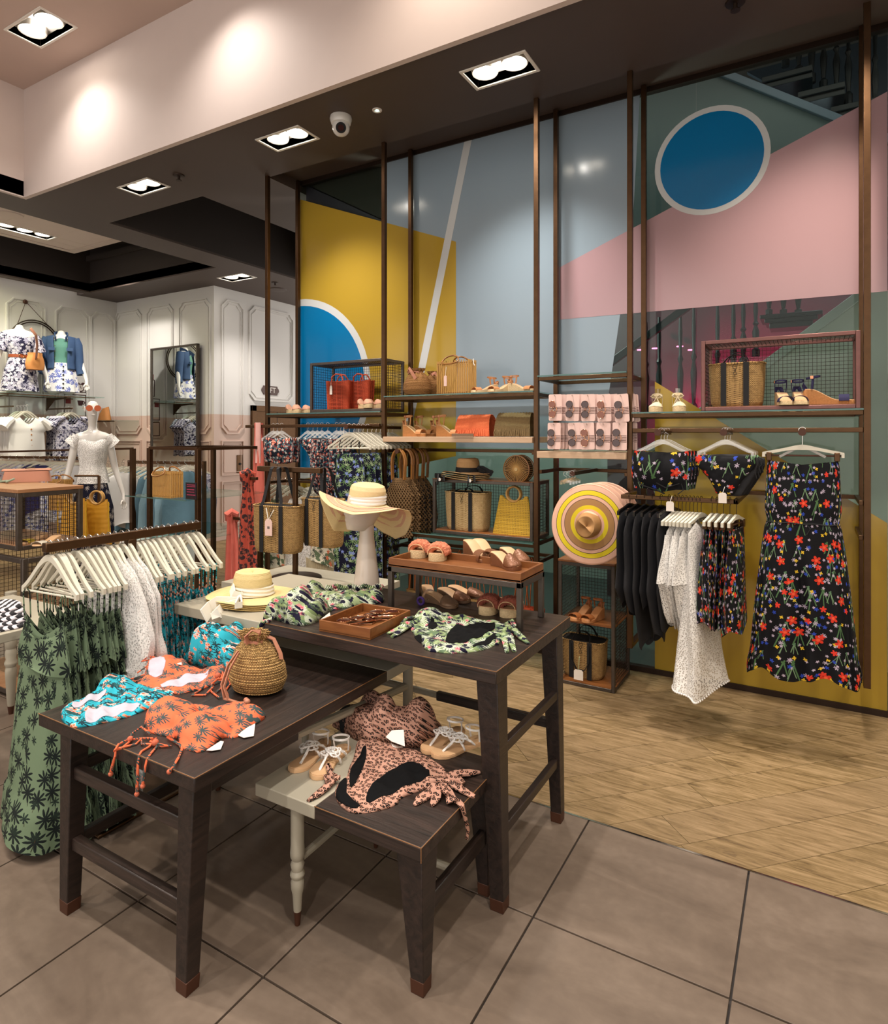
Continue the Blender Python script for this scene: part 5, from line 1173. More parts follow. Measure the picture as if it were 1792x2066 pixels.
# ---------------- bay 4 shelf ----------------
Z4=1.737
for px,rz,lb in ((1324,-1.5,'left cream tie-up espadrille on the right glass shelf'),(1368,-1.35,'right cream tie-up espadrille on the right glass shelf')):
    shoe('esp',lb,on(px,4.0,Z4),rz,'cream tie-up espadrilles',L=.2,up=MT['canvas'])
tote('straw tote with two black bands and cord in the reddish wire crate',on(1487,4.07,1.764),-.04,.285,.16,.25,MT['straw'],sx=.21)
for px,rz,lb in ((1580,-1.3,'left navy ankle strap sandal facing forward'),(1612,-1.45,'right navy ankle strap sandal facing forward')):
    s_=shoe('wedge',lb,on(px,4.0,1.764),rz,'navy sandals in the reddish crate',L=.19,up=MT['navy'],sole_m=MT['jute']); s_.scale=(1,1,.9)
shoe('wedge','navy cork wedge sandal seen from the side in the reddish crate',on(1672,4.02,1.764),-.05,'navy sandals in the reddish crate',L=.24,up=MT['navy'],sole_m=MT['cork'])
# ---------------- bay 4 hanging clothes ----------------
MT['bow']=MT['black']
def cup_top(label,loc,rz,mt,w=.155,group=None,band=True,bow=False):
    """bandeau bikini top on a clear hanger, hung at its hook"""
    t=thing('bandeau_bikini',label,'bikini',loc,rz,group)
    def fn(u,v):
        a=2*PI*u; c,s=cos(a),sin(a); hw=lerp([(0,w),(.5,w*1.06),(1,w*.95)],v)[0]
        x=hw*c; bul=.030*max(0,1-((x-.06)/.065)**2)**.5*sin(PI*min(1,v*1.05))+.030*max(0,1-((x+.065)/.065)**2)**.5*sin(PI*min(1,v*1.05)) if abs(x)<.135 else 0
        y=.014*s+(-bul if s<0 else 0)+.0025*sin(x*120+v*6)
        z=-.135-.20*v-.015*v*max(0,cos(x*22))+(.012*abs(x)/w if v<.1 else 0)
        return (x,y,z)
    M().grid(fn,80,24,True,lambda u,v:(abs(2*u-1)*.36+(.5 if u>.5 else 0),v*.17)).build('cups',mt,t,local=True)
    if band:
        M().tube([(-.12,-.01,-.29),(-.10,-.02,-.315),(-.02,-.012,-.34),(.02,-.008,-.36)],.0025,4,ry=.014,up=(0,1,0)).tube([(.10,-.015,-.30),(.03,-.02,-.325),(-.02,-.018,-.30)],.0025,4,ry=.013,up=(0,1,0)).tube([(.11,-.012,-.30),(.12,-.01,-.335),(.09,-.012,-.36)],.002,4,ry=.010,up=(0,1,0)).build('black_strap',MT['black'],t,local=True)
    return t
def brief(label,loc,rz,mt,w=.145,h=.215,group=None,ties=True,name='bikini_brief'):
    t=thing(name,label,'bikini',loc,rz,group)
    P=[(-w,0),(-w*.5,-.006),(0,-.010),(w*.5,-.006),(w,0),(w*1.02,-.06),(w*.62,-.12),(w*.36,-.19),(w*.28,-h),(-w*.28,-h),(-w*.38,-.17),(-w*.66,-.10),(-w*1.0,-.055)]
    cloth('front',mt,t,P,(0,-.008,-.14),(1,0,0),(0,0,1),.006,[(0,-.1,.13,.12,.012)],.003,22,.03,.0065,local=True)
    P2=[(p[0]*.98,p[1]) for p in P]; P2=[(-w,0),(w,0),(w*1.02,-.07),(w*.72,-.15),(w*.5,-.20),(w*.45,-h*1.02),(-w*.2,-h*1.0),(-w*.5,-.15),(-w*.95,-.08)]
    cloth('back',MT['navyblk'],t,P2,(.012,.012,-.14),(1,0,0),(0,0,1),.004,[],.003,20,.02,.008,local=True)
    if ties:
        for s in (-1,1):
            M().tube([(s*w,-.012,-.15),(s*w*1.08,-.016,-.18),(s*w*.98,-.016,-.22),(s*w*1.04,-.016,-.26)],.0022,5).tube([(s*w,-.012,-.15),(s*w*1.16,-.016,-.165),(s*w*1.2,-.016,-.19),(s*w*1.12,-.016,-.20),(s*w*1.16,-.016,-.23)],.0022,5).build('side_tie',MT['black'],t,local=True)
    return t
def clear_hanger(label,loc,rz=0,group='clear plastic hangers',hw=.13): return hanger_parts(thing('clear_hanger',label,'hanger',loc,rz,group),hw=hw,drop=.145,top=.06,bar=False,mt=MT['clear'],hook=MT['clear'],clear=True,th=.005)
xa=at(1334,868,Y=3.62).x; xb=at(1463,868,Y=3.62).x; xc=at(1619,868,Y=3.62).x; zf=1.634
for i in range(3):
    clear_hanger('clear hanger holding the %s floral bikini top'%('front','second','third')[i],(xa+.008*i,3.62+.045*i,zf),.05*i); clear_hanger('clear hanger holding the %s floral bikini brief'%('front','second','third')[i],(xb+.008*i,3.62+.045*i,zf),-.05*i)
    cup_top('%s black floral bandeau bikini top on the left arm'%('front','second','third')[i],(xa+.008*i,3.62+.045*i,zf),.06*i,MT['floral'],group='floral bikini tops on the arm',band=i==0)
    brief('%s black floral bikini brief on the middle arm'%('front','second','third')[i],(xb+.012*i,3.62+.045*i,zf),.03-.05*i,MT['floral'],group='floral bikini briefs on the arm',ties=i<2)
for px,py,lb in ((1352,1022,'white price tag below the floral bikini top'),(1458,1005,'white price tag below the floral bikini brief')):
    p=at(px,py,Y=3.585); t=thing('price_tag',lb,'price tag',p); M().prism([(x,0,z) for x,z in ((-.02,-.026),(.02,-.026),(.02,.02),(.013,.028),(-.013,.028),(-.02,.02))],(0,.001,0)).build('card',MT['tag'],t,local=True,sm=False)
    M().tube([(0,0,.024),(.01,.01,.06)],.001,4).build('string',MT['string'],t,local=True)
# jumpsuit on clip hanger
t=hanger_parts(thing('clip_hanger','white and copper clip hanger on the right arm of the shelving','hanger',(xc,3.62,zf),0),hw=.172,drop=.145,top=.085,bar=True,clip=True,mt=MT['hanger'])
M().tube([(-.10,0,-.145),(-.03,0,-.105),(.03,0,-.105),(.10,0,-.145)],.006,4,ry=.004,up=(0,1,0)).build('brace',plain('grey plastic','#9b9792',.4),t,local=True)
t=thing('jumpsuit','long black jumpsuit with red, blue and yellow meadow flowers hanging at the right','jumpsuit',(xc,3.62,zf),0)
rows=[(-.165,.152,.012,.0),(-.19,.158,.014,.004),(-.40,.168,.024,.004),(-.47,.158,.02,.003),(-.50,.168,.026,.005),(-.62,.185,.032,.007),(-.9,.215,.045,.011),(-1.13,.235,.055,.016),(-1.20,.25,.062,.020)]
m=M(); zt,zb=-.165,-1.245
def js(u,v):
    z=zt+(zb-zt)*v; w,th,rp=lerp(rows,z); a=2*PI*u; c,s=cos(a),sin(a); leg=smooth(.42,.6,v)
    x=w*c*(1+.02*sin(5*a)); y=th*s*(1-.75*leg*math.exp(-(c/.10)**2))+rp*sin(11*a+2*v)*.9*(.3+.7*v)
    zz=z-.035*smooth(.88,1,v)*(1 if c<-.05 else 0)*0+ .022*smooth(.85,1,v)*sin(5*a+1)
    if v<.02: zz+=.0
    return (x,y,zz-.02*(1-v)*(1-abs(c))*(1 if v<.2 else 0)*(1-v*5 if v<.2 else 0))
m.grid(js,110,80,True,lambda u,v:((1-abs(2*u-1))*.62+(.9 if u>.5 else 0),(zt+(zb-zt)*v))); m.build('body',MT['floral'],t,local=True)
M().tube([(.160*cos(a)*1.0,.024*sin(a)-.001,-.478+.002*sin(9*a)) for a in [2*PI*i/40 for i in range(40)]],.003,5,True).tube([(.02,-.026,-.48),(.035,-.034,-.50),(.02,-.032,-.53)],.002,4).build('waist_tie',MT['black'],t,local=True)
# lower rail: black tops, white lace dresses, floral shorts
zl=1.262; Yl=3.652
for i in range(6):
    x=-.90+.043*i; hanger_parts(thing('black_hanger','%s glossy black hanger from the left on the lower rail'%ORD[i],'hanger',(x,Yl,zl),PI/2-.25,'black hangers on the lower rail'),hw=.13,drop=.11,top=.055,bar=False,mt=plain('gloss black plastic','#0d0d0e',.15) if i==0 else bpy.data.materials['gloss black plastic'],hook=MT['darkmetal'])
    t=thing('black_blouse',['leftmost black jersey top on the lower rail','second black jersey top on the lower rail','third black jersey top on the lower rail','fourth black jersey top on the lower rail','fifth black jersey top beside the lace dresses','longest black jersey top, its hem dipping lowest'][i],'top',(x,Yl,zl),PI/2-.25,'black tops on the lower rail'); zb=-.62-.05*(i%3)-(.12 if i in (2,4) else 0)
    rows=[(-.075,.055,.012,0),(-.105,.12,.014,.002),(-.2,.15,.018,.006),(-.4,.135,.022,.008),(-.52,.15,.024,.01),(zb,.07+.03*(i%2),.02,.012)]
    garment(M(),rows,k=4,seed=i*1.9,jag=.03,neck=.03).build('body',MT['navyblk'],t,local=True)
for i in range(8):
    x=-.655+.0195*i; hanger_parts(thing('grey_hanger','%s light grey hanger from the left above the white lace dresses'%ORD[i],'hanger',(x,Yl,zl),PI/2-.28,'grey hangers on the lower rail'),hw=.14,drop=.15,top=.085,bar=False,mt=MT['hanger'],hook=MT['darkmetal'])
for i in range(4):
    x=-.635+.038*i; t=thing('lace_dress',['leftmost white lace dress on the lower rail','second white lace dress on the lower rail','third white lace dress on the lower rail','front white lace dress with the longest scalloped hem'][i],'dress',(x,Yl-.01,zl),PI/2-.28,'white lace dresses')
    if i<3: rows=[(-.13,.06,.012,0),(-.18,.13,.016,.002),(-.34,.17,.03,.008),(-.46,.19,.035,.015),(-.62,.13,.03,.016),(-.70,.09,.02,.015)]
    else: rows=[(-.13,.06,.012,0),(-.18,.14,.018,.002),(-.40,.15,.03,.006),(-.6,.17,.05,.012),(-.85,.19,.08,.02),(-1.02,.22,.10,.024)]
    garment(M(),rows,k=5,seed=i*2.3+.5,jag=.02,neck=.04).build('body',MT['lace'],t,local=True)
    if i<3: garment(M(),[(-.20,.15,.02,.0),(-.36,.19,.032,.014),(-.45,.205,.036,.02)],k=4,seed=i*3.1).build('sleeve_frill',MT['lace'],t,local=True)
    else:
        r_=rows[-1]; m=M()
        for j in range(70):
            a=2*PI*j/70; q=1+r_[3]*sin(5*a+i*2.3+.5+1.3*sin(2.1+i*2.3+.5))/r_[1]; m.ball((r_[1]*cos(a)*q,r_[2]*sin(a)+r_[3]*sin(2.5*a+2+i*2.3+.5)*(.6+.4*abs(sin(a))),r_[0]-.004+.02*sin(2.5*a+i*2.3+.5)),.006,6,4)
        m.build('pompom_hem',MT['whitecloth'],t,local=True)
for i in range(5):
    x=at(1434+13.0*i+(3 if i==0 else 0),1000,Y=3.652).x
    hanger_parts(thing('clip_hanger','%s white clip hanger holding floral shorts'%names[i],'hanger',(x,Yl,zl),PI/2-.2,'clip hangers with floral shorts'),hw=.12,drop=.14,top=.085,bar=True,clip=True,hook=MT['darkmetal'])
    t=thing('floral_shorts','%s black floral shorts from the left on the lower rail'%names[i],'shorts',(x,Yl,zl),PI/2-.2,'floral shorts on the lower rail')
    rows=[(-.155,.12,.010,0),(-.19,.125,.014,.004),(-.35,.15,.024,.01),(-.58,.17,.03,.014),(-.66-.03*(i==4),.165,.034,.014)]
    garment(M(),rows,k=5,seed=i*1.3,jag=.02).build('body',MT['floral'],t,local=True)
# ---------------- bay 1 hanging ----------------
zr=1.693
for i,px in enumerate((552,560,569,622,632,641,650,662,680,688,695)):
    x=at(px,850,Y=3.90).x
    clear_hanger('%s clear hanger from the left above the navy ditsy swimwear'%ORD[i],(x,3.897,zr),.35 if i<3 else .1,'clear hangers on the left rail',.10)
MT['ditsy2']=MT['ditsy']
cup_top('navy ditsy print twist bandeau top at the left of the rail',(at(560,850,Y=3.86).x,3.87,zr+.01),.08,MT['ditsy'],.155,'navy ditsy bikini pieces',False)
cup_top('navy ditsy print bandeau top behind the leftmost one',(at(575,850,Y=3.93).x,3.945,zr+.01),.0,MT['ditsy'],.15,'navy ditsy bikini pieces',False)
brief('navy ditsy print bikini brief with side ties right of the bandeau',(at(640,850,Y=3.87).x,3.87,zr+.02),.1,MT['ditsy'],.16,.25,'navy ditsy bikini pieces',True)
for i,px in enumerate((655,664,673,683,692)):
    t=thing('ditsy_swimsuit','%s navy ditsy print swimsuit hanging edge-on in the rail group'%names[i],'swimsuit',(at(px,850,Y=3.9).x,3.9,zr),PI/2-.5,'navy ditsy swimsuits')
    garment(M(),[(-.13,.10,.012,0),(-.25,.12,.02,.006),(-.45,.12,.024,.012),(-.56,.08,.02,.012)],k=5,seed=i*1.7,jag=.03).build('body',MT['ditsy'],t,local=True)
for i in range(11):
    hanger_parts(thing('wooden_hanger','front cream wooden hanger on the left wall arm' if i==0 else '%s cream hanger behind the front one above the tropical jumpsuits'%ORD[i],'hanger',(xj,3.63+.055*i,1.678),.10-.015*i,'cream hangers on the left wall arm'),hw=.18,drop=.185,top=.06,bar=True)
for i in range(5):
    t=thing('tropical_jumpsuit','front navy tropical leaf print jumpsuit on the left wall arm' if i==0 else '%s navy tropical leaf print jumpsuit, counted from the front one'%ORD[i],'jumpsuit',(xj+.02*(i%2),3.64+.11*i,1.678),.10-.03*i,'tropical jumpsuits on the left wall arm')
    rows=[(-.22,.11,.012,0),(-.26,.12,.018,.003),(-.5,.13,.024,.006),(-.9,.125,.028,.008),(-1.22,.13,.032,.010)]
    garment(M(),rows,k=6,seed=i*1.5,jag=.01).build('body',MT['tropnavy'],t,local=True)
    for s_ in (-1,1): M().tube([(s_*.085,-.008,-.22),(s_*.088,-.01,-.15),(s_*.08,.0,-.12)],.003,5).build('strap',MT['black'],t,local=True)
# lower back of bay 1: white skirt, fringed kimono, leaf shirt on grey hangers
for i,px in enumerate((545,556,567,578,590,602,640,652,664,676,688)):
    hanger_parts(thing('grey_hanger','%s grey hanger from the left on the low rail behind the straw totes'%ORD[i],'hanger',(at(px,960,Y=4.12).x,4.12,1.21),PI/2-.5,'grey hangers on the low rear rail'),hw=.16,drop=.17,top=.06,bar=False,hook=MT['chrome'])
B('hanging_rail',MT['bronze'],(b1[0],4.108,1.178),(b1[1],4.132,1.2),u,.003)
MT['kimono']=print_mat('cream leaf kimono','#cfc8b4',[(15,.05,2,1.2,'#5e6d52',.5,{'sq':1.5}),(19,.03,9,3,'#2e352d',.4),(21,.02,5,.8,'#c96e4c',.3)])
for px,mt,zb,w,lb,nm in ((560,'kimono',.44,.14,'cream leaf print shirt on the low rear rail','leaf_shirt'),(603,'lace',.12,.20,'long white embroidered skirt hanging behind the straw totes','white_skirt'),(590,'lace',.14,.17,'second white skirt hanging behind the first','white_skirt'),(655,'kimono',.52,.22,'cream leaf print kimono with long fringe behind the straw totes','fringed_kimono')):
    t=thing(nm,lb,'skirt' if 'skirt' in nm else 'top',(at(px,960,Y=4.1).x,4.06 if px!=590 else 4.14,1.2),-.1)
    garment(M(),[(-.17,.07,.015,0),(-.25,w*.8,.02,.004),(-.55,w*.9,.035,.012),(zb-1.2,w*1.15,.06,.02)],k=5,seed=px*.1,jag=.02).build('body',MT[mt],t,local=True)
    if 'fringe' in nm:
        m=M(); r=random.Random(2)
        for j in range(60):
            x=-.24+.48*j/60; y=-.05*(1-(x/.25)**2)**.5-.005; m.tube([(x,y,-.60-.06*(1-(x/.25)**2)),(x+.004*r.random(),y,-.75),(x+.01*(r.random()-.5),y-.004,-.92-.04*r.random())],.0022,4)
        tag(m.build('fringe',plain('cream fringe','#cbbd9c',.9),t,local=True),kind='stuff')
# ---------------- T stand with straw totes ----------------
def tstand(label,x,y,z1,x0,x1,zb,rz=0,base=True):
    t=thing('t_stand',label,'stand',(x,y,zb)); B('post',MT['bronze'],(x-.016,y-.012,zb+.01),(x+.016,y+.012,z1),t,.003)
    B('arm',MT['bronze'],(x0,y-.016,z1),(x1,y+.016,z1+.034),t,.004)
    if base: M().lathe([(.17,0),(.17,.008),(.16,.012),(.02,.014)],30,(x,y,zb)).build('base',MT['darkmetal'],t)
    return t
py_=3.05; p=at(596,1100,Y=py_); pl=at(522,940,Y=py_); pr_=at(649,935,Y=py_)
B('plinth',MT['greypaint'],(p.x-.35,2.75,.62),(p.x+.62,3.35,.66)).name='side_table'; st_=bpy.data.objects['side_table']
tag(st_,'low grey painted side table under the bag stand, behind the straw hats','table')
for dx in (-.30,.55):
    for y in (2.82,3.28): M().lathe([(.013,0),(.016,.06),(.022,.25),(.018,.27),(.024,.3),(.022,.62)],12,(p.x+dx,y,0)).build('turned_leg',MT['greypaint'],st_)
tstand('bronze T stand with two straw totes hanging from it',p.x,py_,pl.z-.034,pl.x,pr_.x,.661)
B('block',plain('taupe block','#9a8a7c',.6),(at(655,1190,Y=3.0).x,2.84,.661),(at(730,1190,Y=3.0).x,3.0,.70)).name='display_block'; tag(bpy.data.objects['display_block'],'small taupe display block on the grey side table','block')
zh=pl.z
for cx,cy,lb,rz,ww in ((563,2.99,'front straw tote with pink tag hanging from the T stand',.12,.345),(652,3.12,'rear straw tote hanging behind the wide brim hat',-.10,.30)):
    q=at(cx,1060,Y=cy); zb_=at(cx,1112 if cx<600 else 1100,Y=cy).z; hh=.30
    t=tote(lb,(q.x,cy,zb_),rz,ww,.15,hh,MT['straw'],hang=zh-zb_+(.0),sx=.22,wt=1.02)
    if cx<600:
        M().prism([(x+.0,-.105,z) for x,z in ((-.028,.115),(.028,.115),(.028,.205),(.016,.222),(-.016,.222),(-.028,.205))],(0,.001,0)).build('price_tag',MT['pinkcard'],t,local=True,sm=False); M().tube([(-.03,-.09,.29),(0,-.106,.215),(.03,-.09,.28)],.0022,4).build('tag_string',MT['string'],t,local=True)
        m=M()
        for k in range(4): m.box((-.008+.0045*k,-.1062,.160),(-.0055+.0045*k,-.1052,.175))
        m.build('printed_code',MT['black'],t,local=True,sm=False)
# scarves
def scarf(label,x,y,z1,zb,w,mt,stand_z=0,rz=0.3,cap=True):
    t=thing('scarf_stand','bronze scarf stand under the '+label,'stand',(x,y,stand_z)); B('post',MT['bronze'],(x-.012,y-.012,stand_z),(x+.012,y+.012,z1-.03),t,.002); B('arm',MT['bronze'],(x-.05,y-.012,z1-.03),(x+.10,y+.012,z1-.008),t,.002)
    s=thing('scarf',label,'scarf',(x,y,zb),0)
    M().grid(lambda u,v:(x+(w*lerp([(0,.5),(.12,.36),(.4,.75),(1,1)],v)[0])*cos(2*PI*u)*(1+.16*sin(6*2*PI*u+2*v)),y+.034*sin(2*PI*u)*(1+.45*sin(7*2*PI*u+v*3)),z1+.03*sin(PI*min(1,v*8))*0+.02-(z1+.02-zb)*v),48,40,True,lambda u,v:(abs(2*u-1)*w*3,v*(z1-zb))).build('cloth',mt,s)
    M().tube([(x-w*.35,y-.02,z1-.04),(x-w*.2,y-.03,z1+.015),(x+w*.1,y-.01,z1+.03),(x+w*.3,y+.02,z1+.01),(x+w*.25,y+.03,z1-.05)],[.02,.03,.032,.028,.018],10).build('knot',mt,s); return s
MT['coral']=plain('coral cloth','#d06a5c',.85,0,.12,14,.3,30); MT['rosewhite']=plain('rose white cloth','#dba79f',.85,0,.2,10,.3,30)
MT['coralpaisley']=print_mat('coral paisley','#b34f3f',[(14,.034,2,1.2,'#3b2a2c',.9,{'sq':1.3,'eye':'#8a4a3c'}),(20,.014,5,1,'#4a3332',.6)])
p=at(500,965,Y=3.4); scarf('coral paisley scarf draped over a low stand',p.x,3.4,p.z+.02,.52,.095,MT['coralpaisley'])
p=at(468,1040,Y=3.5); scarf('pale coral scarf, lowest and leftmost of the scarves',p.x,3.5,p.z,.35,.075,MT['coral'])
p=at(520,872,Y=3.88); s=thing('scarf','long pink and white scarf hanging from the rail end','scarf',(p.x,3.88,.9),0)
M().grid(lambda u,v:(p.x+.055*lerp([(0,.55),(.1,.45),(.4,.9),(1,1.1)],v)[0]*cos(2*PI*u)*(1+.12*sin(5*2*PI*u)),3.895+.035*sin(2*PI*u)*(1+.3*sin(6*2*PI*u+v*4)),1.70-.78*v),40,36,True).build('cloth',MT['coral'],s)
M().grid(lambda u,v:(p.x+.01+.03*cos(2*PI*u),3.875+.02*sin(2*PI*u),1.705-.35*v),16,14,True).build('cloth_fold',MT['rosewhite'],s)
M().box((p.x-.12,3.72,0),(p.x+.03,3.98,.42)).build('dark_box',MT['ebony']).name='plinth_box'; tag(bpy.data.objects['plinth_box'],'dark wooden box standing below the scarves','box')
# ---------------- goods on the tables ----------------
def K(ox,oy,s): return lambda X,Y:(ox+X/s,oy+Y/s)
def TP(kf,z): # crop coordinates to table plane
    def f(pts):
        out=[]
        for q in pts:
            a,b=kf(q[0],q[1]); p=at(a,b,Z=z+(q[2] if len(q)>2 else 0)); out.append((p.x,p.y))
        return out
    return f
def T3(kf,z): return lambda q:at(*kf(q[0],q[1]),Z=z+(q[2] if len(q)>2 else .004))
def pile(t,name,mt,P,z,bumps=(),**k):
    P=list(P)
    ar=sum(P[i][0]*P[(i+1)%len(P)][1]-P[(i+1)%len(P)][0]*P[i][1] for i in range(len(P)))
    if name=='body': HOST.update(P=P,z=z,b=bumps,k=k)
    return cloth(name,mt,t,P,(0,0,z+.0005),bumps=bumps,**k)
HOST={}
def lining(t,name,mt,Q,up=.0016):
    k=dict(HOST['k']); k.pop('lift',None)
    return cloth(name,mt,t,Q,(0,0,HOST['z']+.0005+up),bumps=HOST['b'],host=HOST['P'],**k)
def bb(f,l): # bumps given in crop coordinates
    return [(f([(b[0],b[1],b[5] if len(b)>5 else 0)])[0])+(b[2],b[3],b[4]) for b in l]
def ctr(P): return (sum(p[0] for p in P)/len(P),sum(p[1] for p in P)/len(P))
def card(t,f3,pts,mt='tag',name='price_tag'):
    P=[f3(p) for p in pts]; M().prism(P,(0,0,.0012)).build(name,MT[mt],t,sm=False)
k1=K(100,1240,3.446); f=TP(k1,ZM); f3=T3(k1,ZM)
MT['blacklin']=plain('black lining','#08080a',.9,0,.1,20,.2,40,Specular_IOR_Level=.15); MT['lining']=plain('pale lining','#b5b0bd',.85,0,.03,8,.2,40)
# turquoise brief
P=f([(70,690),(110,650),(170,610),(300,560),(360,470),(430,410),(500,425),(590,480),(700,520),(870,520),(870,560),(760,620),(640,680),(500,730),(240,785),(150,790),(85,745)])
c=ctr(P); t=thing('bikini_brief','turquoise hibiscus print bikini brief with white lining at the table corner','bikini',(c[0],c[1],ZM))
pile(t,'body',MT['turq'],P,ZM,bb(f,[(450,500,.09,.06,.022),(120,720,.04,.04,.012),(700,600,.09,.04,.012)]),wr=.005,wf=34,edge=.012,base=.009,seed=3,fold=(60,90,1.0))
for i,Q in enumerate(([(165,630),(390,545),(400,570),(340,610),(230,650),(150,670)],[(245,760),(250,690),(330,670),(520,645),(640,625),(600,680),(480,710),(260,775)])): lining(t,'white_lining',MT['lining'],f(Q))
# orange brief
P=f([(590,495),(640,455),(660,420),(690,340),(680,310),(760,280),(830,285),(900,340),(950,355),(1100,395),(1190,345),(1235,420),(1210,465),(1100,510),(960,545),(880,560),(800,530),(650,525)])
c=ctr(P); t=thing('bikini_brief','orange palm print bikini brief with white lining behind the turquoise one','bikini',(c[0],c[1],ZM))
pile(t,'body',MT['palmorange'],P,ZM,bb(f,[(800,380,.10,.08,.035),(1180,420,.05,.05,.030)]),wr=.005,wf=30,edge=.014,base=.010,seed=9,fold=(50,70,.8))
for Q in ([(680,445),(700,365),(760,360),(810,395),(800,430),(740,452)],[(750,515),(830,480),(1000,425),(1115,425),(1080,470),(960,505),(870,530)]): lining(t,'white_lining',MT['lining'],f(Q))
m=M(); tie=lambda pts,r=.0032:m.tube([f3(p) for p in pts],r,6)
tie([(720,310,.02),(640,325,.02),(690,290,.03),(760,300,.03),(660,370,.015),(610,405,.003)]); tie([(700,400,.01),(600,440,.004),(540,455,.004),(600,465,.004),(680,430,.01)])
for s in ([(1170,420,.03),(1200,400,.035),(1230,470,.012),(1160,540,.004)],[(1180,440,.03),(1130,480,.01),(1120,530,.004),(1180,580,.004),(1240,560,.004),(1210,490,.004)],[(1160,450,.03),(1240,440,.02),(1260,480,.004),(1230,520,.004)],[(1100,470,.01),(1040,530,.004),(990,560,.004),(1080,560,.004),(1140,500,.01)]): tie(s,.0036)
m.ball(f3((1170,425,.03)),.012,8,6); tag(m.build('side_ties',MT['palmorange'],t),kind='stuff')
# orange bandeau top with strings over the edge
P=f([(650,795),(665,730),(690,690,.02),(760,615,.03),(880,560,.04),(1020,560,.04),(1150,590,.03),(1260,600,.03),(1400,640,.02),(1490,670,.01),(1512,715),(1440,765),(1370,800),(1290,870),(1210,850),(1130,920),(1050,968),(960,945),(900,925),(890,860),(740,840)])
c=ctr(P); t=thing('bandeau_bikini','orange palm print bandeau bikini top with knotted strings over the table edge','bikini',(c[0],c[1],ZM))
pile(t,'body',MT['palmorange'],P,ZM,bb(f,[(830,730,.105,.085,.055),(1060,830,.10,.075,.050),(1300,720,.10,.07,.030),(1440,720,.04,.03,.012)]),wr=.004,wf=24,edge=.02,base=.010,seed=5,fold=(35,45,.9))
m=M(); e=MT['palmorange']
def hang(pts): # points (X,Y) below the edge, hanging in the plane of the front edge
    return [at(*k1(a,b),Y=1.143) for a,b in pts]
tie([(700,830,.012),(640,780,.012),(570,830,.005),(560,870,.005),(640,860,.006),(600,900,.004),(480,930,.004),(450,950,.004),(480,900,.006),(580,850,.008)])
m.tube([f3((560,880)),f3((500,930)),at(*k1(462,950),Y=1.15,)+Vector((0,0,.004))]+hang([(455,985),(440,1040),(425,1100)]),[.0034]*3+[.0034,.0042,.0044],6)
tie([(720,860,.006),(640,860,.006),(640,900,.005),(720,900,.006),(740,860,.012),(700,880,.01),(760,900,.01),(850,915,.004),(760,920,.004)])
m.tube([f3((730,880,.010)),f3((690,920)),f3((640,950)),at(*k1(622,985),Y=1.15)+Vector((0,0,.003))]+hang([(615,1030),(612,1120),(607,1245)]),[.0034]*4+[.0034,.0042,.0044],6)
m.tube([f3((740,890,.010)),f3((745,920)),f3((700,970)),at(*k1(676,1020),Y=1.15)+Vector((0,0,.003))]+hang([(665,1060),(655,1120),(648,1190)]),[.0034]*4+[.0034,.0042,.0044],6)
m.tube([f3((860,850,.02)),f3((820,850,.008)),f3((900,900,.006)),f3((922,930,.008)),f3((900,990)),at(*k1(868,1050),Y=1.149)+Vector((0,0,.003))]+hang([(848,1075),(835,1090)]),.0038,6)
for a,b in ((425,1108),(607,1248),(648,1192),(832,1092)): m.ball(at(*k1(a,b),Y=1.143),.0075,8,6)
m.ball(f3((735,890,.012)),.011,8,6).ball(f3((560,865,.01)),.009,8,6); m.build('strings',e,t)
card(t,f3,[(1310,840),(1395,740),(1432,745),(1420,845),(1350,858)]); card(t,f3,[(1090,945),(1190,880),(1212,885),(1190,938),(1130,948)])
# turquoise bandeau
P=f([(952,345),(965,280),(985,225,.04),(1040,175,.07),(1130,145,.09),(1230,130,.09),(1400,170,.07),(1420,240,.04),(1400,330,.0),(1300,400),(1240,425),(1180,395),(1100,370),(1010,355)])
c=ctr(P); t=thing('bandeau_bikini','turquoise hibiscus print bandeau bikini top behind the raffia bag','bikini',(c[0],c[1],ZM))
pile(t,'body',MT['turq'],P,ZM,bb(f,[(1030,290,.085,.10,.075,.03),(1180,230,.11,.13,.095,.05),(1270,320,.11,.12,.085,.03),(1390,230,.06,.10,.06,.03)]),wr=.005,wf=22,edge=.022,base=.012,seed=14,fold=(30,40,.8))
card(t,f3,[(860,335,.03),(915,320,.03),(920,350,.03),(880,345,.03)])
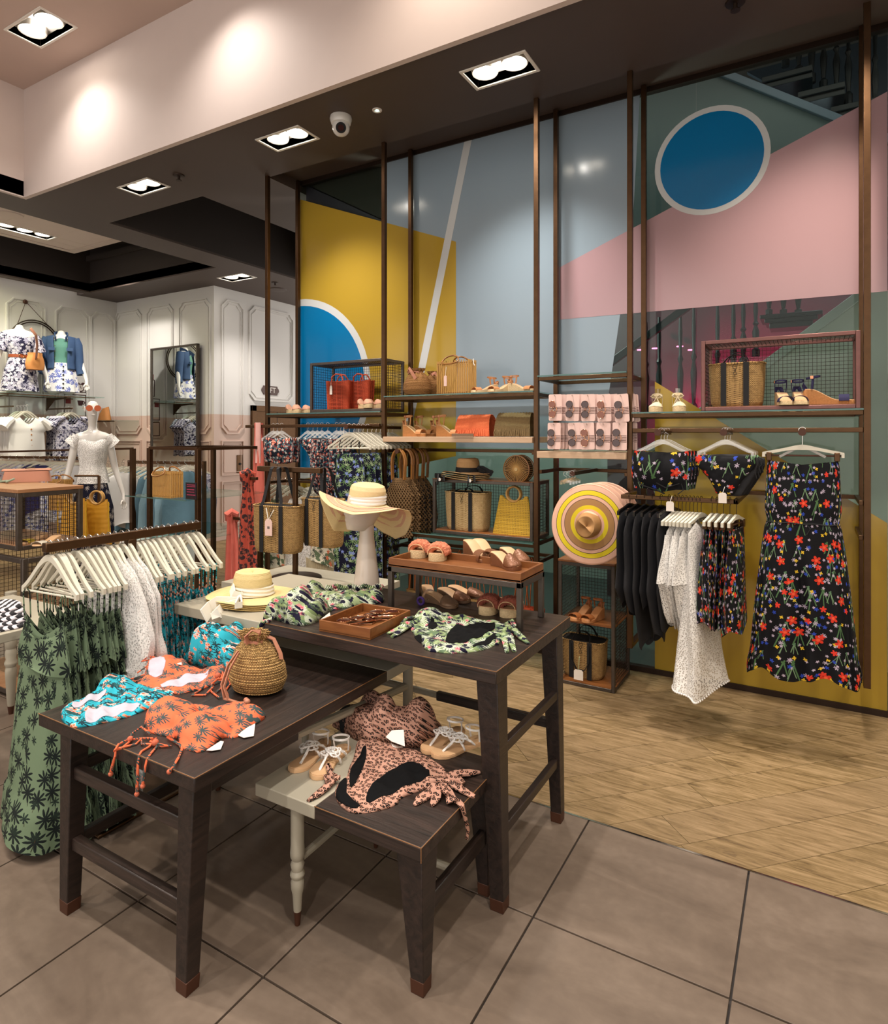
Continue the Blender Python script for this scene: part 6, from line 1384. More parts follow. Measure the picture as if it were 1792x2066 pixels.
# raffia drawstring bag
p=at(521,1392,Z=ZM); b=pouch('golden raffia drawstring bag with pink leather straps on the middle table',(p.x,p.y,ZM+.001),.2,.102,.215,mt=MT['straw'],lean=-.02)
cr=Vector((RT[0],RT[1],0)); cf=Vector((-FW[0],-FW[1],0)); Rm=Matrix.Rotation(-.2,3,'Z')
def L(s,c_,z): return Rm@(cr*s+cf*c_+Vector((0,0,z)))
M().tube([L(-.025,.04,.185),L(-.03,.05,.215),L(-.01,.045,.235),L(.015,.03,.225),L(.012,.025,.195)],.0016,4,ry=.010,up=(0,1,0)).build('grab_loop',MT['leather'],b,local=True)
M().tube([L(.02,.0,.205),L(.055,-.01,.185),L(.085,.01,.14),L(.092,.02,.12)],.0018,4,ry=.009,up=(0,1,0)).build('strap',MT['leather'],b,local=True)
M().tube([L(-.055,.06,.165),L(-.085,.08,.12),L(-.10,.10,.06),L(-.085,.115,.015),L(-.03,.125,.004),L(.0,.12,.004)],.0020,4,ry=.006,up=(0,1,0)).tube([L(-.05,.065,.16),L(-.075,.09,.11),L(-.088,.11,.055),L(-.07,.12,.015),L(-.03,.13,.005)],.0018,4,ry=.005,up=(0,1,0)).ball(L(.0,.13,.010),.011,10,8).ball(L(-.01,.112,.009),.009,10,8).build('drawstring_beads',MT['leather'],b,local=True)
# ---- tall table ----
p=at(510,1212,Z=ZT)
sh=None
for i in range(4):
    h=brim_hat(['lowest brim of the ivory ribbon straw hat stack','second brim of the ivory ribbon straw hat stack','third brim of the ivory ribbon straw hat stack','natural straw sun hat with ivory ribbon on top of the stack'][i],(p.x,p.y,ZT+.009+.0075*i),.1*i,.20,.115,.088,plain('light straw %d'%i,'#d3bd86' if i==3 else '#b89b5f',.85,0,.06,60,.4,160),.005,3,None,i==3,'ivory ribbon straw hats',ph=.3*i)
    if i==3:
        M().grid(lambda u,v:((.0935*(1-.03*v)+.002*sin(v*16+u*20))*cos(2*PI*u)*1.08,(.0935*(1-.03*v)+.002*sin(v*16+u*20))*sin(2*PI*u)*.95,.004+.042*v),56,12,True).build('ribbon_band',MT['wht'],h,local=True)
Q=lambda px,py,z:at(px,py,Z=ZT+z)
t=thing('hat_ribbon','long ivory ribbon bow of the top straw hat falling over the grey table edge','ribbon',Q(440,1215,.04))
m=M()
m.tube([Q(487,1205,.045),Q(470,1200,.06),Q(468,1185,.07),Q(480,1180,.075),Q(487,1200,.05)],.003,4,ry=.02)
m.tube([Q(485,1205,.045),Q(488,1220,.035),Q(475,1222,.035),Q(482,1208,.045)],.003,4,ry=.014)
m.tube([Q(483,1208,.045),Q(460,1212,.040),Q(440,1214,.035),Q(425,1225,.012),Q(415,1238,.006),Q(411,1243,.003)],[.003]*6,4,ry=[.008,.018,.024,.028,.030,.030])
e1=at(432,1232,Y=1.86); m.tube([Q(481,1211,.042),Q(462,1220,.025),Q(450,1226,.008),Vector((at(443,1232,Y=1.865).x,1.862,ZT+.003)),at(438,1240,Y=1.857),at(440,1246,Y=1.857)],[.003]*6,4,ry=[.008,.016,.022,.026,.028,.026])
m.ball(Q(484,1206,.048),.013,8,6); m.build('ribbon',MT['wht'],t)
k2=K(360,1060,3.584); f=TP(k2,ZT); f3=T3(k2,ZT)
P=f([(605,690),(625,640,.02),(660,570,.04),(720,500,.06),(790,440,.07),(880,400,.07),(970,385,.06),(1040,410,.04),(1080,440,.03),(1190,430,.03),(1230,455,.03),(1330,470,.03),(1420,450,.03),(1480,450,.03),(1495,540,.01),(1440,570),(1300,585),(1130,610),(1080,640),(1010,700),(940,725),(860,728),(760,705),(680,680)])
c=ctr(P); t=thing('bandeau_bikini','jungle leaf print ruffled bikini top beside the straw hats','bikini',(c[0],c[1],ZT))
pile(t,'body',MT['leaf'],P,ZT,bb(f,[(770,600,.11,.13,.075,.04),(960,600,.10,.12,.070,.04),(940,430,.09,.08,.05,.03),(1180,520,.14,.09,.035,.02),(1400,500,.07,.06,.04,.03)]),wr=.006,wf=26,edge=.022,base=.012,seed=21,fold=(30,60,.9))
m=M(); m.tube([f3((690,660,.02)),f3((650,690,.008)),Vector((*f([(615,705)])[0],ZT+.004)),Vector((at(*k2(585,745),Y=1.862).x,1.862,ZT-.02)),at(*k2(560,780),Y=1.858)],[.006,.009,.010,.010,.003],8); m.build('tie_end',MT['leaf'],t)
m=M(); r=random.Random(8)
for i in range(26):
    a=1080+16*i; q0=f3((a,455+8*sin(i),.045)); m.tube([q0,q0+Vector((.004*sin(i),-.012,.012)),q0+Vector((.006,-.024,.002))],.0022,4,ry=.010)
m.build('ruffle',MT['leaf'],t); card(t,f3,[(1030,680,.008),(1095,630,.008),(1100,660,.008),(1060,700,.008)])
k3=K(620,940,3.446); f=TP(k3,ZT); f3=T3(k3,ZT)
P=f([(735,1165),(700,1120),(740,1060,.01),(790,1000,.03),(840,980,.03),(930,1010,.02),(1000,1045,.01),(1150,1072),(1330,1095),(1400,1085,.01),(1440,1130),(1400,1200),(1320,1240),(1250,1280),(1130,1300),(980,1308),(820,1290),(800,1240),(770,1200)])
c=ctr(P); t=thing('bikini_brief','jungle leaf print bikini brief with black lining and side bows on the tall table','bikini',(c[0],c[1],ZT))
pile(t,'body',MT['leaf'],P,ZT,bb(f,[(830,1040,.07,.07,.035,.02),(1100,1090,.20,.04,.012),(900,1260,.08,.04,.012)]),wr=.005,wf=30,edge=.014,base=.011,seed=31,fold=(50,60,.8))
for Q_ in ([(955,1265),(970,1200),(1010,1135),(1100,1125),(1300,1120),(1310,1150),(1230,1200),(1090,1250)],[(830,1140),(870,1090),(915,1135),(880,1165)],[(1120,1290),(1250,1225),(1330,1175),(1345,1200),(1250,1265)],[(735,1180),(790,1200),(800,1240),(770,1225)]): lining(t,'black_lining',MT['blacklin'],f(Q_))
k_tie=1
for P_,R_ in (([(780,1060,.02),(700,1090,.012),(640,1130,.01),(560,1165,.004)],[.014,.016,.016,.008]),([(760,1080,.02),(690,1120,.012),(630,1160,.008),(590,1190,.004)],[.012,.014,.014,.008]),([(740,1050,.03),(690,1060,.03),(660,1090,.02),(720,1090,.02)],[.010]*4),
    ([(1390,1110,.02),(1440,1140,.015),(1500,1200,.008),(1540,1235,.004)],[.012,.016,.014,.006]),([(1380,1130,.02),(1410,1190,.012),(1440,1290,.004)],[.012,.015,.008]),([(1370,1140,.02),(1370,1200,.01),(1390,1295,.004)],[.010,.013,.008]),([(1380,1100,.02),(1420,1075,.03),(1440,1110,.03),(1400,1130,.02)],[.010]*4),([(1360,1150,.02),(1310,1190,.01),(1320,1240,.004)],[.01,.012,.008])):
    M().tube([f3(q) for q in P_],R_,8,ry=[x*.5 for x in R_]).build('side_bow',MT['leaf' if k_tie else 'leopard'],t)
# wire sunglasses in the small tray
def specs(label,p,rz,tilt=0):
    t=thing('sunglasses',label,'sunglasses',p,rz,'wire sunglasses in the tray')
    for s in (-1,1):
        M().tube([(s*.032+.027*cos(a),.025*sin(a),.014+.001*cos(a)) for a in [2*PI*i/26 for i in range(26)]],.0011,5,True).build('wire_rim',MT['rosegold'],t,local=True)
        M().grid(lambda u,v:(s*.032+.0265*v*cos(2*PI*u),.0245*v*sin(2*PI*u),.014+.004*(1-v*v)),24,5,True).build('lens',MT['lens'],t,local=True)
        M().tube([(s*.058,.005,.014),(s*.062,.0,.006),(s*.05,-.03,.003),(s*-.03,-.034-.006*s,.003),(s*-.05,-.03-.006*s,.003)],.0012,5).build('temple',MT['rosegold'],t,local=True)
    M().tube([(-.006,.006,.015),(0,.009,.018),(.006,.006,.015)],.0012,5).tube([(-.010,.014,.015),(0,.016,.017),(.010,.014,.015)],.001,5).build('bridge',MT['rosegold'],t,local=True); return t
for i,(px,py,rz,z,lb) in enumerate(((762,1247,.35,.012,'right wire rimmed sunglasses in the small wooden tray'),(742,1250,.9,.018,'wire rimmed sunglasses lying across the others in the tray'),(728,1256,.45,.010,'left wire rimmed sunglasses in the small wooden tray'),(775,1240,.6,.030,'topmost wire rimmed sunglasses near the tray back corner'),(708,1255,1.1,.022,'wire rimmed sunglasses with folded temples at the left of the tray'))):
    p=at(px,py,Z=ZT+z); specs(lb,(p.x,p.y,ZT+z),rz)
# mannequin head with wide brim hat
hb=at(740,1193,Z=ZT); t=thing('mannequin_bust','glossy cream mannequin head with long neck wearing the wide brim hat','mannequin',(hb.x,hb.y,ZT))
fd=Vector((-.60,-.80,0)).normalized(); sd=Vector((-fd.y,fd.x,0))
def headfn(u,v):
    a=2*PI*u; z=-.105+.235*v; q=lerp([(0,.02,.0),(.05,.045,.045),(.15,.058,.034),(.32,.070,.022),(.55,.080,.005),(.75,.078,-.002),(.9,.058,-.006),(1,.01,-.008)],v); r=q[0]
    c,s=cos(a),sin(a); f_=r*1.22*c+q[1]
    w_=r*.90*s
    if c>0:
        f_+=.012*math.exp(-((v-.42)/.07)**2)*math.exp(-(s/.16)**2)+.004*math.exp(-((v-.26)/.03)**2)*math.exp(-(s/.3)**2)-.007*math.exp(-((v-.52)/.05)**2)*math.exp(-((abs(s)-.38)/.16)**2)
    return tuple(fd*f_+sd*w_+Vector((0,0,.405+z)))
m=M().grid(headfn,56,48,True); m.lathe([(.001,0),(.066,.0),(.062,.06),(.053,.14),(.043,.22),(.036,.28),(.036,.34),(.04,.38)],32,cap=False); m.build('head_and_neck',MT['mannm'],t,local=True)
h=thing('wide_brim_hat','wide wavy brimmed straw hat with white band on the mannequin head','hat',(hb.x,hb.y,ZT+.425))
ED=[(-180,-.13),(-150,-.18),(-125,-.17),(-105,-.06),(-88,.045),(-70,.035),(-40,.0),(-10,-.02),(20,.0),(45,.015),(65,.0),(85,-.05),(110,-.15),(135,-.19),(160,-.17),(180,-.13)]
MT['roseb']=plain('rose straw lace','#cf9f83',.85,0,.12,120,.5,160); MT['bstraw']=plain('brim straw','#dcc494',.85,0,.05,60,.3,160)
def brimf(r0,r1,dz=0):
    def g(u,v):
        th=-180+360*u; r=r0+(r1-r0)*v; q=max(0,(r-.088)/(.235-.088)); e=lerp(ED,th)[0]; a=math.radians(th); rr=r*(1-.12*q*max(0,-e/.19)); s=rr*sin(a); c=rr*cos(a)*.92
        return tuple(Vector((RT[0]*s-FW[0]*c,RT[1]*s-FW[1]*c,e*q**1.4+.012-.03*q*sin(a)*0+dz+.0006*sin(r*1500))))
    return g
M().grid(brimf(.086,.238),120,36,True).build('brim',MT['bstraw'],h,local=True,solid=.002)
for a,b_ in ((.135,.155),(.165,.205)): M().grid(brimf(a,b_,.0022),120,8,True).build('lace_ring',MT['roseb'],h,local=True); M().grid(brimf(a,b_,-.0025),120,8,True).build('lace_ring',MT['roseb'],h,local=True)
M().grid(lambda u,v:tuple(Vector(((.092*lerp([(0,1,0),(.55,.97,.72),(.75,.88,.90),(.88,.62,1),(1,.01,1.01)],v)[0])*cos(2*PI*u),(.092*lerp([(0,1,0),(.55,.97,.72),(.75,.88,.90),(.88,.62,1),(1,.01,1.01)],v)[0])*sin(2*PI*u),.008+.105*lerp([(0,1,0),(.55,.97,.72),(.75,.88,.90),(.88,.62,1),(1,.01,1.01)],v)[1]+.0006*sin(v*130)))),56,46,True).build('crown',MT['bstraw'],h,local=True)
M().grid(lambda u,v:((.0945+.0016*sin(v*18+u*12))*cos(2*PI*u),(.0945+.0016*sin(v*18+u*12))*sin(2*PI*u),.012+.045*v+.008*sin(2*PI*u+1)),56,12,True).build('white_band',MT['whitecloth'],h,local=True)
h.rotation_euler=(0,.10,0)
t=thing('hat_scarf','white scarf tail with metal ring hanging behind the mannequin neck','scarf',at(690,1095,Y=3.84)); q=at(690,1066,Y=3.84)
M().grid(lambda u,v:(q.x-.03-.05*v+(.045+.045*v)*cos(2*PI*u),q.y+.012*sin(2*PI*u)*(1+.4*sin(9*u)),q.z-.14*v),26,12,True).build('cloth',MT['wht'],t); M().tube([(q.x+.012+.016*cos(a),q.y-.02,q.z-.115+.026*sin(a)) for a in [2*PI*i/20 for i in range(20)]],.004,6,True).build('ring',MT['rosegold'],t)
M().tube([(q.x-.03,q.y,q.z-.01),(q.x-.02,3.89,1.69)],.0013,5).build('cord',MT['wht'],t)
# shoes in the long tray and below it
zt_=1.023
for px,py,rz,lb in ((842,1122,-1.35,'left peach faux fur slider in the long tray'),(880,1128,-1.35,'right peach faux fur slider in the long tray')):
    p=at(px,py,Z=zt_); s_=shoe('slider',lb,(p.x,p.y+.035,zt_),-.9 if False else rz,'peach faux fur sliders',L=.19,up=MT['fluff'])
for px,py,lb in ((955,1130,'left upright tan wedge mule in the long tray'),(975,1128,'right upright tan wedge mule in the long tray')):
    p=at(px,py,Z=zt_); s_=shoe('slide',lb,(p.x,p.y+.03,zt_),-.55,'tan wedge mules in the long tray',L=.19,up=MT['bronzelth'],sole_m=MT['bronzelth'],in_m=MT['insole'])
for px,py,lb in ((1022,1148,'front bronze woven mule in the long tray'),(1040,1138,'rear bronze woven mule in the long tray')):
    p=at(px,py,Z=zt_); shoe('mule',lb,(p.x-.02,p.y+.03,zt_),-.45,'bronze woven mules in the long tray',L=.17,up=MT['bronzelth'],sole_m=MT['bronzelth'])
for px,py,rz,k_,lb in ((852,1208,-.9,'mule','left brown slip-on standing under the riser'),(905,1212,-.25,'mule','bronze woven slip-on lying under the riser'),(880,1222,-.3,'mule','dark taupe slip-on lying on its side under the riser'),(930,1205,0,'mule','bronze strap toe slip-on under the riser')):
    p=at(px,py,Z=ZT); s_=shoe(k_,lb,(p.x+.01,p.y+.03,ZT+.001),rz,'brown slip-ons under the riser',L=.19,up=MT['taupe'] if px in(852,880) else MT['bronzelth'],sole_m=MT['taupe']); s_.scale=(1,1,.7)
p=at(850,1222,Z=ZT); t=thing('purple_ring','round purple ring tag beside the brown slip-ons','ring',(p.x,p.y,ZT+.022)); M().tube([(.016*cos(a),-.004,.016*sin(a)) for a in [2*PI*i/20 for i in range(20)]],.006,8,True).build('ring',plain('purple felt','#3b1f6b',.7),t,local=True)
for px,py,lb in ((978,1235,'left dusty rose faux fur espadrille slider under the riser'),(1020,1240,'right dusty rose faux fur espadrille slider under the riser')):
    p=at(px,py,Z=ZT); s_=shoe('slider',lb,(p.x+.01,p.y+.045,ZT+.001),-1.45,'dusty rose faux fur sliders',L=.20,up=MT['fluff2']); 
# ---- low table ----
k4=K(500,1380,3.446); f=TP(k4,ZL); f3=T3(k4,ZL)
for (a,b_),mir,lb in ((((300,630),(560,395)),1,'left white braided tan sandal of the left pair on the low table'),(((440,700),(710,420)),-1,'right white braided tan sandal of the left pair, half under the leopard tie'),(((1320,500),(1610,400)),1,'front white braided tan sandal at the right of the leopard top'),(((1240,480),(1480,330)),-1,'rear white braided tan sandal at the right of the leopard top')):
    p0=f([a])[0]; p1=f([b_])[0]; cx_,cy_=(p0[0]+p1[0])/2,(p0[1]+p1[1])/2; rz=math.atan2(p0[1]-p1[1],p0[0]-p1[0])
    shoe('flat',lb,(cx_,cy_,ZL+.001),rz,'white braided sandals',L=.235,mir=mir,up=MT['whitelth'],sole_m=MT['insole'])
P=f([(575,290),(610,230,.03),(680,160,.06),(760,125,.08),(860,110,.08),(930,125,.08),(1040,140,.08),(1170,150,.07),(1230,215,.05),(1310,260,.02),(1370,310),(1330,370),(1260,410),(1190,450),(1080,440),(960,410),(850,430),(760,400),(660,340)])
c=ctr(P); t=thing('bandeau_bikini','leopard print twisted bandeau bikini top on the low table','bikini',(c[0],c[1],ZL))
pile(t,'body',MT['leopard'],P,ZL,bb(f,[(800,260,.13,.12,.09,.04),(1090,300,.13,.12,.10,.04),(1250,330,.08,.08,.05,.02),(900,180,.10,.07,.06,.04)]),wr=.006,wf=20,edge=.025,base=.014,seed=41,fold=(28,40,.9),res=.0055)
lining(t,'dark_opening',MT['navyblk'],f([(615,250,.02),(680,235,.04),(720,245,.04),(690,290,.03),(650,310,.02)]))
card(t,f3,[(960,370,.06),(1000,325,.075),(1085,320,.08),(1092,435,.05),(1000,400,.055)])
P=f([(600,760),(625,700),(690,655),(700,590),(740,510),(750,430,.01),(850,400,.01),(1000,440),(1130,460),(1230,500),(1300,540),(1390,610),(1380,700),(1300,690),(1220,740),(1060,795),(1040,850),(850,900),(720,905),(630,845)])
c=ctr(P); t=thing('bikini_brief','leopard print bikini brief with black lining and long side ties on the low table','bikini',(c[0],c[1],ZL))
pile(t,'body',MT['leopard'],P,ZL,bb(f,[(1000,520,.16,.07,.020),(800,470,.06,.05,.015)]),wr=.004,wf=28,edge=.014,base=.011,seed=51,fold=(40,50,.8),res=.0055)
for Q_ in ([(712,760),(705,680),(715,610),(760,545),(820,490),(828,530),(800,620),(745,710)],[(812,835),(850,750),(900,685),(990,630),(1090,590),(1180,590),(1290,650),(1190,700),(1030,770),(860,850)],[(605,780),(640,705),(688,670),(690,740),(685,800),(790,860),(760,893),(700,885),(630,835)]): lining(t,'black_lining',MT['blacklin'],f(Q_))
lining(t,'care_label',MT['white'],f([(985,470),(1075,452),(1080,490),(1015,518)]),.003)
k_tie=0; m=M()
for P_,R_ in (([(640,650,.02),(600,660,.015),(540,720,.01),(480,770,.006),(420,812,.004)],[.012,.014,.017,.016,.008]),([(610,640,.02),(570,620,.02),(560,560,.02),(580,600,.02)],[.010]*4),([(620,660,.02),(530,640,.012),(560,700,.008)],[.012,.012,.010]),
    ([(1380,640,.02),(1460,620,.02),(1540,615,.012),(1612,612,.006)],[.014,.018,.018,.008]),([(1390,660,.02),(1440,700,.015),(1500,740,.010),(1575,785,.004)],[.014,.018,.014,.010]),([(1300,700,.02),(1260,760,.01),(1200,800,.006),(1160,840,.004)],[.014,.018,.018,.006]),([(1330,720,.02),(1310,790,.012),(1280,845,.004)],[.012,.016,.008]),([(1350,700,.02),(1400,760,.03),(1440,790,.02),(1380,800,.015)],[.016]*4),([(1400,650,.025),(1470,660,.02),(1500,690,.012)],[.014,.016,.012])):
    M().tube([f3(q) for q in P_],R_,8,ry=[x*.5 for x in R_]).build('side_bow',MT['leaf' if k_tie else 'leopard'],t)
X_=-.938
m.tube([f3((1400,790,.012)),f3((1470,820,.008)),Vector((X_,at(*k4(1492,850),X=X_).y,ZL+.004))]+[at(*k4(a,b),X=X_) for a,b in ((1505,900),(1520,960),(1532,1020),(1522,1080))],[.010,.012,.013,.012,.012,.013,.004],8,ry=[.005]*7,up=(1,0,0) if False else None)
m.build('hanging_tie',MT['leopard'],t)
# ---------------- back left: mannequins, rails, wall goods ----------------
def mannequin(label,loc,rz,head=True,legs=True,arm_out=.0,pose=None,scale=1.0):
    """gloss mannequin as one skinned surface, facing local -y; origin under the hips on what it stands on"""
    t=thing('mannequin',label,'mannequin',loc,rz)
    hip=.98 if legs else .30
    J={};E_=[];vs=[];rad=[]
    def j(n,x,y,z,r,p=None):
        J[n]=len(vs); vs.append((x,y,z+hip)); rad.append(r)
        if p is not None: E_.append((J[p],J[n]))
    j('pel',0,0,0,(.135,.095)); j('waist',0,0,.17,(.100,.078),'pel'); j('chest',0,-.005,.33,(.125,.092),'waist'); j('up',0,.005,.42,(.12,.072),'chest'); j('nk',0,.005,.49,(.048,.048),'up'); j('nk2',0,-.005,.55,(.043,.045),'nk')
    if head: j('hd',0,-.02,.61,(.060,.075),'nk2'); j('hd2',0,-.015,.69,(.073,.090),'hd'); j('hd3',0,-.005,.755,(.045,.055),'hd2')
    for s,n in ((1,'r'),(-1,'l')):
        a=arm_out+.07
        j(n+'sh',s*.155,0,.425,(.050,.050),'up'); j(n+'el',s*(.195+a*.3),.01,.15,(.036,.036),n+'sh'); j(n+'wr',s*(.215+a),-.03,-.09,(.022,.024),n+'el'); j(n+'ha',s*(.22+a),-.045,-.15,(.030,.015),n+'wr')
        for k,(dx,dz,l) in enumerate(((-.022,0,.07),(-.007,-.004,.08),(.008,-.002,.075),(.022,.004,.06))):
            j(n+'f%d'%k,s*(.22+a)+dx,-.050,-.178+dz,(.009,.009),n+'ha'); j(n+'g%d'%k,s*(.222+a)+dx*1.1,-.062,-.178+dz-l*.6,(.007,.007),n+'f%d'%k)
        j(n+'t0',s*(.22+a)-s*.03,-.062,-.155,(.010,.010),n+'ha'); j(n+'t1',s*(.22+a)-s*.036,-.080,-.185,(.008,.008),n+'t0')
        if legs: j(n+'th',s*.085,0,-.12,(.092,.092),'pel'); j(n+'kn',s*.08,0,-.48,(.055,.058),n+'th'); j(n+'ca',s*.08,.015,-.62,(.050,.055),n+'kn'); j(n+'an',s*.08,.01,-.88,(.032,.036),n+'ca'); j(n+'ft',s*.085,-.07,-.945,(.034,.022),n+'an'); j(n+'to',s*.085,-.13,-.955,(.026,.014),n+'ft')
        else: j(n+'th',s*.085,0,-.10,(.088,.088),'pel'); j(n+'kn',s*.085,0,-.295,(.075,.078),n+'th')
    me=bpy.data.meshes.new('body'); me.from_pydata(vs,E_,[]); o=bpy.data.objects.new('body',me); COL.objects.link(o); o.parent=t
    sk=o.modifiers.new('skin','SKIN'); sk.use_smooth_shade=True
    for i,r in enumerate(rad): me.skin_vertices[0].data[i].radius=r
    me.skin_vertices[0].data[0].use_root=True
    su=o.modifiers.new('sub','SUBSURF'); su.levels=2; su.render_levels=2; me.materials.append(MT['mann'])
    if head:
        M().ball((0,-.088,.67+hip),(.011,.016,.024),8,6).build('nose',MT['mann'],t,local=True)
        for s in (-1,1): M().ball((s*.026,-.086,.692+hip),(.016,.008,.007),8,5).build('eye',MT['mann'],t,local=True); M().ball((s*.076,0,.675+hip),(.010,.018,.028),8,6).build('ear',MT['mann'],t,local=True)
        M().ball((0,-.084,.625+hip),(.020,.010,.008),8,5).build('lips',MT['mann'],t,local=True)
    t.scale=(scale,)*3
    return t,hip
def worn(name,label,cat,t,mt,rows,hip,k=7,seed=0,cy=-.0,jag=0,dx=0,neck=0,group=None):
    o=thing(name,label,cat,t.location,t.rotation_euler.z,group); o.scale=t.scale
    garment(M(),[(z+hip,w,th,rp) for z,w,th,rp in rows],cy=cy,k=k,seed=seed,jag=jag,x0=dx,neck=neck,us=1/t.scale[0]*1.0).build('cloth',mt,o,local=True); return o
def sleeve(o,hip,s,mt,z0=.43,z1=.24,r=.062,a=.07,r2=None,name='sleeve'):
    M().tube([(s*.14,0,z0+hip+.01),(s*.168,0,z0-.05+hip),(s*(.175+a*.1),.003,(z0+z1)/2+hip),(s*(.19+a*.22),.008,z1+hip)],[r*.9,r,r,(r2 or r*1.05)],12).build(name,mt,o,local=True)
FZ=PI/2
# headless mannequin in the navy dress
m1,h1=mannequin('headless white mannequin wearing the navy off-shoulder dress at far left',(-9.80,4.70,2.187),FZ-.25,False,False,scale=1.17)
h1=.30
d=worn('off_shoulder_dress','navy and white floral off-shoulder dress on the far left mannequin','dress',m1,MT['navyflor'],[(.385,.185,.115,.0),(.32,.175,.125,.004),(.17,.112,.095,.0),(.14,.112,.095,.0),(-.02,.165,.125,.008),(-.27,.20,.15,.016)],h1,7,1.0)
for s in (-1,1): sleeve(d,h1,s,MT['navyflor'],.40,.22,.075)
b=thing('belt','tan leather belt with ring buckle on the navy dress','belt',m1.location,FZ-.25); b.scale=m1.scale
M().tube([(.118*cos(a),.100*sin(a),.155+h1) for a in [2*PI*i/30 for i in range(30)]],.002,4,True,ry=.018,up=(0,0,1)).build('strap',plain('cognac leather','#8a3f1a',.45),b,local=True); M().tube([(.028*cos(a),-.105,.155+h1+.022*sin(a)) for a in [2*PI*i/18 for i in range(18)]],.004,5,True).build('buckle',MT['rosegold'],b,local=True)
def ml(t,x,y,z): return t.matrix_basis@Vector((x,y,z))
pb=thing('crossbody_bag','tan woven bucket bag on a long strap across the navy dress','bag',ml(m1,.13,-.15,.06+h1)-Vector((0,0,.08)),FZ)
M().grid(lambda u,v:((.12-.01*v+.012*v*sin(16*PI*u)*v)*cos(2*PI*u)*(.8+.3*sin(PI*min(1,v+.15))),(.07+.006*v*sin(16*PI*u))*sin(2*PI*u),.24*v),40,20,True).build('body',MT['camel'],pb,local=True)
sp_=[ml(m1,-.165,-.04,.45+h1),ml(m1,-.14,-.10,.38+h1),ml(m1,-.04,-.135,.28+h1),ml(m1,.05,-.145,.14+h1),ml(m1,.11,-.15,.10+h1)]
M().tube(sp_,.004,4,ry=.018).build('strap',MT['leather'],pb)
# headless mannequin with denim jacket
m2,h2=mannequin('headless white mannequin in denim jacket and floral skirt on the wall shelf',(-9.80,5.28,2.187),FZ-.55,False,False,scale=1.17); h2=.30
MT['denim']=plain('blue denim','#2b4468',.8,0,.2,14,.3,80); MT['jade']=plain('jade green jersey','#4f7f72',.8)
worn('jersey_top','jade green jersey top under the denim jacket','top',m2,MT['jade'],[(.46,.075,.06,0),(.42,.13,.085,0),(.33,.135,.105,.0),(.17,.112,.09,0),(.08,.125,.10,0)],h2,6,2.0).name='green_jersey'
worn('floral_skirt','white skirt with blue toile flowers and dark buttons under the denim jacket','skirt',m2,MT['bluefl'],[(.12,.122,.100,.0),(.0,.165,.125,.006),(-.25,.195,.15,.014)],h2,8,3.0)
bt=thing('skirt_buttons','row of dark round buttons down the toile skirt','buttons',m2.location,m2.rotation_euler.z); bt.scale=m2.scale
for i in range(6): M().lathe([(.011,0),(.011,.006)],10,(.03,-.128-.0055*i*1.0-.006,.07-.055*i+h2),axis='y').build('button',MT['black'],bt,local=True)
j_=thing('denim_jacket','cropped blue denim jacket worn open over the jade top','jacket',m2.location,m2.rotation_euler.z); j_.scale=m2.scale
def jk(u,v):
    a=PI*(-.5+.17)+u*PI*(2-.34); a=-PI/2+PI*.15+u*(2*PI-PI*.30); w,th=lerp([(0,.165,.105),(.12,.175,.115),(.4,.165,.125),(.8,.155,.125),(1,.165,.13)],v); z=.455-.42*v
    if v<.1: z+=.02*(1-abs(cos(a)))
    return (w*cos(a)*(1+.02*sin(9*a)),th*sin(a),z+h2)
M().grid(jk,44,24).build('jacket_body',MT['denim'],j_,local=True,solid=.008)
for s in (-1,1):
    M().tube([(s*.15,0,.44+h2),(s*.180,0,.36+h2),(s*.195,.008,.20+h2),(s*.205,.005,.05+h2),(s*.222,-.01,-.02+h2)],[.058,.062,.056,.050,.048],12).build('sleeve',MT['denim'],j_,local=True)
    M().tube([(s*.02,.07,.50+h2),(s*.06,.045,.51+h2),(s*.075,-.03,.48+h2),(s*.055,-.11,.42+h2)],.006,4,ry=.028).build('collar',MT['denim'],j_,local=True)
    M().box((s*.10-.035,-.132,.27+h2),(s*.10+.035,-.120,.31+h2)).build('pocket_flap',MT['denim'],j_,local=True)
for i in range(5): M().lathe([(.006,0),(.006,.004)],8,(-.062,-.132,.33-.07*i+h2),axis='y').build('button',MT['copper'],j_,local=True)
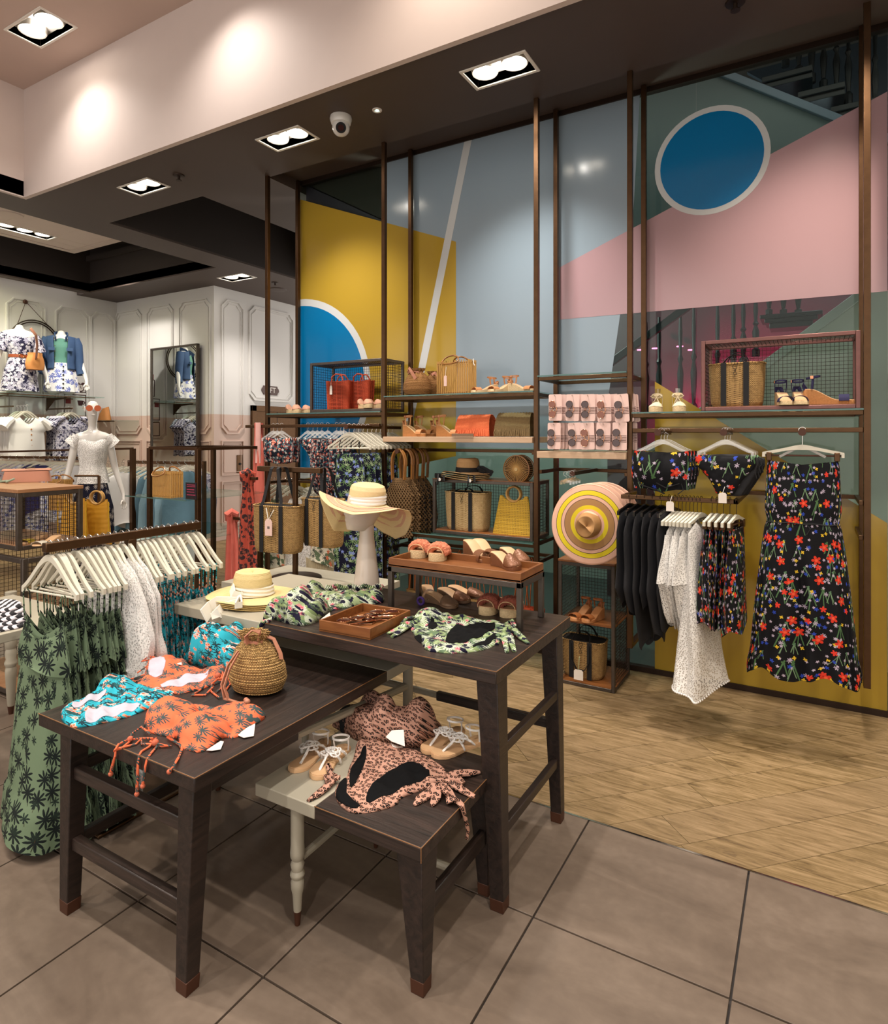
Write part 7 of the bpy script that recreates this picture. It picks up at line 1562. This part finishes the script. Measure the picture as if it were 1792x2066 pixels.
# wall shelf and rails on the left wall
ws=thing('wall_shelf','glass wall shelf on bronze brackets carrying the two headless mannequins','shelf',(-9.9,4.6,2.17))
M().box((-10.17,2.9,2.172),(-9.55,5.80,2.186)).build('glass_shelf',MT['glassshelf'],ws,sm=False); M().box((-9.56,2.9,2.160),(-9.54,5.65,2.172)).box((-10.17,2.9,2.160),(-10.15,5.65,2.172)).build('front_bar',MT['bronze'],ws)
for y in (3.9,4.45,5.25):
    M().prism([(-10.175,y,2.16),(-9.6,y,2.16),(-9.6,y,2.145),(-9.95,y,2.12),(-10.1,y,2.02),(-10.175,y,1.96)],(0,.015,0)).build('bracket',MT['bronze'],ws); M().box((-10.17,y-.01,1.98),(-9.45,y+.01,2.0)).build('arm',MT['bronze'],ws)
def faceout(px,mt,n,lb,w,zs,zb,name,cat,frill=False,btn=False):
    y=at(px,870,X=-9.7).y
    for i in range(n):
        x=-9.50-.085*i
        hanger_parts(thing('wooden_hanger','%s cream hanger from the front above the %s'%(ORD[i],lb),'hanger',(x,y,2.015),FZ+.12,'cream hangers on the left wall'),hw=.24,drop=.27,top=.08,th=.02)
        t=thing(name,('front ' if i==0 else ORD[i]+' ')+lb,cat,(x,y,2.015),FZ+.12,lb)
        garment(M(),[(zs+.03,.11,.03,0),(zs-.02,.26,.04,.0),(zs-.14,.285,.05,.006),(zs-.18,.235,.05,.006),(zb,.245,.06,.016)],k=6,seed=i*1.7+px,neck=.10,jag=.02).build('body',mt,t,local=True)
        if frill:
            for s in (-1,1): M().tube([(s*.12,0,zs+.03),(s*.2,0,zs+.02),(s*.30,-.01,zs-.10)],[.03,.05,.035],10).build('frilled_sleeve',mt,t,local=True)
        else:
            for s in (-1,1): M().tube([(s*.2,0,zs),(s*.27,-.005,zs-.05),(s*.33,-.01,zs-.12)],[.045,.06,.065],10).build('cap_sleeve',mt,t,local=True)
        if btn and i==0:
            for q in range(6): M().lathe([(.010,0),(.010,.008)],10,(.02,-.062,zs-.14-.075*q),axis='y').build('button',MT['camel'],t,local=True)
faceout(40,MT['whitecloth'],4,'white button blouse on the left wall',.24,-.20,-.74,'button_blouse','blouse',False,True)
faceout(130,MT['navyflor'],4,'navy floral frilled blouse on the left wall',.24,-.20,-.78,'frilled_blouse','blouse',True)
p=at(50,609,X=-10.16); t=thing('wall_ring','black double ring hanging on a cord from a wooden knob on the left wall','decoration',p)
M().lathe([(.03,0),(.035,.02),(.02,.04)],14,p,axis='x').build('knob',MT['copper'],t); c0=p+Vector((.03,.13,-.62))
for r_ in (.36,.33): M().tube([(c0.x,c0.y+r_*cos(a),c0.z+r_*sin(a)) for a in [2*PI*i/48 for i in range(48)]],.010,6,True).build('ring',MT['darkmetal'],t)
M().tube([(p.x+.03,p.y,p.z),(c0.x,c0.y-.25,c0.z+.25)],.003,4).tube([(p.x+.03,p.y,p.z),(c0.x,c0.y+.22,c0.z+.28)],.003,4).build('cord',MT['copper'],t)
# flat printed shelf picture with clock and cup on the left wall
y0_=at(146,700,X=-10.17).y; y1_=at(174,700,X=-10.17).y; dk=plain('print ink','#3b1418',.6)
t=thing('wall_decal','printed wall decal of a small shelf with alarm clock and cup','decal',(-10.178,y0_,1.5)); X0=-10.179
def fr(a,b,c,d,w=.012): 
    m=M()
    for q in (((a,c),(b,c+w)),((a,d-w),(b,d)),((a,c),(a+w,d)),((b-w,c),(b,d))): m.box((X0,q[0][0],q[0][1]),(X0+.002,q[1][0],q[1][1]))
    m.build('printed_frame',dk,t,sm=False)
zz=lambda py:at(160,py,X=-10.17).z
fr(y0_-.02,y1_,zz(792),zz(754)); fr(y0_-.12,y1_,zz(845),zz(796)); fr(y0_-.12,y1_,zz(880),zz(849))
cy=y1_-.09; cz=zz(782)
M().lathe([(.055,0),(.055,.003)],22,(X0+.001,cy,cz),axis='x').build('printed_clock',plain('clock face print','#cfc6bf',.6),t); M().tube([(X0+.004,cy+.058*cos(a),cz+.058*sin(a)) for a in [2*PI*i/24 for i in range(24)]],.006,5,True).tube([(X0+.005,cy,cz),(X0+.005,cy,cz+.035)],.003,4).tube([(X0+.005,cy,cz),(X0+.005,cy+.02,cz-.01)],.003,4).ball((X0+.004,cy-.04,cz+.065),(.003,.028,.02),8,6).ball((X0+.004,cy+.04,cz+.065),(.003,.028,.02),8,6).build('printed_clock_rim',dk,t)
M().box((X0,y0_+.0,zz(754)),(X0+.003,y0_+.12,zz(742))).build('printed_book',plain('red print','#7a1e22',.6),t,sm=False); M().box((X0,y0_-.10,zz(815)),(X0+.003,y0_-.02,zz(803))).build('printed_book',bpy.data.materials['red print'],t,sm=False)
M().prism([(X0+.001,cy-.03,zz(818)),(X0+.001,cy+.03,zz(818)),(X0+.001,cy+.05,zz(808)),(X0+.001,cy-.05,zz(808))],(.002,0,0)).tube([(X0+.003,cy+.05+.018*cos(a),zz(812)+.02*sin(a)) for a in [2*PI*i/14 for i in range(14)]],.004,4,True).build('printed_cup',dk,t)
# small suede bag on its own shelf
p=at(222,848,Y=6.15); t=thing('corner_shelf','thin glass shelf on the panelled corner beside the mirror','shelf',(p.x,p.y,p.z)); M().box((p.x-.45,5.95,p.z-.014),(p.x+.42,6.395,p.z-.004)).build('glass_shelf',MT['glassshelf'],t,sm=False); M().box((p.x-.45,5.95,p.z-.03),(p.x+.42,5.965,p.z-.014)).build('front_bar',MT['bronze'],t)
t=thing('suede_bag','small camel suede pouch bag on the glass corner shelf','bag',(p.x-.10,6.12,p.z-.003)); M().grid(lambda u,v:((.14-.05*v+.008*sin(14*PI*u)*v)*cos(2*PI*u),(.08-.03*v)*sin(2*PI*u),.20*v+.03*v*sin(2*PI*u+1)),36,14,True).build('body',MT['camel'],t,local=True)
# standing mannequin
mp=at(187,1000,D=5.6); m3,h3=mannequin('standing white mannequin in white lace top and navy palm trousers',(mp.x,mp.y,.17),1.1,True,True,.02,scale=1.0)
m3.scale=(.80,.88,1)
M().lathe([(.20,-.165),(.20,-.15),(.03,-.145),(.03,-.01),(.02,0)],30,(0,0,0)).build('base',MT['mann'],m3,local=True)
worn('lace_cami','white lace top with frilled shoulders on the standing mannequin','top',m3,MT['lace'],[(.44,.15,.085,.0),(.40,.165,.105,.003),(.33,.155,.118,.004),(.17,.125,.105,.006),(.02,.16,.13,.012)],h3,9,1.0,neck=.05).name='lace_blouse'
lt=bpy.data.objects['lace_blouse'] if False else [o for o in bpy.data.objects if o.get('label','').startswith('white lace top with frilled')][0]
for s in (-1,1): sleeve(lt,h3,s,MT['lace'],.43,.36,.062,r2=.075)
tz=worn('palm_trousers','navy trousers with pale palm flowers on the standing mannequin','trousers',m3,MT['navypalm'],[(.06,.130,.105,.0),(-.02,.155,.125,.004),(-.2,.20,.14,.008),(-.8,.22,.14,.012)],h3,7,2.0)
sg=thing('sunglasses','orange tinted sunglasses worn by the standing mannequin','sunglasses',m3.location,1.1)
for s in (-1,1): M().lathe([(.027,0),(.027,.003)],20,(s*.032,-.112,.682+h3),axis='y').build('lens',plain('orange lens','#c4633a',.2) if s<0 else bpy.data.materials['orange lens'],sg,local=True); M().tube([(s*.058,-.108,.685+h3),(s*.08,-.03,.685+h3)],.003,5).build('temple',MT['rosegold'],sg,local=True)
# open metal gondola with glass shelves
g=thing('glass_gondola','open bronze gondola frame with glass shelves before the mirror','shelving',(-4.45,3.3,0))
gx0,gx1,gy0,gy1,gz=-4.73,-4.13,3.26,3.9,1.49
for x in (gx0,gx1):
    for y in (gy0,gy1): B('post',MT['bronze'],(x-.018,y-.018,.0),(x+.018,y+.018,gz),g,.002)
for a,c in (((gx0,gy0),(gx1,gy0)),((gx0,gy1),(gx1,gy1)),((gx0,gy0),(gx0,gy1)),((gx1,gy0),(gx1,gy1))): M().beam((a[0],a[1],gz),(c[0],c[1],gz),.025,.025).build('top_bar',MT['bronze'],g)
for z in (1.105,.80): o=M().box((gx0-.03,gy0-.20,z),(gx1+.12,gy1-.05,z+.008)).build('glass_shelf',MT['glassshelf'],g,sm=False); M().box((gx0-.03,gy0-.202,z),(gx1+.12,gy0-.20,z+.008)).build('glass_edge',MT['glassedge'],o,sm=False)
q=at(334,1014,Y=3.12); bamboo_bag('golden bamboo box bag with two arched handles on the gondola glass shelf',(q.x,3.14,1.114),-.05,.235,.10,.20,17)
q=at(386,1004,Y=3.12); t=thing('counter_sign','small black sign with pink lettering on the gondola glass shelf','sign',(q.x,3.12,1.114)); M().box((-.06,-.004,.0),(.06,.004,.125)).build('board',plain('black sign board','#231a20',.4),t,local=True)
M().box((-.045,-.012,.0),(.045,.012,.008)).build('foot',MT['clear'],t,local=True)
m=M(); pkm=plain('pink lettering','#b03a5c',.6)
m=M(); r=random.Random(6)
for z_ in (.105,.092,.070,.052,.030):
    x=-.045
    while x<.04: l=.004+.009*r.random(); m.box((x,-.0048,z_),(x+l,-.0038,z_+.006)); x+=l+.003
tag(m.build('printed_lines',pkm,t,local=True,sm=False),kind='stuff')
# second frame rails and packed garments behind
def rail_group(label,cat,name,pxs,py,D,z0,zb,mt,w,rz,hm=True,glabel='',seed=0,hl=.2,wt=1.0):
    a=at(pxs[0],py,D=D); b=at(pxs[-1],py,D=D-.25)
    n=len(pxs)
    for i in range(n):
        f=i/max(1,n-1); x=a.x+(b.x-a.x)*f; y=a.y+(b.y-a.y)*f
        if hm: hanger_parts(thing('wooden_hanger','%s cream hanger from the left above the %s'%(ORD[i%12],glabel),'hanger',(x,y,z0),rz,'hangers above the '+glabel),hw=.19,drop=.17,top=.06,bar=False)
        t=thing(name,'%s %s'%(ORD[i%12],label),cat,(x,y,z0),rz,glabel)
        garment(M(),[(-.10,.05,.012,0),(-.16,.18,.016,.003),(-.4,.21*wt,.022,.012),(zb-z0,w,.028,.020)],k=5,seed=seed+i*1.7,jag=.04,nu=36).build('body',mt[i%len(mt)],t,local=True)
    return a,b
def back_rail(px0,px1,py,D,z,lb):
    a=at(px0,py,D=D); b=at(px1,py,D=D-.25); t=thing('garment_rail',lb,'rail',((a.x+b.x)/2,(a.y+b.y)/2,0)); M().beam((a.x,a.y,z-.02),(b.x,b.y,z-.02),.03,.03).build('rail',MT['bronze'],t)
    for p_ in (a,b): M().box((p_.x-.015,p_.y-.015,0),(p_.x+.015,p_.y+.015,z)).build('post',MT['bronze'],t)
MT['bluecloth_shade']=plain('shaded powder blue','#567787',.85,0,.08,8,.3,40); MT['whitecloth_shade']=plain('shaded white cotton','#cbc9ca',.85,0,.04,8,.2,40)  # darker cloth copies: shading between packed blouses put into alternating colours
back_rail(262,412,933,6.3,1.345,'bronze rail of powder blue blouses behind the gondola')
rail_group('powder blue crinkled blouse from the left behind the gondola','blouse','blue_blouse',[250,264,278,292,306,320,334,348,362,376],933,6.3,1.345,.66,[MT['bluecloth'],MT['bluecloth_shade']],.24,1.32,True,'powder blue blouses',0,wt=1.15)
rail_group('white cotton shirt from the left beside the powder blue blouses','shirt','white_shirt',[228,238,248],940,6.25,1.335,.72,[MT['whitecloth'],MT['whitecloth_shade']],.2,1.3,True,'white shirts',5)
MT['greystripe']=print_mat('grey print','#a9a6ad',[(50,.012,2,1,'#5d5b6d',.8,{'rot':False,'sq':.3}),(30,.008,5,1,'#d8d4d6',.5)])
rail_group('grey printed blouse from the left beside the white shirts','blouse','printed_blouse',[205,212,219,226],938,6.4,1.335,.74,[MT['greystripe']],.18,1.3,True,'grey printed blouses',7)
rail_group('navy floral blouse from the left at the mirror edge','blouse','floral_blouse',[376,384,392],938,6.6,1.34,.70,[MT['navyflor']],.18,.95,True,'navy floral blouses at the mirror',9)
back_rail(-30,165,934,7.6,1.35,'bronze rail of pale blouses at far left')
MT['lilac']=print_mat('lilac sprig print','#bdb4b8',[(24,.014,5,1,'#6f5f78',.6),(34,.008,4,1,'#b5786c',.5)])
MT['indigo']=plain('indigo cloth','#2a2757',.85)
rail_group('pale sprigged blouse from the left behind the wire crate','blouse','sprigged_blouse',[-25,-8,8,24,38,50],935,7.6,1.35,.35,[MT['lilac'],MT['lilac'],MT['bluefl']],.22,1.25,True,'pale sprigged blouses',11,wt=1.15)
rail_group('indigo blouse from the left behind the wire crate','blouse','indigo_blouse',[70,82],935,7.4,1.35,.72,[MT['indigo']],.20,1.2,True,'indigo blouses',13)
rail_group('white toile blouse from the left beside the standing mannequin','blouse','toile_blouse',[100,112,124,136,148,160],936,7.3,1.35,.66,[MT['bluefl'],MT['whitecloth_shade']],.20,1.25,True,'white toile blouses',15)
rail_group('white lace blouse from the left below the gondola shelf','blouse','low_lace_blouse',[288,300,312,324,336,348],1085,5.2,.90,.46,[MT['whitecloth'],MT['whitecloth_shade']],.18,1.3,False,'white blouses under the gondola',17)
# long horizontal bar of the near frame
a=at(-20,912,D=6.9); b=at(268,905,D=6.0); t=thing('garment_rail','thin gold bar frame crossing behind the standing mannequin','rail',((a.x+b.x)/2,(a.y+b.y)/2,0)); M().beam(a,b,.02,.02).build('rail',MT['bronze'],t); M().box((b.x-.02,b.y-.02,0),(b.x+.02,b.y+.02,b.z)).build('post',MT['bronze'],t); M().box((a.x-.02,a.y-.02,0),(a.x+.02,a.y+.02,a.z)).build('post',MT['bronze'],t)
# yellow ring bags hanging beside the crate
for px,py,D,lb,mt in ((150,985,4.9,'left mustard yellow satin bag with bamboo ring handles behind the wire crate','yellow'),(196,985,5.0,'right mustard yellow satin bag with bamboo ring handles beside the mannequin','yellow')):
    q=at(px,1098,D=D); y_=yellow_bag(lb,(q.x,q.y,q.z),.45,.24,.36,mt=MT['yellow'],taper=.72)
    for s in (-1,1):
        M().tube([(s*.115,-.03,.02+.02*k) for k in range(17)],[.004+.003*(k%2) for k in range(17)],6).build('crochet_side',plain('saffron lace','#c89b1c',.8),y_,local=True)
q=at(170,1000,D=4.95); back=thing('bag_rail','slim bronze rail carrying the mustard ring bags','rail',(q.x,q.y,0)); e_=at(150,960,D=4.9); e2=at(200,960,D=5.0); M().tube([(e_.x,e_.y,e_.z+.0),(e2.x,e2.y,e2.z)],.008,6).tube([(e2.x,e2.y,e2.z),(e2.x,e2.y,0)],.012,6).build('rail',MT['bronze'],back)
q=at(122,1010,D=5.3); bamboo_bag('pale bamboo bag half hidden behind the wire crate',(q.x,q.y,q.z-.08),.3,.16,.08,.26,12)
# ---- near left wire crates
cx1=-4.14; cy0=1.975; cy1=2.37
tc=crate('upper left wire crate with pale wooden top and pink clutch on it',cx1-.75,cx1,cy0,cy1,.895,1.245,None,.028,'LRBF',.026,.022,True,None,MT['brownwood'])
crate('lower left wire crate standing on the floor under the wooden topped one',cx1-.72,cx1+.10,cy0-.02,cy1+.15,.02,.86,None,.030,'RBL',.026,.0,True,.45,MT['brownwood'])
q=at(55,972,Z=1.268); t=thing('pink_clutch','blush leather clutch bag lying on the wooden topped wire crate','bag',(q.x,q.y,1.269),.95)
M().grid(lambda u,v:(.15*sgn(cos(2*PI*u))*abs(cos(2*PI*u))**.4*(1-.12*v),.055*sgn(sin(2*PI*u))*abs(sin(2*PI*u))**.5*(1-.3*v),.075*v+.0),44,10,True).build('body',MT['leather'],t,local=True); M().grid(lambda u,v:(.15*(2*u-1)*(1-.08*v),-.02+.07*v,.078+.012*sin(PI*v)),20,8).build('flap',MT['leather'],t,local=True,solid=.004); M().tube([(-.01,-.02,.095),(.05,-.01,.10)],.004,5).build('clasp',MT['darkmetal'],t,local=True)
q=at(12,975,Z=1.268); t=thing('tassel_cord','pale green tassel cord beside the blush clutch','cord',(q.x,q.y,1.27)); M().tube([(-.08,0,.006),(-.02,.02,.012),(.03,-.01,.008),(.07,.02,.03)],.007,7).ball((-.09,0,.012),.014,8,6).build('cord',plain('sage cord','#8fa08a',.8),t,local=True)
for px,py,lb in ((62,1088,'left yellow and grey striped slider in the lower crate'),(88,1080,'right yellow and grey striped slider in the lower crate')):
    q=at(px,py,Y=2.10); s_=shoe('slide',lb,(q.x,2.12,.925),-1.2,'striped sliders in the crate',L=.20,up=plain('yellow stripe %d'%px,'#b39a2a' if px<70 else '#c7bfae',.7),sole_m=MT['insole']); s_.scale=(1,1,.5)
# small table at the left edge with striped bikinis
t=thing('side_table','small grey painted table with turned leg at the left edge of the photo','table',(-3.35,1.25,0)); e_=at(52,1268,Z=.74)
B('painted_top',MT['greypaint'],(e_.x-.7,e_.y-.28,.70),(e_.x,e_.y+.28,.74),t,.003)
lx,ly=at(22,1440,Z=0)[:2]; turned(t,lx,ly,.70,.03)
for i in range(5):
    q=at(14-4*i,1262-8*i,Z=.745+.012*i); P=[(q.x-.14,q.y-.12),(q.x+.06,q.y-.10),(q.x+.085,q.y+.05),(q.x-.04,q.y+.12),(q.x-.16,q.y+.09)]
    s_=thing('striped_bikini',['lowest black and white striped bikini of the folded pile','second striped bikini of the folded pile','third striped bikini of the folded pile','fourth striped bikini of the folded pile','topmost striped bikini with coral trim in the folded pile'][i],'bikini',(q.x,q.y,.742+.013*i),0,'folded striped bikinis')
    if i==0:
        n_=N('black white stripe'); MT['stripe']=n_.fin(n_.mix(n_.ma('GREATER_THAN',n_.wave(n_.co('UV'),16,0,0,'DIAGONAL'),.5),lin('#17151c'),lin('#d8d2d8')),.8)
    pile(s_,'body',MT['stripe'],P,.741+.013*i,base=.011,wr=.003,wf=25,edge=.012,seed=i,res=.010)
